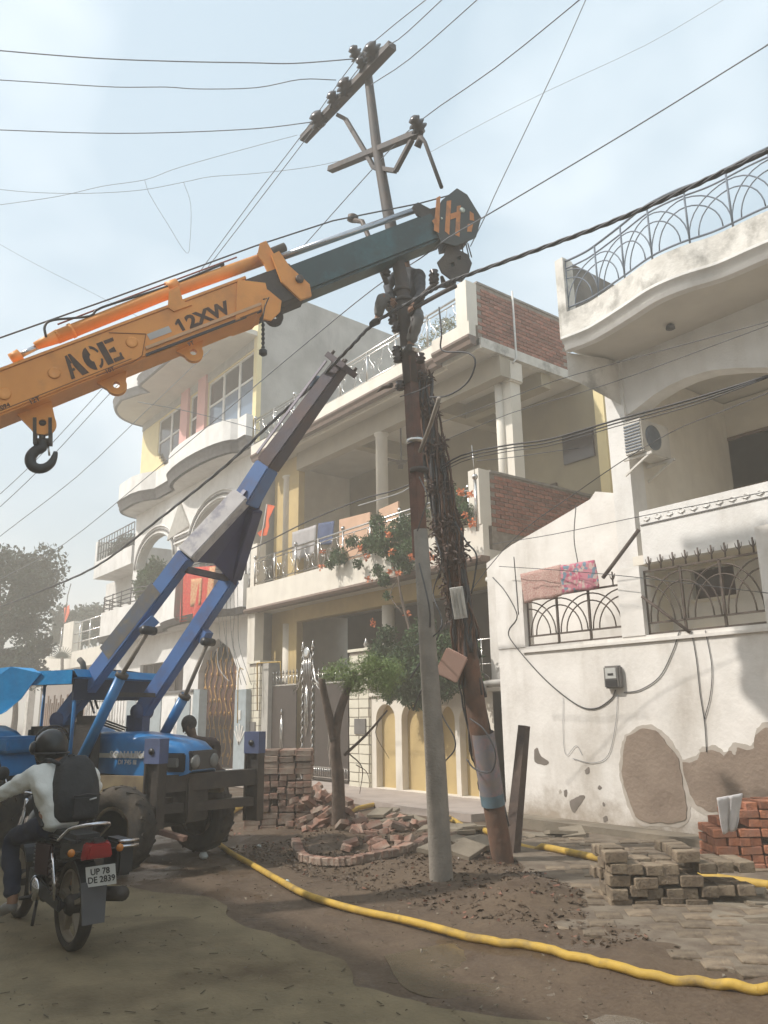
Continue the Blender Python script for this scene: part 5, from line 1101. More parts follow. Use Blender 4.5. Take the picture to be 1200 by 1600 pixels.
# canopy
for u, s in ((-1.06, .62), (-1.06, -.62), (-2.9, .62), (-2.9, -.62)): k = tm(); k.tube([(u, s, 1.0), (u, s, 2.06)], .022, 6); k.build('canopy_post', BLUE, tr)
k = tm(); nx_, ny_ = 14, 10; vs = []
for i in range(nx_ + 1):
    for j in range(ny_ + 1):
        u = -3.0 + 2.0 * i / nx_; s = -.74 + 1.48 * j / ny_; vs.append((u, s, 2.13 + .03 * math.cos(s * 1.8) + .008 * math.sin(u * 17 + s * 5)))
k.add(vs, [(i * (ny_ + 1) + j, i * (ny_ + 1) + j + 1, (i + 1) * (ny_ + 1) + j + 1, (i + 1) * (ny_ + 1) + j) for i in range(nx_) for j in range(ny_)], True); k.build('canopy', TARP, tr, fixn=False)
k = tm(); k.box((-3.0, -.72, 2.05), (-1.02, .72, 2.09)); k.build('canopy_lining', mat('dark_navy_cloth', (.02, .03, .06)), tr)
k = tm(); k.add([(-1.0, -.74, 2.15), (-1.0, .74, 2.15), (-.94, .72, 2.06), (-.94, -.72, 2.06), (-1.0, -.74, 2.04), (-1.0, .74, 2.04)], [(0, 1, 2, 3), (3, 2, 5, 4)]); k.build('canopy_visor', TARP, tr)
k = tm(); k.box((-1.03, -.70, 1.80), (-1.0, .70, 2.05)); k.build('canopy_front_panel', MATS['dark_navy_cloth'], tr)
k = tm(); k.box((-3.0, .742, 1.98), (-1.0, .752, 2.14)); k.build('canopy_valance', TARP, tr)
k = tm(); vs = []; q0s = [(T3(62, 1050, .75)), T3(150, 1052, .75)]
pl = [(0, 1044), (20, 1042), (48, 1044), (66, 1052), (48, 1072), (30, 1092), (12, 1112), (0, 1116), (-30, 1122), (-60, 1100), (-60, 1042)]
for i, (x, y) in enumerate(pl): u, z = tp3(x, y, .76); vs.append((u, .765 + .03 * math.sin(i * 2.3), z))
k.add(vs + [(u, s - .012, z) for u, s, z in vs], [tuple(range(len(vs))), tuple(range(2 * len(vs) - 1, len(vs) - 1, -1))] + [(i, (i + 1) % len(vs), (i + 1) % len(vs) + len(vs), i + len(vs)) for i in range(len(vs))]); k.build('tarp_drop', TARP, tr)
# loader arms and jib
jb = root('loader_jib', 'blue forked steel loader jib rising from the tractor to the pole', 'loader jib', TM @ Vector((-1, 0, 1.6)))
aN = [T3(98, 1125, .42), T3(292, 868, .42)]; aF = [T3(222, 1112, -.42), T3(362, 902, -.42)]
AP = T3(388, 778, 0); TIP = T3(532, 572, 0); apN = T3(384, 782, .10)
for nm, a, b_ in (('arm', aN[0], aN[1]), ('arm', aF[0], aF[1])):
    k = tm(); k.bar(a, b_, .15, .20, (-.6, 0, .8)); k.build(nm, JIBB, jb, bevel=.012)
k = tm(); k.bar(aN[1], (AP[0] - .02, .1, AP[2] - .0), .17, .23, (-.6, 0, .8)); k.build('upper_arm', WORNW, jb, bevel=.012)
k = tm(); k.bar(aF[1], (AP[0] + .0, -.1, AP[2] - .1), .17, .22, (-.6, 0, .8)); k.build('upper_arm', mat('deep_blue_steel', (.045, .05, .14), (.04, .04, .10), 4, .5), jb, bevel=.012)
# gusset plate between the arms
n_ = Vector(aN[1]), Vector(aF[1]), Vector(AP)
k = tm(); P3 = [Vector(aN[1]) + Vector((.03, 0, -.06)), Vector((aN[1][0] + .06, 0, aN[1][2] - .02)), Vector(aF[1]) + Vector((.05, 0, -.10)), Vector(AP) + Vector((.12, -.14, .1)), Vector(AP) + Vector((.04, .14, .06))]
nr_ = (P3[2] - P3[0]).cross(P3[4] - P3[0]).normalized() * .03
k.add([p + nr_ for p in P3] + [p - nr_ for p in P3], [(0, 1, 2, 3, 4), (9, 8, 7, 6, 5)] + [(i, (i + 1) % 5, (i + 1) % 5 + 5, i + 5) for i in range(5)]); k.build('gusset_plate', MATS['deep_blue_steel'], jb)
mid = T3(418, 728, 0)
k = tm(); k.bar((AP[0] - .04, 0, AP[2] - .05), mid, .26, .25, (-.6, 0, .8), .24, .22); k.build('jib_lower', JIBB, jb, bevel=.015)
k = tm(); k.bar(mid, TIP, .24, .22, (-.6, 0, .8), .18, .17); k.build('jib_upper', JIBT, jb, bevel=.015)
k = tm(); d = (Vector(TIP) - Vector(mid)).normalized(); k.bar(Vector(TIP) - d * .02, Vector(TIP) + d * .05, .32, .32, (-.6, 0, .8)); k.build('head_plate', JIBT, jb)
for s in (-.13, .13):
    for t_ in (-.11, .11): k = tm(); c = Vector(TIP) + d * .05; c = c + Vector((-.6, 0, .8)).cross(d).cross(d).normalized() * t_ + Vector((0, s, 0)); k.lathe([(.02, 0), (.02, .05)], c, d, 6); k.build('bolt', BRNM, jb)
k = tm(); k.bar(Vector(mid) + Vector((-.08, .11, .14)), Vector(TIP) + Vector((-.14, .10, .06)), .02, .03); k.build('edge_strip', mat('pale_mauve_edge', (.45, .42, .48)), jb)
k = tm(); k.bar((aN[1][0] - .02, .40, aN[1][2] - .16), (aF[1][0] - .02, -.40, aN[1][2] - .16), .07, .07); k.build('cross_tie', JIBT, jb)
k = tm(); k.bar((-.72, .40, 1.86), (-.72, -.40, 1.86), .05, .05); k.build('cross_tie', DARKM, jb)
# worn sticker with faint script on the near arm, faint script on the jib
A0, A1 = Vector(T3(178, 1010, .51)), Vector(T3(235, 938, .51)); dd = (A1 - A0).normalized()
k = tm(); k.bar(Vector(T3(170, 1022, .42)), Vector(T3(250, 920, .42)), .156, .206, (-.6, 0, .8)); k.build('worn_decal', mat('worn_decal', (.10, .12, .16), (.13, .12, .11), 6, .6, stain=(.22, .18, .10), sscale=8, samt=.7, stretch=(1, 1, 1)), jb)
# rams
for s, lo_, mi_, hi_ in ((.56, (128, 1185), (192, 1052), (232, 985)), (-.42, (255, 1150), (290, 1085), (325, 1003))):
    a, b_, c = T3(*lo_, s), T3(*mi_, s), T3(*hi_, s)
    k = tm(); k.tube([a, b_], .062, 12); o = k.build('ram_barrel', BLUE, jb); k = tm(); k.tube([Vector(b_) - (Vector(b_) - Vector(a)).normalized() * .05, b_], .075, 12); k.build('gland', DARKM, o)
    k = tm(); k.tube([b_, c], .026, 8); k.build('ram_rod', mat('dull_brass_rod', (.30, .26, .22)), jb)
    k = tm(); k.bar((c[0] - .1, c[1] - .02, c[2] - .0), (c[0] - .02, c[1] - .12 if s > 0 else c[1], c[2] + .14), .12, .12); k.build('ram_bracket', JIBB, jb); k = tm(); k.lathe([(.05, -.1), (.05, .1)], c, (0, 1, 0), 10); k.build('pin', BLKP, jb)
for a in (aN[0], aF[0]): k = tm(); k.lathe([(.09, -.12), (.09, .12)], a, (0, 1, 0), 14); k.build('pivot', mat('faded_blue_grey'), jb)

# ================================================================== MOTORCYCLE
MO = Vector((-6.25, 1.99, 0)); MH = Vector((-1, -.035, 0)).normalized(); ML = Vector((-MH.y, MH.x, 0)) * 1.0
if ML.y > 0: ML = -ML
MMx = Matrix((MH, ML, Vector((0, 0, 1)))).transposed().to_4x4(); MMx.translation = MO
def mmb(): return MB(MMx)
bk = root('motorcycle', 'black motorcycle with red tail light seen from behind, carrying the rider', 'motorcycle', MO)
def spoke_wheel(c, R, w):
    k = mmb(); k.lathe([(R * .80, -w * .35), (R * .9, -w * .5), (R * .985, -w * .3), (R, 0), (R * .985, w * .3), (R * .9, w * .5), (R * .80, w * .35)], c, (0, 1, 0), 36, ring=True); o = k.build('wheel', RUBBER, bk)
    k = mmb(); k.lathe([(R * .82, -w * .3), (R * .74, -w * .28), (R * .72, 0), (R * .74, w * .28), (R * .82, w * .3), (R * .79, 0)], c, (0, 1, 0), 32, ring=True); k.build('rim', mat('dusty_alloy', (.26, .22, .17), (.2, .17, .13), 6, .6), o)
    for i in range(5):
        a = 2 * PI * i / 5 + .3; k = mmb(); k.bar((c[0] + .04 * math.cos(a), c[1], c[2] + .04 * math.sin(a)), (c[0] + R * .74 * math.cos(a), c[1], c[2] + R * .74 * math.sin(a)), .03, .045, (0, 1, 0)); k.build('spoke', MATS['dusty_alloy'], o)
    k = mmb(); k.lathe([(.05, -.06), (.075, -.03), (.075, .03), (.05, .06)], c, (0, 1, 0), 16); k.build('hub', DARKM, o)
spoke_wheel((0, 0, .30), .30, .10); spoke_wheel((1.28, 0, .30), .30, .09)
def mtube(name, pts, r, mt, n=8): k = mmb(); k.tube(pts, r, n); return k.build(name, mt, bk)
mtube('frame_tube', [(.0, .08, .30), (.42, .10, .36), (.5, .1, .6), (.95, .03, .78)], .022, BLKM); mtube('frame_tube', [(-.15, .09, .66), (.45, .09, .64), (.9, .04, .80), (1.0, 0, .92)], .018, BLKM); mtube('frame_tube', [(-.15, -.09, .66), (.45, -.09, .64), (.9, -.04, .80)], .018, BLKM)
for s in (.085, -.085): mtube('front_fork', [(1.28, s, .30), (1.02, s, .95)], .022, CHROME); mtube('swingarm', [(0, s, .30), (.45, s * .9, .36)], .022, BLKM)
for s in (.13, -.13):
    mtube('rear_shock', [(.02, s, .34), (.14, s, .64)], .016, CHROME); mtube('shock_spring', [(.035 + .10 * i / 40 + .0, s + .032 * math.cos(i * .95), .38 + .22 * i / 40 + .0 + .0 * math.sin(i)) for i in range(41)], .009, BRNM, 5)
k = mmb(); k.box((.40, -.11, .26), (.75, .11, .50)); k.build('engine', DARKM, bk, bevel=.03); k = mmb()
for i in range(6): k.box((.55, -.09, .50 + i * .028), (.72, .09, .512 + i * .028))
k.build('cooling_fins', mat('grey_alloy', (.2, .19, .18)), bk); k = mmb(); k.lathe([(.09, 0), (.09, .04), (.05, .06)], (.46, .11, .36), (0, 1, 0), 16); k.build('crankcase_cover', CHROME, bk)
for s in (1, -1):
    k = mmb(); k.plate([(.18, .48), (.48, .46), (.50, .68), (.15, .70)], [], (0, 0, 0), (1, 0, 0), (0, 0, 1), (0, 1, 0), s * .12, s * .15); k.build('side_panel', mat('maroon_black', (.05, .022, .022)), bk, bevel=.01)
k = mmb(); k.lathe([(.10, .0), (.14, .06), (.14, .18), (.09, .26)], (.62, 0, .78), (1, 0, .1), 16); k.build('fuel_tank', BLKP, bk)
k = mmb(); k.box((-.22, -.12, .70), (.60, .12, .79)); k.build('saddle', mat('seat_vinyl', (.03, .03, .03), None, 9, .6), bk, bevel=.035)
k = mmb(); k.hexa([(-.40, -.06, .68), (-.40, .06, .68), (.05, .12, .58), (.05, -.12, .58), (-.40, -.05, .79), (-.40, .05, .79), (.05, .12, .73), (.05, -.12, .73)]); k.build('tail_cowl', BLKP, bk, bevel=.02)
k = mmb(); k.hexa([(-.43, -.09, .66), (-.43, .09, .66), (-.34, .11, .64), (-.34, -.11, .64), (-.43, -.07, .75), (-.43, .07, .75), (-.34, .09, .76), (-.34, -.09, .76)]); k.build('tail_light', mat('red_lens', (.30, .012, .012), (.22, .01, .01), 6, .2), bk, bevel=.01)
mtube('grab_rail', [(.18, .14, .74), (-.02, .15, .75), (-.20, .14, .84), (-.34, .08, .87), (-.36, 0, .875), (-.34, -.08, .87), (-.20, -.14, .84), (.0, -.15, .75)], .014, CHROME)
PT = [W(113, 1352, X=-5.80), W(157, 1345, X=-5.80)]
cpl = MMx @ Vector((-.42, -.02, .545)); X_ = (RT + UP * .14).normalized(); N_ = (-FW + UP * .2); N_ = (N_ - X_ * N_.dot(X_)).normalized(); Z_ = N_.cross(X_)
plt = MB().obox(cpl, X_, Z_, N_, .205, .13, .006).build('number_plate', mat('plate_white', (.62, .62, .60), (.55, .55, .53), 9), bk)
for i, tx_ in enumerate(('UP 78', 'DE 2839')): text(bk, tx_, cpl + N_ * .004 + Z_ * (.010 - .052 * i) - X_ * (.07 if i == 0 else .092), X_, Z_, .040, BLKP, 'lettering', .001, .0015, .95)
k = mmb(); k.hexa([(-.40, -.075, .24), (-.40, .075, .24), (-.385, .075, .24), (-.385, -.075, .24), (-.36, -.09, .50), (-.36, .09, .50), (-.345, .09, .50), (-.345, -.09, .50)]); k.build('mudflap', mat('grey_rubber', (.09, .09, .095)), bk)
k = mmb(); pr = [(0 + .335 * math.cos(math.radians(a)), .30 + .335 * math.sin(math.radians(a))) for a in range(60, 171, 10)]
for a, b_ in zip(pr, pr[1:]): k.bar((a[0], 0, a[1]), (b_[0], 0, b_[1]), .13, .012, (a[0], 0, a[1] - .3))
k.build('mudguard', BLKP, bk)
k = mmb(); pr = [(1.28 + .34 * math.cos(math.radians(a)), .30 + .34 * math.sin(math.radians(a))) for a in range(20, 151, 10)]
for a, b_ in zip(pr, pr[1:]): k.bar((a[0], 0, a[1]), (b_[0], 0, b_[1]), .12, .012, (a[0] - 1.28, 0, a[1] - .3))
k.build('mudguard', BLKP, bk)
mtube('exhaust', [(.6, -.1, .3), (.3, -.15, .28), (-.1, -.19, .36)], .03, CHROME); mtube('silencer', [(.1, -.18, .33), (-.38, -.20, .40)], .05, DARKM, 12)
k = mmb(); k.box((-.30, -.30, .50), (-.02, -.18, .74)); k.build('saree_guard_box', BLKP, bk, bevel=.02)
for z in (.70, .735): mtube('guard_bar', [(-.32, -.32, z), (-.32, -.17, z)], .012, CHROME)
mtube('handlebar', [(.86, .36, .98), (.98, .18, 1.02), (1.0, 0, .98), (.98, -.18, 1.02), (.86, -.36, .98)], .013, CHROME)
for s in (.31, -.31): mtube('grip', [(.84, s * 1.24, .975), (.9, s * .98, .995)], .02, BLKP)
k = mmb(); k.lathe([(.09, 0), (.1, .04), (.06, .12)], (1.06, 0, .90), (-1, 0, 0), 16); k.build('headlamp', BLKP, bk)
for s in (1, -1):
    mtube('mirror_stem', [(.93, s * .25, 1.0), (.95, s * .30, 1.14)], .007, CHROME, 5); k = mmb(); k.lathe([(.05, 0), (.055, .01), (.0, .03)], (.94, s * .32, 1.17), (1, 0, 0), 14); k.build('mirror', BLKP, bk)
    mtube('indicator_stem', [(-.34, s * .08, .70), (-.34, s * .15, .70)], .008, BLKM, 5); k = mmb(); k.ball((-.35, s * .17, .70), .028, 8); k.build('indicator', mat('amber_lens', (.55, .20, .03), None, 5, .2), bk)
    mtube('footrest', [(.48, s * .1, .30), (.48, s * .24, .30)], .014, BLKM, 6)
mtube('side_stand', [(.5, .1, .3), (.38, .16, .12)], .012, BLKM, 6); k = mmb(); k.plate([(-.05, .27), (.45, .31), (.45, .44), (-.05, .36)], [], (0, 0, 0), (1, 0, 0), (0, 0, 1), (0, 1, 0), .10, .13); k.build('chain_case', BLKP, bk, bevel=.01)

# ------------------------------------------------------------------ rider
SKIN = mat('brown_skin', (.28, .15, .09), (.25, .13, .08), 5, .55)
def hand_joints(J, B, wrist, w, d, side, r=.0085, tag_=''):
    """five fingers rooted in the palm, curled; w wrist pos, d forward, side towards the thumb"""
    w = Vector(w); d = Vector(d).normalized(); sd = (Vector(side) - d * Vector(side).dot(d)).normalized(); dn = d.cross(sd)
    if dn.z > 0: dn = -dn
    J[tag_ + 'palm'] = (w + d * .05, (.034, .017)); B.append((wrist, tag_ + 'palm'))
    for i, (o, l) in enumerate(((.030, .070), (.010, .078), (-.010, .072), (-.028, .058))):
        a = w + d * .085 + sd * o; J[tag_ + f'f{i}a'] = (a, r * 1.1); J[tag_ + f'f{i}b'] = (a + d * l * .45 + dn * .012, r); J[tag_ + f'f{i}c'] = (a + d * l * .55 + dn * .045, r * .85)
        B += [(tag_ + 'palm', tag_ + f'f{i}a'), (tag_ + f'f{i}a', tag_ + f'f{i}b'), (tag_ + f'f{i}b', tag_ + f'f{i}c')]
    J[tag_ + 't0'] = (w + d * .03 + sd * .035 + dn * .01, r * 1.3); J[tag_ + 't1'] = (w + d * .065 + sd * .052 + dn * .03, r); B += [(tag_ + 'palm', tag_ + 't0'), (tag_ + 't0', tag_ + 't1')]
FOLD = bpy.data.textures.new('folds', 'CLOUDS'); FOLD.noise_scale = .085; FOLD.noise_depth = 1
def person(label, Pj, top, bottom, shoe, loc, hands=True, sk=SKIN, hair=True, face=None):
    """Pj: joint positions (world). One continuous body; clothes, shoes and hair are children"""
    V = Vector; J = {}; B = []
    def j(k, r): J[k] = (V(Pj[k]), r)
    j('pelvis', .11); j('belly', .105); j('chest', .12); j('neck', .05); j('head', .085); J['crown'] = (V(Pj['head']) + (V(Pj['head']) - V(Pj['neck'])).normalized() * .07, .075)
    B += [('pelvis', 'belly'), ('belly', 'chest'), ('chest', 'neck'), ('neck', 'head'), ('head', 'crown')]
    for s in 'LR':
        j('sh' + s, .055); j('el' + s, .04); j('wr' + s, .027); B += [('chest', 'sh' + s), ('sh' + s, 'el' + s), ('el' + s, 'wr' + s)]
        j('hip' + s, .085); j('kn' + s, .055); j('an' + s, .04); j('toe' + s, .03); B += [('pelvis', 'hip' + s), ('hip' + s, 'kn' + s), ('kn' + s, 'an' + s), ('an' + s, 'toe' + s)]
        if hands: hand_joints(J, B, 'wr' + s, J['wr' + s][0], J['wr' + s][0] - J['el' + s][0], Pj.get('thumb' + s, (0, 0, 1)), tag_=s)
    bd = skinned('person', J, B, sk); tag(bd, label, 'person')
    T = {k: (J[k][0], r) for k, r in (('chest', .160), ('belly', .148), ('pelvis', .145), ('shL', .080), ('elL', .058), ('wrL', .042), ('shR', .080), ('elR', .058), ('wrR', .042))}
    T['collar'] = (J['chest'][0].lerp(J['neck'][0], .80), .064); T['hem'] = (J['pelvis'][0] - (J['belly'][0] - J['pelvis'][0]).normalized() * .07, .155)
    skinned('shirt', T, [('chest', 'collar'), ('chest', 'belly'), ('belly', 'pelvis'), ('pelvis', 'hem'), ('chest', 'shL'), ('shL', 'elL'), ('elL', 'wrL'), ('chest', 'shR'), ('shR', 'elR'), ('elR', 'wrR')], top, bd)
    L_ = {'pelvis': (J['pelvis'][0], .118)}
    for s in 'LR':
        L_['hip' + s] = (J['hip' + s][0], .098); L_['kn' + s] = (J['kn' + s][0], .075); L_['an' + s] = (J['kn' + s][0].lerp(J['an' + s][0], .92), .062)
    skinned('trousers', L_, [('pelvis', 'hipL'), ('hipL', 'knL'), ('knL', 'anL'), ('pelvis', 'hipR'), ('hipR', 'knR'), ('knR', 'anR')], bottom, bd)
    for c_ in bd.children:
        if c_.name.split('.')[0] in ('shirt', 'trousers'):
            dm = c_.modifiers.new('folds', 'DISPLACE'); dm.texture = FOLD; dm.strength = .035; dm.mid_level = .5; dm.texture_coords = 'LOCAL'
    for s in 'LR':
        a, t_ = J['an' + s][0], J['toe' + s][0]; d = (t_ - a).normalized(); S = {'h': (a - d * .03 - V((0, 0, .02)), .045), 'm': (a.lerp(t_, .55), .046), 't': (t_ + d * .05, .036)}
        skinned('shoe', S, [('h', 'm'), ('m', 't')], shoe, bd)
    if hair:
        h = J['head'][0]; up = (h - J['neck'][0]).normalized(); f = V(face or (1, 0, 0)); f = (f - up * f.dot(up)).normalized()
        k = MB(); k.ball(h + up * .055 - f * .018, .108, 16, (.95, .95, 1.0)); k.build('hair', mat('black_hair', (.012, .01, .009), (.025, .02, .018), 30, .7, .8, 60), bd)
        k = MB(); k.ball(h + f * .085 + up * .0, .016, 8, (1, 1, 1.6)); k.build('nose', sk, bd)
        sd = f.cross(up)
        for s in (-1, 1): MB().ball(h + f * .075 + sd * s * .032 + up * .025, .011, 8).build('eye', BLKP, bd); MB().ball(h + sd * s * .088, .02, 8, (.7, .7, 1.4)).build('ear', sk, bd)
        MB().obox(h + f * .082 - up * .045, sd, f, up, .045, .008, .01).build('mouth', mat('lip', (.25, .09, .07)), bd)
    return bd
def M3(u, s, z): return MMx @ Vector((u, s, z))
SHIRT = mat('pale_grey_shirt', (.74, .75, .72), (.64, .65, .62), 5, .85, .9, 9)
DENIM = mat('dark_denim', (.022, .026, .05), (.03, .033, .05), 8, .9, .3, 40)
SHOE = mat('grey_sports_shoe', (.22, .21, .20), (.15, .14, .13), 6, .7)
rp_ = dict(pelvis=M3(.32, .04, .83), belly=M3(.36, .05, .97), chest=M3(.42, .045, 1.13), neck=M3(.50, .05, 1.27), head=M3(.55, .07, 1.37),
           shL=M3(.46, .235, 1.165), elL=M3(.70, .40, 1.02), wrL=M3(.87, .35, 1.01), shR=M3(.46, -.21, 1.165), elR=M3(.72, -.36, 1.0), wrR=M3(.86, -.32, 1.0),
           hipL=M3(.40, .13, .80), knL=M3(.80, .25, .68), anL=M3(.62, .24, .24), toeL=M3(.78, .27, .17), hipR=M3(.40, -.12, .80), knR=M3(.82, -.22, .64), anR=M3(.54, -.17, .30), toeR=M3(.70, -.18, .27), thumbL=(0, .5, .5), thumbR=(0, -.5, .5))
rd_ = person('rider in pale shirt, dark jeans and black helmet on the motorcycle', rp_, SHIRT, DENIM, SHOE, None, hair=False)
hc = M3(.56, .08, 1.375)
k = MB(); k.ball(hc, .142, 22, (1.08, .92, 1.0)); hm = k.build('helmet', mat('glossy_black', (.010, .010, .011), (.016, .016, .017), 5, .3), rd_)
k = MB(); k.tube([hc + (M3(-.02, 0, 0) - MO) * 0 + Vector((.15 * math.cos(a) * 1.0, .135 * math.sin(a), -.045)) for a in [2 * PI * i / 24 for i in range(25)]], .010, 6); k.build('helmet_rim', BLKP, hm)
k = MB(); k.tube([hc + Vector((.06 * math.cos(a) * 0 + .02, .13 * math.cos(a), .05 + .115 * math.sin(a))) for a in [PI * i / 16 for i in range(17)]], .006, 5); k.build('helmet_seam', BLKP, hm)
k = MB(); k.lathe([(.045, 0), (.05, .01), (.03, .03), (0, .032)], hc + Vector((.0, -.128, -.0)), (0, -1, .1), 14); k.build('visor_pivot', BLKP, hm)
k = MB(); k.ball(hc + Vector((.125, -.015, .03)), .03, 10, (.6, 1, .7)); k.build('helmet_vent', CHROME, hm)
# backpack: body, front pocket, straps, logo stroke
bpk = root('backpack', 'black backpack worn on the rider\'s back', 'backpack', M3(.25, 0, .85))
BPK = mat('black_nylon', (.022, .022, .024), (.032, .032, .034), 14, .75, .4, 30)
k = mmb(); rings = []
for t, (z, hw_, dep) in enumerate(((.84, .13, .08), (.88, .165, .12), (1.0, .18, .14), (1.12, .175, .135), (1.25, .14, .11), (1.31, .08, .07))):
    uc = .20 + (z - .78) * .28 - .0
    rings.append([(uc + dep * math.cos(a) * (.75 if math.cos(a) > 0 else 1.15) * (-1), hw_ * math.copysign(abs(math.sin(a)) ** .6, math.sin(a)) - .045, z) for a in [2 * PI * i / 20 for i in range(20)]])
n = 20; k.add([p for r in rings for p in r], [(a * n + i, a * n + (i + 1) % n, (a + 1) * n + (i + 1) % n, (a + 1) * n + i) for a in range(5) for i in range(n)] + [tuple(range(n)), tuple(5 * n + i for i in range(n))], True); k.build('bag', BPK, bpk)
k = mmb(); k.box((.045, -.15, .87), (.09, .06, 1.04)); k.build('front_pocket', BPK, bpk, bevel=.022)
k = mmb(); k.tube([(.02, -.145, 1.035), (.01, -.045, 1.045), (.02, .055, 1.035)], .005, 4); k.build('zip', BLKM, bpk)
k = mmb(); k.tube([(.008, -.11, 1.015), (.006, -.06, 1.005)], .006, 4); k.build('logo', mat('pale_grey_print', (.5, .5, .5)), bpk)
k = mmb(); k.tube([(.33, -.02, 1.28), (.30, -.02, 1.32), (.30, .02, 1.32), (.33, .02, 1.28)], .008, 5); k.build('carry_loop', BPK, bpk)
for s in (-1, 1): k = mmb(); k.tube(curve_pts([(.30, s * .08, 1.25), (.40, s * .14, 1.285), (.52, s * .15, 1.25), (.58, s * .16, 1.10), (.48, s * .19, .95), (.28, s * .18, .82)], 4), .016, 6); k.build('strap', BPK, bpk)

# ------------------------------------------------------------------ man behind the bonnet, and the lineman on the pole
mq = W(304, 1215, D=10.4); mx_, my_ = mq.x, mq.y
hd_ = W(296, 1137, D=10.4)
b0 = Vector((hd_.x, hd_.y, 0)); hh = hd_.z; rt = Vector((_r0.x, _r0.y, 0))
V = Vector
pj = dict(head=hd_, neck=b0 + rt * .06 + V((0, 0, hh - .12)), chest=b0 + rt * .14 + V((0, 0, hh - .26)), belly=b0 + rt * .24 + V((0, 0, hh - .45)), pelvis=b0 + rt * .34 + V((0, 0, hh - .60)),
          shL=b0 + rt * .16 + V((-.13, -.12, hh - .20)), elL=b0 + rt * .0 + V((-.16, -.2, hh - .42)), wrL=b0 - rt * .16 + V((-.1, -.2, hh - .44)), shR=b0 + rt * .2 + V((.13, .12, hh - .20)), elR=b0 + rt * .1 + V((.16, .2, hh - .42)), wrR=b0 - rt * .1 + V((.1, .2, hh - .46)),
          hipL=b0 + rt * .36 + V((-.08, -.07, hh - .62)), knL=b0 + rt * .30 + V((-.12, -.10, .46)), anL=b0 + rt * .36 + V((-.1, -.1, .09)), toeL=b0 + rt * .22 + V((-.1, -.1, .05)), hipR=b0 + rt * .36 + V((.08, .07, hh - .62)), knR=b0 + rt * .32 + V((.12, .10, .46)), anR=b0 + rt * .40 + V((.1, .1, .09)), toeR=b0 + rt * .26 + V((.1, .1, .05)))
person('man with black curly hair in dark clothes bending behind the tractor bonnet', pj, mat('dark_brown_shirt', (.05, .03, .025), (.035, .022, .02), 6, .9), mat('dark_trousers', (.03, .026, .025)), mat('dark_shoe', (.03, .025, .02)), None, sk=mat('dark_skin', (.13, .075, .05), (.11, .06, .04), 5, .6), face=-rt)
lm = lambda x, y, bk_=.0: WPL(x, y, PO + V((0, bk_, 0)), PN)
pl_ = lm(640, 490, .28)
pj = dict(pelvis=pl_, belly=lm(641, 468, .28), chest=lm(640, 440, .28), neck=lm(634, 415, .24), head=lm(630, 398, .22),
          shL=lm(617, 432, .22), elL=lm(606, 447, .05), wrL=lm(612, 468, -.10), shR=lm(655, 430, .30), elR=lm(658, 462, .14), wrR=lm(645, 476, -.08),
          hipL=lm(627, 492, .22), knL=lm(597, 461, -.22), anL=lm(590, 500, -.18), toeL=lm(582, 506, -.30), hipR=lm(650, 494, .28), knR=lm(652, 498, -.05), anR=lm(641, 540, -.02), toeR=lm(636, 548, -.12), thumbL=(1, 0, 0), thumbR=(-1, 0, 0))
person('lineman in dark shirt and grey trousers straddling the pole under the green boom', pj, mat('dark_slate_shirt', (.045, .05, .06), (.06, .062, .07), 6, .9), mat('grey_trousers', (.17, .165, .16), (.13, .125, .12), 6, .9), mat('dark_shoe'), None, face=Vector((-.3, -1, 0)))

# ================================================================== VEGETATION
LEAFD = leafmat('dark_green_leaf', (.065, .115, .035), (.032, .062, .024)); LEAFM = leafmat('mid_green_leaf', (.07, .13, .035), (.035, .07, .025)); LEAFP = leafmat('pale_green_leaf', (.23, .30, .10), (.13, .20, .06))
LEAFF = leafmat('far_tree_leaf', (.04, .062, .03), (.018, .032, .016)); FLOW = leafmat('orange_flower', (.72, .24, .10), (.60, .17, .06), .6)
def limb(parent, pts, r0, r1, mt=BARK, name='limb'):
    c = curve_pts(pts, 4); n_ = len(c); k = MB(); k.tube(c, [r0 + (r1 - r0) * i / (n_ - 1) for i in range(n_)], 7); return k.build(name, mt, parent)
rnd = random.Random(11)
def far_tree(label, px_, py_, D, rpx, n, zs=1.0, sd=1):
    c = W(px_, py_, D=D); R = rpx / F * D; b = V((c.x, c.y, 0)); t = root('tree', label, 'tree', b, 'trees beyond the houses')
    limb(t, [b, b + V((.2, .1, c.z * .4)), c - V((0, 0, R * .3))], R * .11, R * .05, BARK, 'trunk'); rr = random.Random(sd); cl = []
    for i in range(26):
        a, e = rr.uniform(0, 6.28), rr.uniform(-.8, 1); q = c + V((math.cos(a) * R * .8 * rr.random() ** .5, math.sin(a) * R * .8 * rr.random() ** .5, e * R * .75 * zs)); cl.append((q, R * rr.uniform(.2, .42)))
        if i < 7: limb(t, [c - V((0, 0, R * .5)), c.lerp(q, .5), q], R * .03, R * .008)
    leaves('crown', cl, n, D / F * 7.5, LEAFF, t, .6, 0, sd); return t
far_tree('big dense dark tree filling the left edge behind the tractor canopy', 5, 930, 33, 92, 9000, sd=4)
far_tree('lower bushy tree between the big tree and the white houses', 128, 985, 48, 48, 4000, .7, sd=6)
far_tree('dark shrubby tree low behind the tractor canopy at the left edge', 26, 1035, 32, 58, 5000, .6, sd=8)
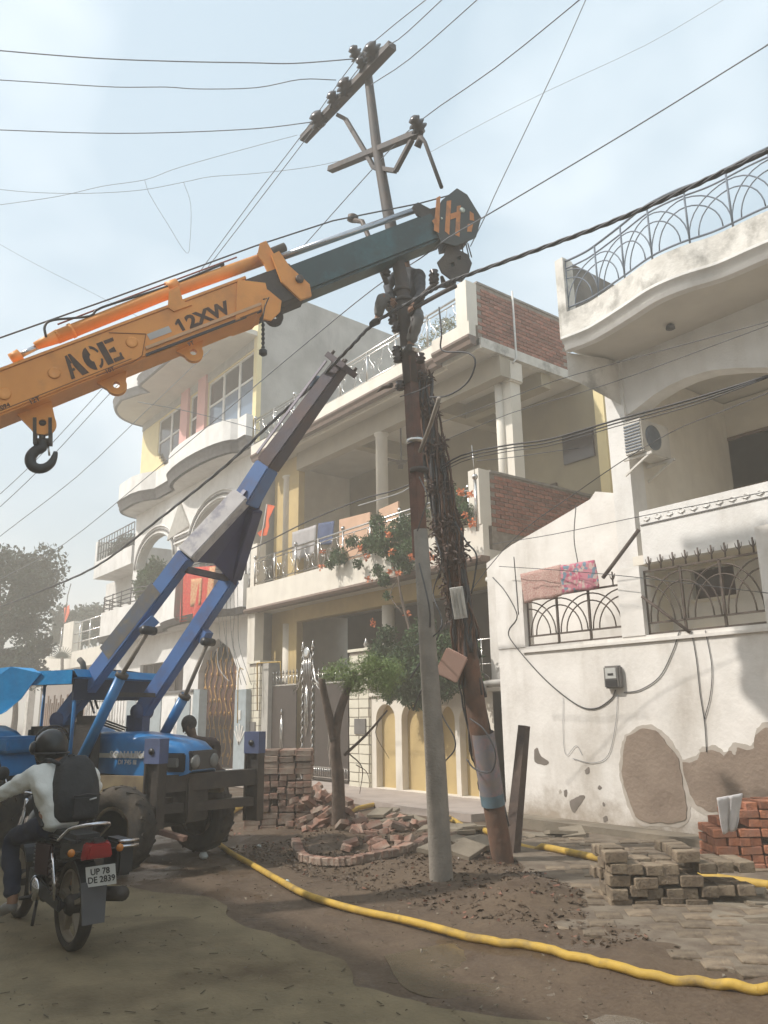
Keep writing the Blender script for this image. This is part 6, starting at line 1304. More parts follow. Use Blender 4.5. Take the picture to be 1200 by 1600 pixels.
# slender street tree with feathery crown
st_ = W(529, 1308, Z=0); D0 = (st_ - CAM).dot(FW)
t1 = root('street_tree', 'slender tree with feathery pale green crown in front of the metal gate', 'tree', st_)
Wt = lambda x, y, d=0: W(x, y, D=D0 + d)
limb(t1, [st_ - V((0, 0, .1)), Wt(529, 1230), Wt(524, 1150), Wt(540, 1085), Wt(556, 1050)], .105, .035, BARK, 'trunk')
limb(t1, [Wt(524, 1160), Wt(512, 1110), Wt(502, 1060)], .07, .045)
limb(t1, [Wt(538, 1180), Wt(575, 1145), Wt(605, 1110)], .022, .012); limb(t1, [Wt(546, 1178), Wt(566, 1200), Wt(562, 1240)], .010, .004); limb(t1, [Wt(556, 1195), Wt(572, 1205), Wt(578, 1222)], .007, .003); limb(t1, [Wt(590, 1130), Wt(588, 1150), Wt(608, 1185)], .007, .003)
limb(t1, [Wt(550, 1065), Wt(580, 1050), Wt(605, 1040)], .03, .01)
ff = []; 
FE = [(Wt(590, 1052), .25), (Wt(565, 1060), .22), (Wt(612, 1050, .1), .20), (Wt(598, 1075), .17), (Wt(540, 1050), .20), (Wt(515, 1052), .13), (Wt(575, 1035), .16), (Wt(550, 1070), .15)]
leaves('feathery_foliage', FE, 8000, .06, LEAFP, t1, .13, .25, 21)
# dark leafy bush above the niche wall
bsh = root('climbing_shrub', 'large dark green shrub hanging over the niche wall behind the poles', 'shrub', W(655, 1085, Y=9.9)); Wb = lambda x, y, Y=9.9: W(x, y, Y=Y)
limb(bsh, [Wb(640, 1090, 10.2), Wb(645, 1040), Wb(640, 985), Wb(628, 940), Wb(622, 900)], .04, .02); limb(bsh, [Wb(650, 1085, 10.2), Wb(690, 1030), Wb(720, 1000)], .03, .012); limb(bsh, [Wb(630, 960), Wb(610, 930), Wb(625, 900)], .015, .008)
cl = [(Wb(x, y), r) for x, y, r in ((640, 1040, .5), (600, 1020, .33), (675, 1050, .45), (700, 1015, .38), (655, 1005, .36), (620, 1060, .36), (690, 1070, .30), (640, 1080, .28), (725, 1020, .3), (605, 990, .2), (735, 1060, .22), (665, 975, .2), (610, 1085, .15), (655, 1095, .16))]
leaves('foliage', cl, 15000, .10, LEAFD, bsh, .4, .5, 31)
vn = root('flowering_vine', 'orange flowering creeper spilling over the steel balcony railing', 'vine', W(600, 900, Y=10.3)); Wv = lambda x, y, Y=10.28: W(x, y, Y=Y)
for pts in (((622, 905), (610, 870), (600, 830), (585, 810)), ((622, 905), (640, 860), (655, 820)), ((600, 850), (560, 855), (525, 870)), ((655, 850), (700, 810), (725, 780)), ((640, 980), (630, 940), (622, 905))): limb(vn, [Wv(*q) for q in pts], .022, .008)
cl = [(Wv(x, y, 10.28 + dy), r) for x, y, r, dy in ((600, 845, .36, 0), (630, 830, .36, .1), (575, 850, .22, 0), (625, 870, .26, 0), (590, 815, .20, .1), (645, 855, .22, 0), (530, 868, .22, 0), (550, 845, .16, 0), (517, 880, .14, 0), (560, 880, .12, 0), (660, 800, .15, .1), (715, 790, .30, .2), (700, 770, .22, .2), (728, 800, .20, .1), (690, 800, .18, .1), (600, 905, .16, 0), (635, 885, .15, 0), (605, 930, .10, 0), (660, 905, .1, 0), (590, 890, .14, 0))]
leaves('foliage', cl, 11000, .075, LEAFM, vn, .45, .6, 41)
for x, y in ((505, 862), (502, 885), (562, 855), (572, 870), (610, 893), (622, 895), (608, 835), (643, 870), (612, 862), (720, 770), (735, 772), (708, 823), (716, 826), (737, 818), (726, 805), (668, 868), (672, 873), (583, 973), (636, 958), (576, 905)):
    leaves('flower_cluster', [(Wv(x, y, 10.05), .075)], 34, .055, FLOW, vn, .8, .3, int(x))
rp2 = root('roof_plant', 'dry pale potted plants behind the steel roof railing', 'plant', W(690, 520, Y=11.2))
leaves('foliage', [(W(x, y, Y=11.3), r) for x, y, r in ((690, 515, .3), (668, 535, .25), (705, 505, .2), (640, 545, .2))], 700, .12, leafmat('dry_leaf', (.22, .22, .11), (.14, .14, .08)), rp2, .2, 0, 51)
bpp = root('balcony_plant', 'leafy green plant inside the first arch of the tall white house', 'plant', W(232, 925, Y=10.9)); leaves('foliage', [(W(x, y, Y=10.9), r) for x, y, r in ((235, 905, .55), (250, 920, .5), (222, 920, .4), (245, 885, .35))], 2600, .16, LEAFM, bpp, .4, .3, 52)
bp3 = root('balcony_plant', 'row of dark plants behind the rails of the upper left balcony wing', 'plant', W(180, 860, Y=12)); leaves('foliage', [(W(x, y, Y=11.9), r) for x, y, r in ((172, 870, .5), (190, 858, .55), (160, 878, .35), (200, 850, .5))], 1800, .16, LEAFF, bp3, .4, .3, 53)
pm = root('young_palm', 'small spiky palm against the low house wall at the far left', 'palm', W(97, 1040, Y=13))
for i in range(16):
    a = PI * i / 15; c = W(97, 1028, Y=13.1); k = MB(); d = RT * math.cos(a) + UP * math.sin(a) * .9; k.bar(c, c + d * .75, .10, .015, FW, .01, .01); k.build('frond', LEAFF, pm)
MB().tube([W(97, 1062, Y=13.1), W(97, 1028, Y=13.1)], .09, 7).build('trunk', BARK, pm)

# ================================================================== CLOTHS, FLAGS, BALCONY ITEMS
def cloth(name, label, cat, corners, Y, mt, amp=.03, nx=14, ny=10, seed=1, curl=0):
    """corners TL, TR, BR, BL in the photograph, hanging in the plane Y; folds and thickness are real"""
    c = [W(x, y, Y=Y) if Y > 0 else W(x, y, D=-Y) for x, y in corners]; vs = []; rr = random.Random(seed); ph = rr.random() * 6
    for i in range(nx + 1):
        for j in range(ny + 1):
            u, v = i / nx, j / ny; p = c[0].lerp(c[1], u).lerp(c[3].lerp(c[2], u), v)
            p = p + V((0, -amp * (.3 + v) * (math.sin(u * 11 + ph) + .5 * math.sin(u * 23 + v * 3)) - amp, .0)) + V((0, 0, -.012 * math.sin(u * 9 + ph) * v)); vs.append(p)
    k = MB(); k.add(vs, [(i * (ny + 1) + j, i * (ny + 1) + j + 1, (i + 1) * (ny + 1) + j + 1, (i + 1) * (ny + 1) + j) for i in range(nx) for j in range(ny)], True); o = k.build(name, mt, None, fixn=False)
    s_ = o.modifiers.new('thickness', 'SOLIDIFY'); s_.thickness = .012; tag(o, label, cat); return o
def patmat(name, base, cols, scale, rough=.9, kind='CHECKER'):
    m = bpy.data.materials.new(name); m.use_nodes = True; t = m.node_tree; b = t.nodes['Principled BSDF']; co = t.nodes.new('ShaderNodeTexCoord')
    v = t.nodes.new('ShaderNodeTexVoronoi'); v.inputs['Scale'].default_value = scale; t.links.new(co.outputs['Object'], v.inputs[0])
    r = t.nodes.new('ShaderNodeValToRGB'); r.color_ramp.interpolation = 'CONSTANT'; el = r.color_ramp.elements; el[0].color = (*base, 1); el[1].position = .45; el[1].color = (*cols[0], 1)
    for i, c in enumerate(cols[1:]): e = el.new(.45 + .14 * (i + 1)); e.color = (*c, 1)
    sep = t.nodes.new('ShaderNodeSeparateColor'); t.links.new(v.outputs['Color'], sep.inputs[0]); t.links.new(sep.outputs[0], r.inputs[0]); t.links.new(r.outputs[0], b.inputs['Base Color']); b.inputs['Roughness'].default_value = rough; MATS[name] = m; return m
cloth('red_blanket', 'red blanket with a pale paisley motif hung over the white balcony', 'blanket', [(288, 888), (338, 884), (328, 962), (284, 972)], 9.95, mat('red_blanket_cloth', (.55, .035, .03), (.42, .03, .025), 9, .9, stain=(.55, .36, .16), sscale=16, samt=.6, stretch=(1, 1, 1)), .03, 16, 12, 3)
mo = cloth('blanket_motif', '', '', [(299, 905), (316, 903), (313, 945), (298, 948)], 9.90, mat('gold_print', (.55, .40, .20), (.45, .12, .06), 14, .9), .006, 6, 6, 3)
bl = [o for o in bpy.data.objects if o.name == 'red_blanket'][0]; mo.parent = bl; mo.location = mo.location - bl.location; del mo['label']; del mo['category']
mo2 = cloth('blanket_border', '', '', [(328, 886), (337, 885), (329, 960), (320, 963)], 9.90, MATS['gold_print'], .006, 4, 6, 3); mo2.parent = bl; mo2.location = mo2.location - bl.location; del mo2['label']; del mo2['category']
cloth('maroon_cloth', 'dark maroon cloth hanging beside the red blanket on the balcony', 'cloth', [(276, 912), (288, 890), (286, 975), (272, 965)], 9.93, mat('maroon_cloth_', (.12, .02, .025), (.05, .05, .03), 5, .9), .03, 8, 8, 5)
cloth('checked_towel', 'pink woven towel hung over the left part of the brown grille', 'towel', [(814, 897), (877, 882), (880, 931), (822, 942)], H1B - .02, mat('pink_woven', (.40, .20, .18), (.52, .38, .32), 45, .95, .5, 60), .015, 14, 8, 7)
cloth('floral_cloth', 'colourful floral cloth hung beside the pink towel on the grille', 'cloth', [(878, 884), (930, 875), (938, 918), (884, 928)], H1B - .03, patmat('floral_print', (.50, .20, .24), [(.42, .10, .16), (.16, .24, .30), (.50, .38, .34)], 22), .03, 12, 8, 8)
fl = root('flag_staff', 'thin pale flag staff with a drooping orange flag on the balcony corner', 'flag', W(405, 870, Y=10.3)); MB().tube([W(404, 875, Y=10.3), W(409, 838, Y=10.3), W(417, 788, Y=10.3)], .014, 6).build('staff', FRAMEW, fl)
def flag(par, pts, Y, name='flag'):
    c = [W(x, y, Y=Y) for x, y in pts]; k = MB(); vs = [p + V((0, .05 * math.sin(i * 1.9), 0)) for i, p in enumerate(c)]
    k.add(vs + [p + V((0, .012, 0)) for p in vs], [tuple(range(len(vs))), tuple(range(2 * len(vs) - 1, len(vs) - 1, -1))] + [(i, (i + 1) % len(vs), (i + 1) % len(vs) + len(vs), i + len(vs)) for i in range(len(vs))]); k.build(name, mat('saffron_cloth', (.72, .13, .04), (.58, .09, .03), 5, .8), par)
flag(fl, [(418, 788), (427, 790), (421, 812), (422, 822), (414, 836), (406, 838), (404, 833), (413, 824), (415, 806)], 10.3)
f2 = root('flag_staff', 'small orange flag on a thin staff above the low far house', 'flag', W(102, 975, Y=13.6)); MB().tube([W(100, 978, Y=13.6), W(106, 930, Y=13.6), W(111, 912, Y=13.6)], .03, 5).build('staff', BRNM, f2); flag(f2, [(100, 950), (107, 945), (109, 958), (103, 972), (98, 974), (101, 962)], 13.6)
BOARD = mat('peach_board', (.60, .38, .26), (.52, .33, .22), 3, .8)
for pts, lb in (([(530, 812), (578, 800), (578, 850), (530, 862)], 'wide peach coloured board standing behind the flowering creeper'), ([(592, 796), (622, 783), (622, 815), (592, 826)], 'smaller peach coloured board beside the middle porch column')):
    c = [W(x, y, Y=10.95) for x, y in pts]; zb_ = 4.63; k = MB(); k.add([(c[0].x, 10.95, zb_), (c[1].x, 10.95, zb_), (c[1].x, 10.95, c[1].z), (c[0].x, 10.95, c[0].z), (c[0].x, 11.0, zb_), (c[1].x, 11.0, zb_), (c[1].x, 11.0, c[1].z), (c[0].x, 11.0, c[0].z)], [(0, 1, 2, 3), (7, 6, 5, 4), (0, 3, 7, 4), (1, 5, 6, 2), (3, 2, 6, 7), (0, 4, 5, 1)]); tag(k.build('board', BOARD), lb, 'board')
cloth('hanging_jeans', 'blue jeans drying on a line inside the upper porch', 'clothes', [(499, 818), (524, 814), (522, 850), (498, 852)], 11.2, mat('faded_denim', (.07, .10, .20), (.05, .07, .14), 6, .9), .03, 8, 8, 9)
cloth('hanging_sheet', 'grey white sheet drying beside the jeans in the upper porch', 'cloth', [(458, 832), (496, 820), (494, 866), (458, 876)], 11.25, mat('dull_sheet', (.40, .38, .38), (.34, .33, .33), 6, .9), .03, 10, 8, 10)
# fan on the porch ceiling, cctv bullets, number plate on yellow wall
fan = root('ceiling_fan', 'dark three blade ceiling fan in the upper porch beside the pole', 'fan', W(627, 722, Y=12)); fc = W(627, 722, Y=12)
MB().tube([fc, V((fc.x, fc.y, zr))], .02, 6).build('rod', BRNM, fan); MB().lathe([(.03, -.06), (.12, -.04), (.12, .03), (.03, .06)], fc, (0, 0, 1), 16).build('motor', BRNM, fan)
for i in range(3): a = .4 + 2 * PI * i / 3; MB().bar(fc + V((.1 * math.cos(a), .1 * math.sin(a), 0)), fc + V((.62 * math.cos(a), .62 * math.sin(a), .02)), .13, .012).build('blade', BRNM, fan)
for x, y, lb in ((398, 975, 'white bullet camera under the left end of the balcony'), (763, 905, 'white bullet camera near the right end of the balcony')):
    c = W(x, y, Y=10.7); cc = root('security_camera', lb, 'camera', c); MB().lathe([(.05, -.12), (.055, -.1), (.055, .1), (.0, .12)], c, (.6, -.7, -.2), 12).build('body', FRAMEW, cc); MB().tube([c, c + V((0, .1, .12))], .02, 6).build('mount', FRAMEW, cc)
c = W(412, 1025, Y=11.28); hp_ = MB().box((c.x - .2, 11.24, c.z - .12), (c.x + .2, 11.29, c.z + .12)).build('house_number_plate', mat('brown_plate', (.08, .055, .045))); tag(hp_, 'small dark house number plate 40 on the yellow wall', 'sign'); text(hp_, '40', (c.x - .12, 11.235, c.z - .07), (1, 0, 0), (0, 0, 1), .14, MATS['pale_grey_print'], 'lettering', 0, .002)
o1 = MB().tube([W(858, 645, Y=9.7), W(855, 700, Y=9.7)], .01, 4)
p0, p1 = W(998, 828, Y=9.6), W(942, 903, Y=9.15); k = MB(); k.tube([p0, p1], .03, 6); tag(k.build('wooden_pole', mat('dark_weathered_wood')), 'dark slanting stick leaning on the wall pier above the grille', 'stick')
p0, p1 = W(1003, 932, Y=9.18), W(1078, 988, Y=9.18); k = MB(); k.tube([p0, p1], .02, 6); tag(k.build('wooden_pole', mat('dark_weathered_wood')), 'thin stick lying diagonally across the lower right grille', 'stick')
an_ = root('antenna', 'thin metal rod with knob beside the white end post of the balcony', 'rod', W(744, 830, Y=10.2)); MB().tube([W(746, 830, Y=10.2), W(742, 748, Y=10.2)], .03, 8).build('tube', STEEL, an_); MB().ball(W(742, 745, Y=10.2), .06, 10).build('knob', STEEL, an_); MB().tube([W(742, 745, Y=10.2), W(737, 696, Y=10.2)], .008, 5).build('tip', STEEL, an_)

# ================================================================== WIRES
def run_on(pts, far=5.0):
    """carry a line on past the picture's edge instead of ending it there"""
    pts = list(pts)
    for e, f in ((0, 1), (-1, -2)):
        p, q = pts[e], pts[f]; d = p - CAM; z = d.dot(FW); x, y = CX + F * d.dot(RT) / z, CY - F * d.dot(UP) / z
        if x < 0 or x > 1200 or y < 0: r = p + (p - q).normalized() * far; pts.insert(0, r) if e == 0 else pts.append(r)
    return pts
def wire(label, pts, r=.008, sm=4, mt=None, group=None, cat='wire', name='overhead_wire', n=5):
    pts = run_on(pts); k = MB(); k.tube(curve_pts(pts, sm) if len(pts) > 2 else pts, r * .78, n); return tag(k.build(name, mt or THINW, None, fixn=False), label, cat, group)
GL = 'overhead wires'
L9 = lambda x, y: W(x, y, Z=PP(560, 90).z - .2)
def left(label, pts, end, r, z): wire(label, [W(x, y, Z=z) for x, y in pts] + [end], r, group=GL)
e1 = PY(553, 92, -.1); left('topmost of the wires running level from the pole top to the left', [(-60, 72), (0, 79), (150, 91), (280, 96), (390, 98), (460, 99)], e1, .010, e1.z + .1)
e2 = PY(525, 125, -.1); left('second level wire from the top, with a splice sleeve halfway', [(-60, 122), (0, 125), (80, 130), (180, 136), (260, 136), (310, 139), (400, 137), (470, 124)], e2, .008, e2.z - .1)
e3 = PY(485, 191, -.1); left('third level wire from the top at the left of the pole', [(-60, 200), (0, 203), (150, 208), (270, 207), (400, 201)], e3, .009, e3.z)
p_ = [W(x, y, D=17) for x, y in ((-40, 325), (0, 320), (90, 307), (160, 291), (226, 281), (270, 265), (320, 250), (400, 228), (465, 211))]; wire('thin sagging wire rising from the left edge towards the pole arm', p_, .007, group=GL)
p_ = [W(x, y, D=17) for x, y in ((-40, 290), (0, 296), (60, 301), (140, 302), (220, 297), (290, 284), (330, 276), (400, 271), (490, 260), (565, 243))]; wire('lowest thin sagging wire crossing the sky left of the pole', p_, .007, group=GL)
wire('hair thin loop of slack wire dangling below the sagging wires', [W(x, y, D=17) for x, y in ((226, 281), (234, 304), (262, 350), (291, 395), (297, 375), (298, 320), (287, 285))], .006, group=GL)
wire('hair thin wire slanting down behind the orange boom at the left', [W(x, y, D=20) for x, y in ((-40, 362), (0, 382), (60, 415), (180, 476), (300, 540))], .006, group=GL)
wire('first of two close wires passing the pole head from upper right to lower left', [W(x, y, Y=Yt - .1) for x, y in ((290, 455), (390, 318), (476, 205), (553, 97), (600, 52), (665, 0), (720, -42))], .008, 4, group=GL)
wire('second of two close wires passing the pole head from upper right to lower left', [W(x, y, Y=Yt - .05) for x, y in ((300, 450), (392, 330), (485, 208), (575, 90), (622, 62), (690, 0), (740, -46))], .008, 4, group=GL)
wire('wire leaving the pole head towards the top right corner', [W(x, y, Y=Yt) for x, y in ((580, 132), (640, 92), (745, 0), (800, -50))], .008, 3, group=GL)
wire('wire through the right arm insulator running up to the top edge', [W(x, y, Y=Yt + .1) for x, y in ((465, 395), (583, 263), (652, 192), (775, 105), (905, 0), (960, -45))], .008, 3, group=GL)
wire('faint far wire rising to the right of the pole arm', [W(x, y, D=22) for x, y in ((672, 238), (760, 190), (860, 140), (1010, 70), (1130, 0), (1200, -45))], .008, 3, group=GL)
wire('steep wire dropping from the top edge to the boom head', [W(x, y, D=9.4) for x, y in ((940, -60), (915, 0), (865, 112), (780, 290), (762, 330), (735, 385))], .008, 4, group=GL)
wire('long wire from the right edge crossing the boom head to the lower left', [W(x, y, D=d) for x, y, d in ((1260, 35, 7.5), (1200, 70, 7.8), (990, 200, 8.4), (780, 325, 8.9), (700, 372, 9.1), (655, 405, 9.6), (585, 450, 10.5), (450, 560, 12), (260, 720, 15), (100, 850, 19), (0, 905, 23), (-60, 940, 26))], .010, 4, group=GL)
for pts, lb in ((((0, 838), (120, 745), (215, 655), (330, 545)), 'lowest left wire climbing from the left edge up behind the hook'), (((0, 792), (70, 725), (165, 622), (260, 520)), 'upper of two close wires climbing behind the crane hook'), (((0, 772), (60, 715), (150, 618), (250, 510)), 'steepest of the wires climbing behind the crane hook')):
    wire(lb, [W(x, y, D=16) for x, y in ((pts[0][0] - 60, pts[0][1] + 50),) + pts], .009, 3, group=GL)
wire('thin wire crossing the front of the tall white house windows', [W(x, y, D=14) for x, y in ((215, 628), (290, 642), (380, 665), (460, 690))], .008, 3, group=GL)
# thick twisted cable
ctr = curve_pts(run_on([W(x, y, Y=5.1) for x, y in ((1280, 196), (1200, 235), (1080, 292), (960, 345), (840, 390), (730, 430), (692, 445))] + [PP(655, 465, -.15), PP(588, 503, -.2)] + [W(x, y, Y=4.78) for x, y in ((545, 545), (493, 598), (430, 655), (350, 730), (250, 810), (150, 885), (60, 925), (0, 948), (-80, 975))], 8), 10)
tc_ = root('twisted_cable', 'thick twisted black service cable running across the whole street', 'cable', ctr[60])
for s in range(3):
    pts = []
    for i, p in enumerate(ctr): a = i * .9 + s * 2.1; pts.append(p + V((0, math.cos(a), math.sin(a))) * .013)
    MB().tube(pts, .0105, 5).build('strand', WIRE, tc_)
k = MB(); k.tube([W(488, 602, Y=4.75), W(498, 592, Y=4.75)], .05, 8); k.build('cable_clamp', mat('dull_blue_clamp', (.10, .14, .20)), tc_)
for d in (0, 1, 2):
    wire(('upper', 'middle', 'lower')[d] + ' black cable of the bundle crossing the right porch to the poles', [W(x, y + d * 5 * (1 if x < 1100 else .3), Y=5.6) for x, y in ((1280, 560), (1200, 587), (1080, 624), (960, 657), (860, 686), (790, 696), (720, 712), (672, 742))], .012 - .003 * d, 4, WIRE, GL, 'cable')
wire('black cable from the poles down across the flowering balcony', [W(x, y, Y=7.2) for x, y in ((672, 742), (620, 765), (560, 782), (480, 815), (410, 850), (340, 880))], .016, 4, WIRE, GL, 'cable')
wire('pale frayed cable end beside the flowering balcony cable', [W(x, y, Y=6.6) for x, y in ((672, 748), (640, 762), (620, 772), (560, 790))], .010, 4, mat('pale_grey_print'), GL, 'cable')
for pts, lb, Y in ((((780, 885), (860, 890), (965, 899), (1080, 912), (1210, 928)), 'thin wire stretched low across the two wall grilles', 9.0), (((770, 850), (864, 835), (1010, 805), (1200, 768)), 'thin wire crossing the white parapet of the arched house', 8.6),
               (((690, 660), (800, 620), (900, 585), (1210, 500)), 'thin wire crossing below the curved roof cornice', 8.0), (((690, 690), (800, 645), (950, 600), (1210, 505)), 'second thin wire just below the first under the curved roof', 8.0),
               (((680, 1000), (790, 855), (900, 770), (1040, 680), (1210, 610)), 'thin cable rising from the pole foot over the brick parapet', 7.5), (((745, 720), (790, 716), (860, 706), (905, 700)), 'bright steel wire crossing the square porch column', 7.5)):
    wire(lb, [W(x, y, Y=Y) for x, y in pts], .007, 4, WIRE, GL)
wp = lambda pts, Y=H1B - .015: [W(x, y, Y=Y) for x, y in pts]
for pts, lb, r in ((((770, 902), (790, 925), (808, 962), (795, 985), (802, 1005), (850, 1060), (900, 1100), (930, 1107), (955, 1092), (962, 1078)), 'black cable sagging from the balcony corner to the electricity meter', .012),
                   (((975, 1082), (1000, 1078), (1030, 1058), (1050, 1020), (1062, 985)), 'grey cable looping from the meter up to the right grille', .009), (((1080, 985), (1088, 1030), (1094, 1085), (1101, 1130), (1104, 1175)), 'loose cable hanging down the white wall, left one', .008),
                   (((1102, 985), (1112, 1040), (1110, 1085), (1100, 1125)), 'loose cable hanging down the white wall, right one', .007), (((965, 1085), (962, 1130), (950, 1180), (925, 1192), (895, 1185)), 'thin pale cord hanging in a loop below the meter', .005), (((880, 1090), (880, 1150), (885, 1180), (900, 1165), (910, 1180)), 'faint cord on the wall left of the meter', .004),
                   (((803, 870), (808, 930), (810, 960)), 'short black cable on the wall corner near the towel', .012), (((900, 790), (897, 840), (903, 880)), 'short cable down the sloping white wall', .010)):
    wire(lb, wp(pts), r, 5, WIRE if r > .006 else THINW, None, 'cable', 'wall_cable')
for pts, lb, r in ((((686, 480), (690, 520), (715, 556), (755, 560), (767, 575), (755, 605), (725, 625), (695, 628)), 'black cable loop hanging from the pole at roof height', .012), (((757, 1122), (780, 1140), (797, 1175), (790, 1204), (765, 1200), (752, 1185)), 'black cable loop hanging at the poster on the rusty pole', .012),
                   (((697, 1080), (715, 1120), (732, 1150), (733, 1170), (718, 1188)), 'short black cable tail between the two poles', .011), (((655, 880), (672, 960), (690, 1030), (700, 1050), (680, 1080), (668, 1110)), 'black cable wound down the concrete pole', .012), (((664, 1060), (690, 1020), (705, 1000), (712, 980)), 'black cable tying the concrete pole to the rusty one', .014),
                   (((735, 820), (752, 850), (768, 870), (766, 900), (760, 930)), 'cable curling off the pole at the balcony end post', .012), (((680, 840), (690, 880), (700, 930), (690, 980), (672, 1010)), 'slack cable hanging in front of the creeper', .010), (((655, 745), (668, 775), (662, 800), (652, 830)), 'pale twisted cable on the rusty rail', .009),
                   (((625, 620), (655, 610), (672, 602)), 'short tie wire round the pole under the roof edge', .008)):
    wire(lb, [SP_(x, y) + V((0, -.22, 0)) if x > 690 or y > 1000 else PP(x, y, -.16) for x, y in pts], r, 5, WIRE, None, 'cable', 'pole_cable')
cb = MB(); cb.tube([PP(656, 706, -.1), PP(672, 665, -.25), PP(686, 622, -.4)], .022, 7); tag(cb.build('bent_rod', mat('dull_brass_rod')), 'short rusty rod sticking out of the cable bundle', 'rod')
for i in range(6): x = 345 + i * 5; wire('one of the black service wires hanging on the white wall right of the red blanket', [W(x, 905 - i * 3, Y=9.9), W(x - 3 + i, 960, Y=9.9), W(x + 4 * (i % 2), 1010, Y=9.9), W(x + 8 + 3 * i, 1070, Y=9.9)], .010, 4, WIRE, 'hanging service wires', 'cable', 'wall_cable')
for pts in (((339, 1013), (341, 1040), (350, 1056), (358, 1064)),): wire('pale looping cord above the golden door', [W(x, y, Y=9.9) for x, y in pts], .012, 5, MATS['pale_grey_print'], None, 'cord', 'wall_cable')
wire('yellow gas pipe on the pier beside the golden door', [W(371, 1130, Y=9.95), W(372, 1060, Y=9.95), W(375, 1043, Y=9.95), W(380, 1046, Y=9.95)], .018, 1, PIPEY, None, 'pipe', 'gas_pipe')

# ================================================================== PIPES, BRICKS, RUBBLE
def gz(p, h): return V((p.x, p.y, max(0, gheight(p.x, p.y)) + h + (.055 if p.y > 5.4 and p.x > -6.6 else .0)))
def hose(label, pts, r): k = MB(); k.tube([gz(p, r * .9) for p in curve_pts(run_on([W(x, y, Z=.05) for x, y in pts], 3.5), 6)], r, 12); return tag(k.build('yellow_pipe', PIPEY), label, 'pipe')
hose('long yellow plastic pipe lying across the foreground to the right edge', ((344, 1317), (362, 1330), (395, 1348), (430, 1368), (475, 1392), (520, 1407), (570, 1420), (630, 1432), (690, 1447), (760, 1466), (830, 1478), (900, 1496), (960, 1514), (1020, 1526), (1090, 1537), (1150, 1548), (1210, 1556), (1290, 1566)), .030)
hose('yellow plastic pipe behind the poles, running in front of the niche wall', ((330, 1290), (352, 1276), (372, 1262), (392, 1262), (440, 1270), (530, 1270), (565, 1260), (600, 1254), (640, 1256), (672, 1262), (705, 1278), (735, 1296), (765, 1310), (810, 1320), (870, 1333), (950, 1350), (1040, 1368), (1120, 1379), (1200, 1390), (1290, 1402)), .038)
rtx = V((_r0.x, _r0.y, 0)); fwx = V((_fh.x, _fh.y, 0)); AN = math.atan2(rtx.y, rtx.x)
def stack(name, label, base, nx, ny, nz, size, mt, jit=.008, skip=.03, slope=None, cat='bricks', hole_=False):
    t = root(name, label, cat, base); a, b_, h = size; cells = []
    for z in range(nz):
        turn = z % 2 if not hole_ else (1 if 3 <= z <= 8 else 0)
        for i in range(nx if not turn else nx * 2):
            for j in range(ny * 2 if not turn else ny):
                if turn: x, y = (i + .5) * b_, (j + .5) * a; wx, wy = i / (nx * 2 - 1), j
                else: x, y = (i + .5) * a, (j + .5) * b_; wx, wy = i / max(1, nx - 1), j
                inner = (0 < j < (ny * 2 - 1 if not turn else ny - 1)) and 0 < wx < 1 and z < nz - 1
                if inner or random.random() < skip: continue
                if slope and z > nz * slope(wx): continue
                if hole_ and turn and random.random() < .22: continue
                p = base + rtx * (x - nx * a / 2) + fwx * (y) + V((0, 0, (z + .5) * h))
                cells.append((p.x, p.y, p.z, (random.uniform(-.02, .02), random.uniform(-.02, .02), AN + (PI / 2 if turn else 0) + random.uniform(-.06, .06))))
    cells.sort(key=lambda c: (V(c[:3]) - CAM).length); pieces(t, 'brick', mt, cells, (a - .012, b_ - .01, h - .006), jit); return t
OLDB = obvar(mat('old_reused_brick', (.24, .12, .085), (.30, .24, .19), 3.5, .95, .6, 40, stain=(.36, .31, .26), sscale=4, samt=.5, stretch=(1, 1, 1)), .35)
sb0 = W(433, 1300, Z=0); stack('brick_stack', 'tall untidy stack of old bricks between the tractor and the street tree', V((sb0.x, sb0.y, 0)), 4, 2, 13, (.24, .12, .085), OLDB, .012, .03, hole_=True)
c0 = W(1032, 1425, Z=0); stack('paver_stack', 'loose stack of grey paving blocks at the lower right', V((c0.x, c0.y, 0)), 4, 2, 5, (.20, .15, .092), PAVER, .018, .02, lambda w: .80 + .25 * math.sin(w * 7 + 1), 'paving blocks')
c0 = W(1210, 1365, Z=0) + rtx * .05; stack('brick_stack', 'orange red brick stack at the right edge with a white cloth on it', V((c0.x, c0.y, 0)), 5, 2, 8, (.24, .12, .085), BRICKO, .008, .02, lambda w: .62 + .5 * min(1, w * 2.2))
cloth('white_rag', 'crumpled white cloth draped on the corner of the orange brick stack', 'cloth', [(1122, 1247), (1162, 1240), (1150, 1296), (1134, 1302)], -((V((c0.x, c0.y, 0)) - rtx * .5 - CAM).dot(FW) - .12), mat('white_rag_cloth', (.62, .60, .60), (.5, .48, .48), 8, .9), .022, 14, 10, 14)
def scatter(name, label, cat, px_pts, n, size, mt, spread, hmax, group=None, piece='brick', tilt=.6):
    b0_ = W(*px_pts[0], Z=0); t = root(name, label, cat, V((b0_.x, b0_.y, 0))); cells = []
    for i in range(n):
        q = W(*random.choice(px_pts), Z=0) + V((random.gauss(0, spread), random.gauss(0, spread), 0)); q = V((q.x, q.y, max(0, gheight(q.x, q.y)) + random.random() ** 2 * hmax + .02))
        cells.append((q.x, q.y, q.z, tuple(random.uniform(-a, a) for a in (tilt, tilt, 3.1))))
    cells.sort(key=lambda c: (V(c[:3]) - CAM).length); pieces(t, piece, mt, cells, size); return t
scatter('brick_rubble', 'heap of broken red and white bricks round the foot of the street tree', 'rubble', [(480, 1300), (500, 1305), (515, 1290), (490, 1285), (540, 1305), (505, 1275)], 95, (.2, .11, .07), OLDB, .16, .42)
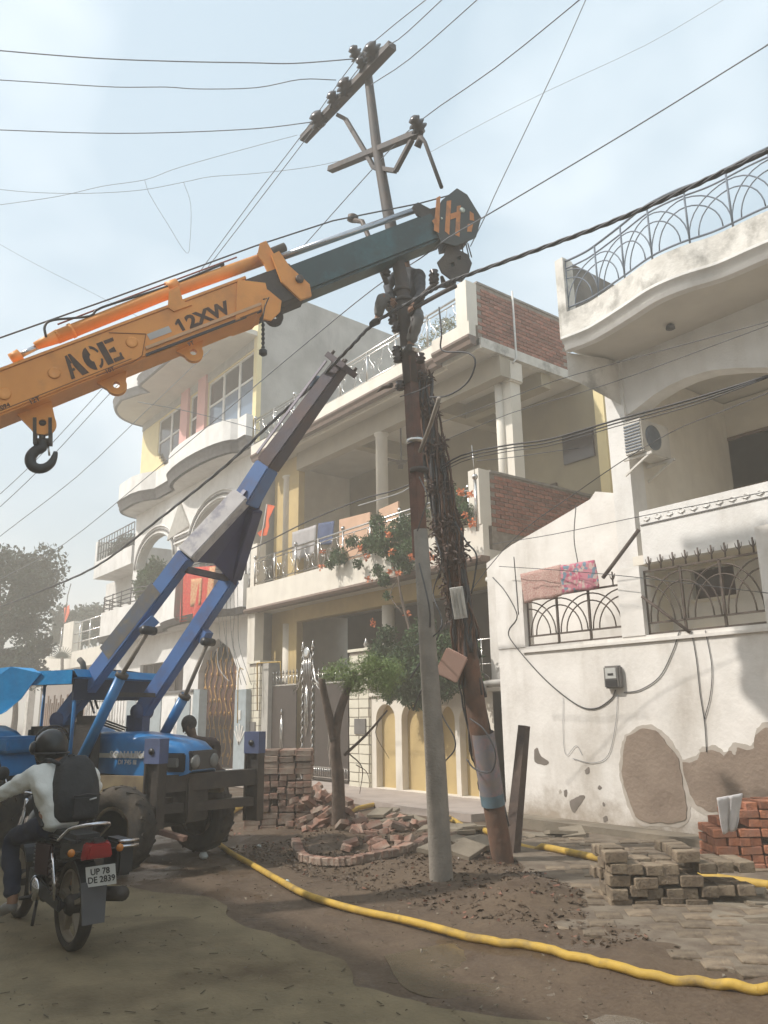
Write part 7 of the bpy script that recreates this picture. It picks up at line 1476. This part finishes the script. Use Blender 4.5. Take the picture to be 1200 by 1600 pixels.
scatter('brick_rubble', 'low spread of brick bits and soil between tree and concrete pole', 'rubble', [(580, 1310), (610, 1300), (640, 1305), (655, 1325), (600, 1330), (560, 1290), (630, 1285)], 60, (.2, .12, .07), OLDB, .2, .09)
scatter('slab_rubble', 'flat broken concrete slabs behind the concrete pole', 'rubble', [(620, 1285), (650, 1300), (720, 1315), (740, 1330), (600, 1275), (715, 1350), (860, 1310), (700, 1290)], 26, (.38, .30, .05), CONC, .16, .07, piece='slab', tilt=.2)
scatter('slab_rubble', 'broken paving slabs under the yellow pipe at the lower right edge', 'rubble', [(1130, 1410), (1180, 1420), (1170, 1445), (1210, 1430)], 10, (.4, .3, .06), CONC, .10, .03, piece='slab', tilt=.12)
# brick ring round the tree pit
t = root('tree_pit_edging', 'curved low brick edging round the street tree pit', 'edging', W(570, 1345, Z=0)); cells = []
rp3 = curve_pts([W(x, y, Z=.0) for x, y in ((462, 1325), (475, 1345), (520, 1352), (570, 1352), (620, 1346), (655, 1335), (672, 1322))], 6)
for z in range(1):
    for i in range(0, len(rp3) - 1):
        p = rp3[i]; d = (rp3[i + 1] - rp3[max(i - 1, 0)]).normalized(); cells.append((p.x, p.y, gheight(p.x, p.y) + .05 + z * .08, (random.uniform(-.08, .08), random.uniform(-.08, .08), math.atan2(d.y, d.x) + random.uniform(-.1, .1))))
pieces(t, 'brick', OLDB, cells, (.22, .11, .078))
# pebbles, litter on the ground: nobody could count them
def grit(name, n, area, s0, s1, mt, seed):
    rr = random.Random(seed); k = MB()
    for _ in range(n):
        x, y = rr.uniform(area[0], area[1]), rr.uniform(area[2], area[3]); s = rr.uniform(s0, s1); z = max(.004, gheight(x, y)) + s * .2
        q = [V((x + rr.uniform(-s, s), y + rr.uniform(-s, s), z + rr.uniform(-s, s) * .6)) for _ in range(5)]; k.add(q, [(0, 1, 2), (0, 2, 3), (0, 3, 1), (4, 2, 1), (4, 3, 2), (4, 1, 3)])
    return struct(k.build(name, mt, None, fixn=False), 'stuff')
grit('earth_clods', 4200, (-9.5, -3.6, 4.7, 7.2), .008, .035, MUD, 1); grit('pebbles', 900, (-12, -2.0, 2.6, 8.6), .006, .022, CONC, 2); grit('brick_chips', 500, (-11, -3.6, 4.6, 8), .010, .035, mat('brick_chip', (.26, .12, .08), (.2, .1, .07)), 3)
grit('road_crumbs', 1400, (-9, -1.5, .6, 4.6), .003, .012, MUD, 4)
k = MB(); rr = random.Random(9)
for _ in range(260):
    x, y = rr.uniform(-8.5, -2), rr.uniform(1.2, 5.2); a = rr.uniform(0, 6.3); l = rr.uniform(.02, .07); k.bar((x, y, .014), (x + l * math.cos(a), y + l * math.sin(a), .016), .006, .004)
struct(k.build('twigs_and_straw', mat('straw', (.07, .055, .035), (.13, .1, .06))), 'stuff')
for (x, y), lb in (((318, 1337), 'crumpled pale plastic scrap behind the far tractor wheel'), ((405, 1322), 'small white stone beside the yellow pipe near the brick stack'), ((448, 1378), 'white pebble in front of the yellow pipe')):
    p = W(x, y, Z=.03); k = MB(); k.ball(p, .055 if x == 318 else .03, 8, (1.2, 1, .7)); o = k.build('scrap' if x == 318 else 'stone', mat('pale_scrap', (.45, .48, .46), (.38, .4, .38), 10)); 
    for v in o.data.vertices: v.co += V([random.uniform(-.008, .008) for _ in range(3)])
    tag(o, lb, 'litter' if x == 318 else 'stone')

# ================================================================== unseen house added behind the camera, its height set to shade the near road
op = root('shade_house', 'plain unseen house added behind the camera to shade the near road', 'house', (-8, -6, 0))
MB().box((-19, -10, 0), (9, -4.6, OPH)).build('wall', CREAM, op)
for fl_ in range(3):
    for i in range(7):
        x = -17.5 + i * 3.8; w_ = MB().box((x, -4.6, 1.2 + fl_ * 3.2), (x + 1.3, -4.56, 2.6 + fl_ * 3.2)).build('window', DGLASS, op); MB().box((x - .1, -4.6, 1.1 + fl_ * 3.2), (x + 1.4, -4.5, 1.2 + fl_ * 3.2)).build('sill', WHITE, w_)

# ================================================================== HAZE
hm_ = bpy.data.materials.new('haze_air'); hm_.use_nodes = True; t = hm_.node_tree; t.nodes.clear(); vo = t.nodes.new('ShaderNodeVolumePrincipled'); oo = t.nodes.new('ShaderNodeOutputMaterial')
vo.inputs['Color'].default_value = (.98, .92, .83, 1); vo.inputs['Density'].default_value = HAZE; vo.inputs['Anisotropy'].default_value = .3; t.links.new(vo.outputs[0], oo.inputs['Volume'])
if HAZE > 0:
    hb2 = MB(); hb2.box((-420, -420, -1.05), (420, 420, 17.5)); ho = hb2.build('haze', hm_); struct(ho, 'stuff')
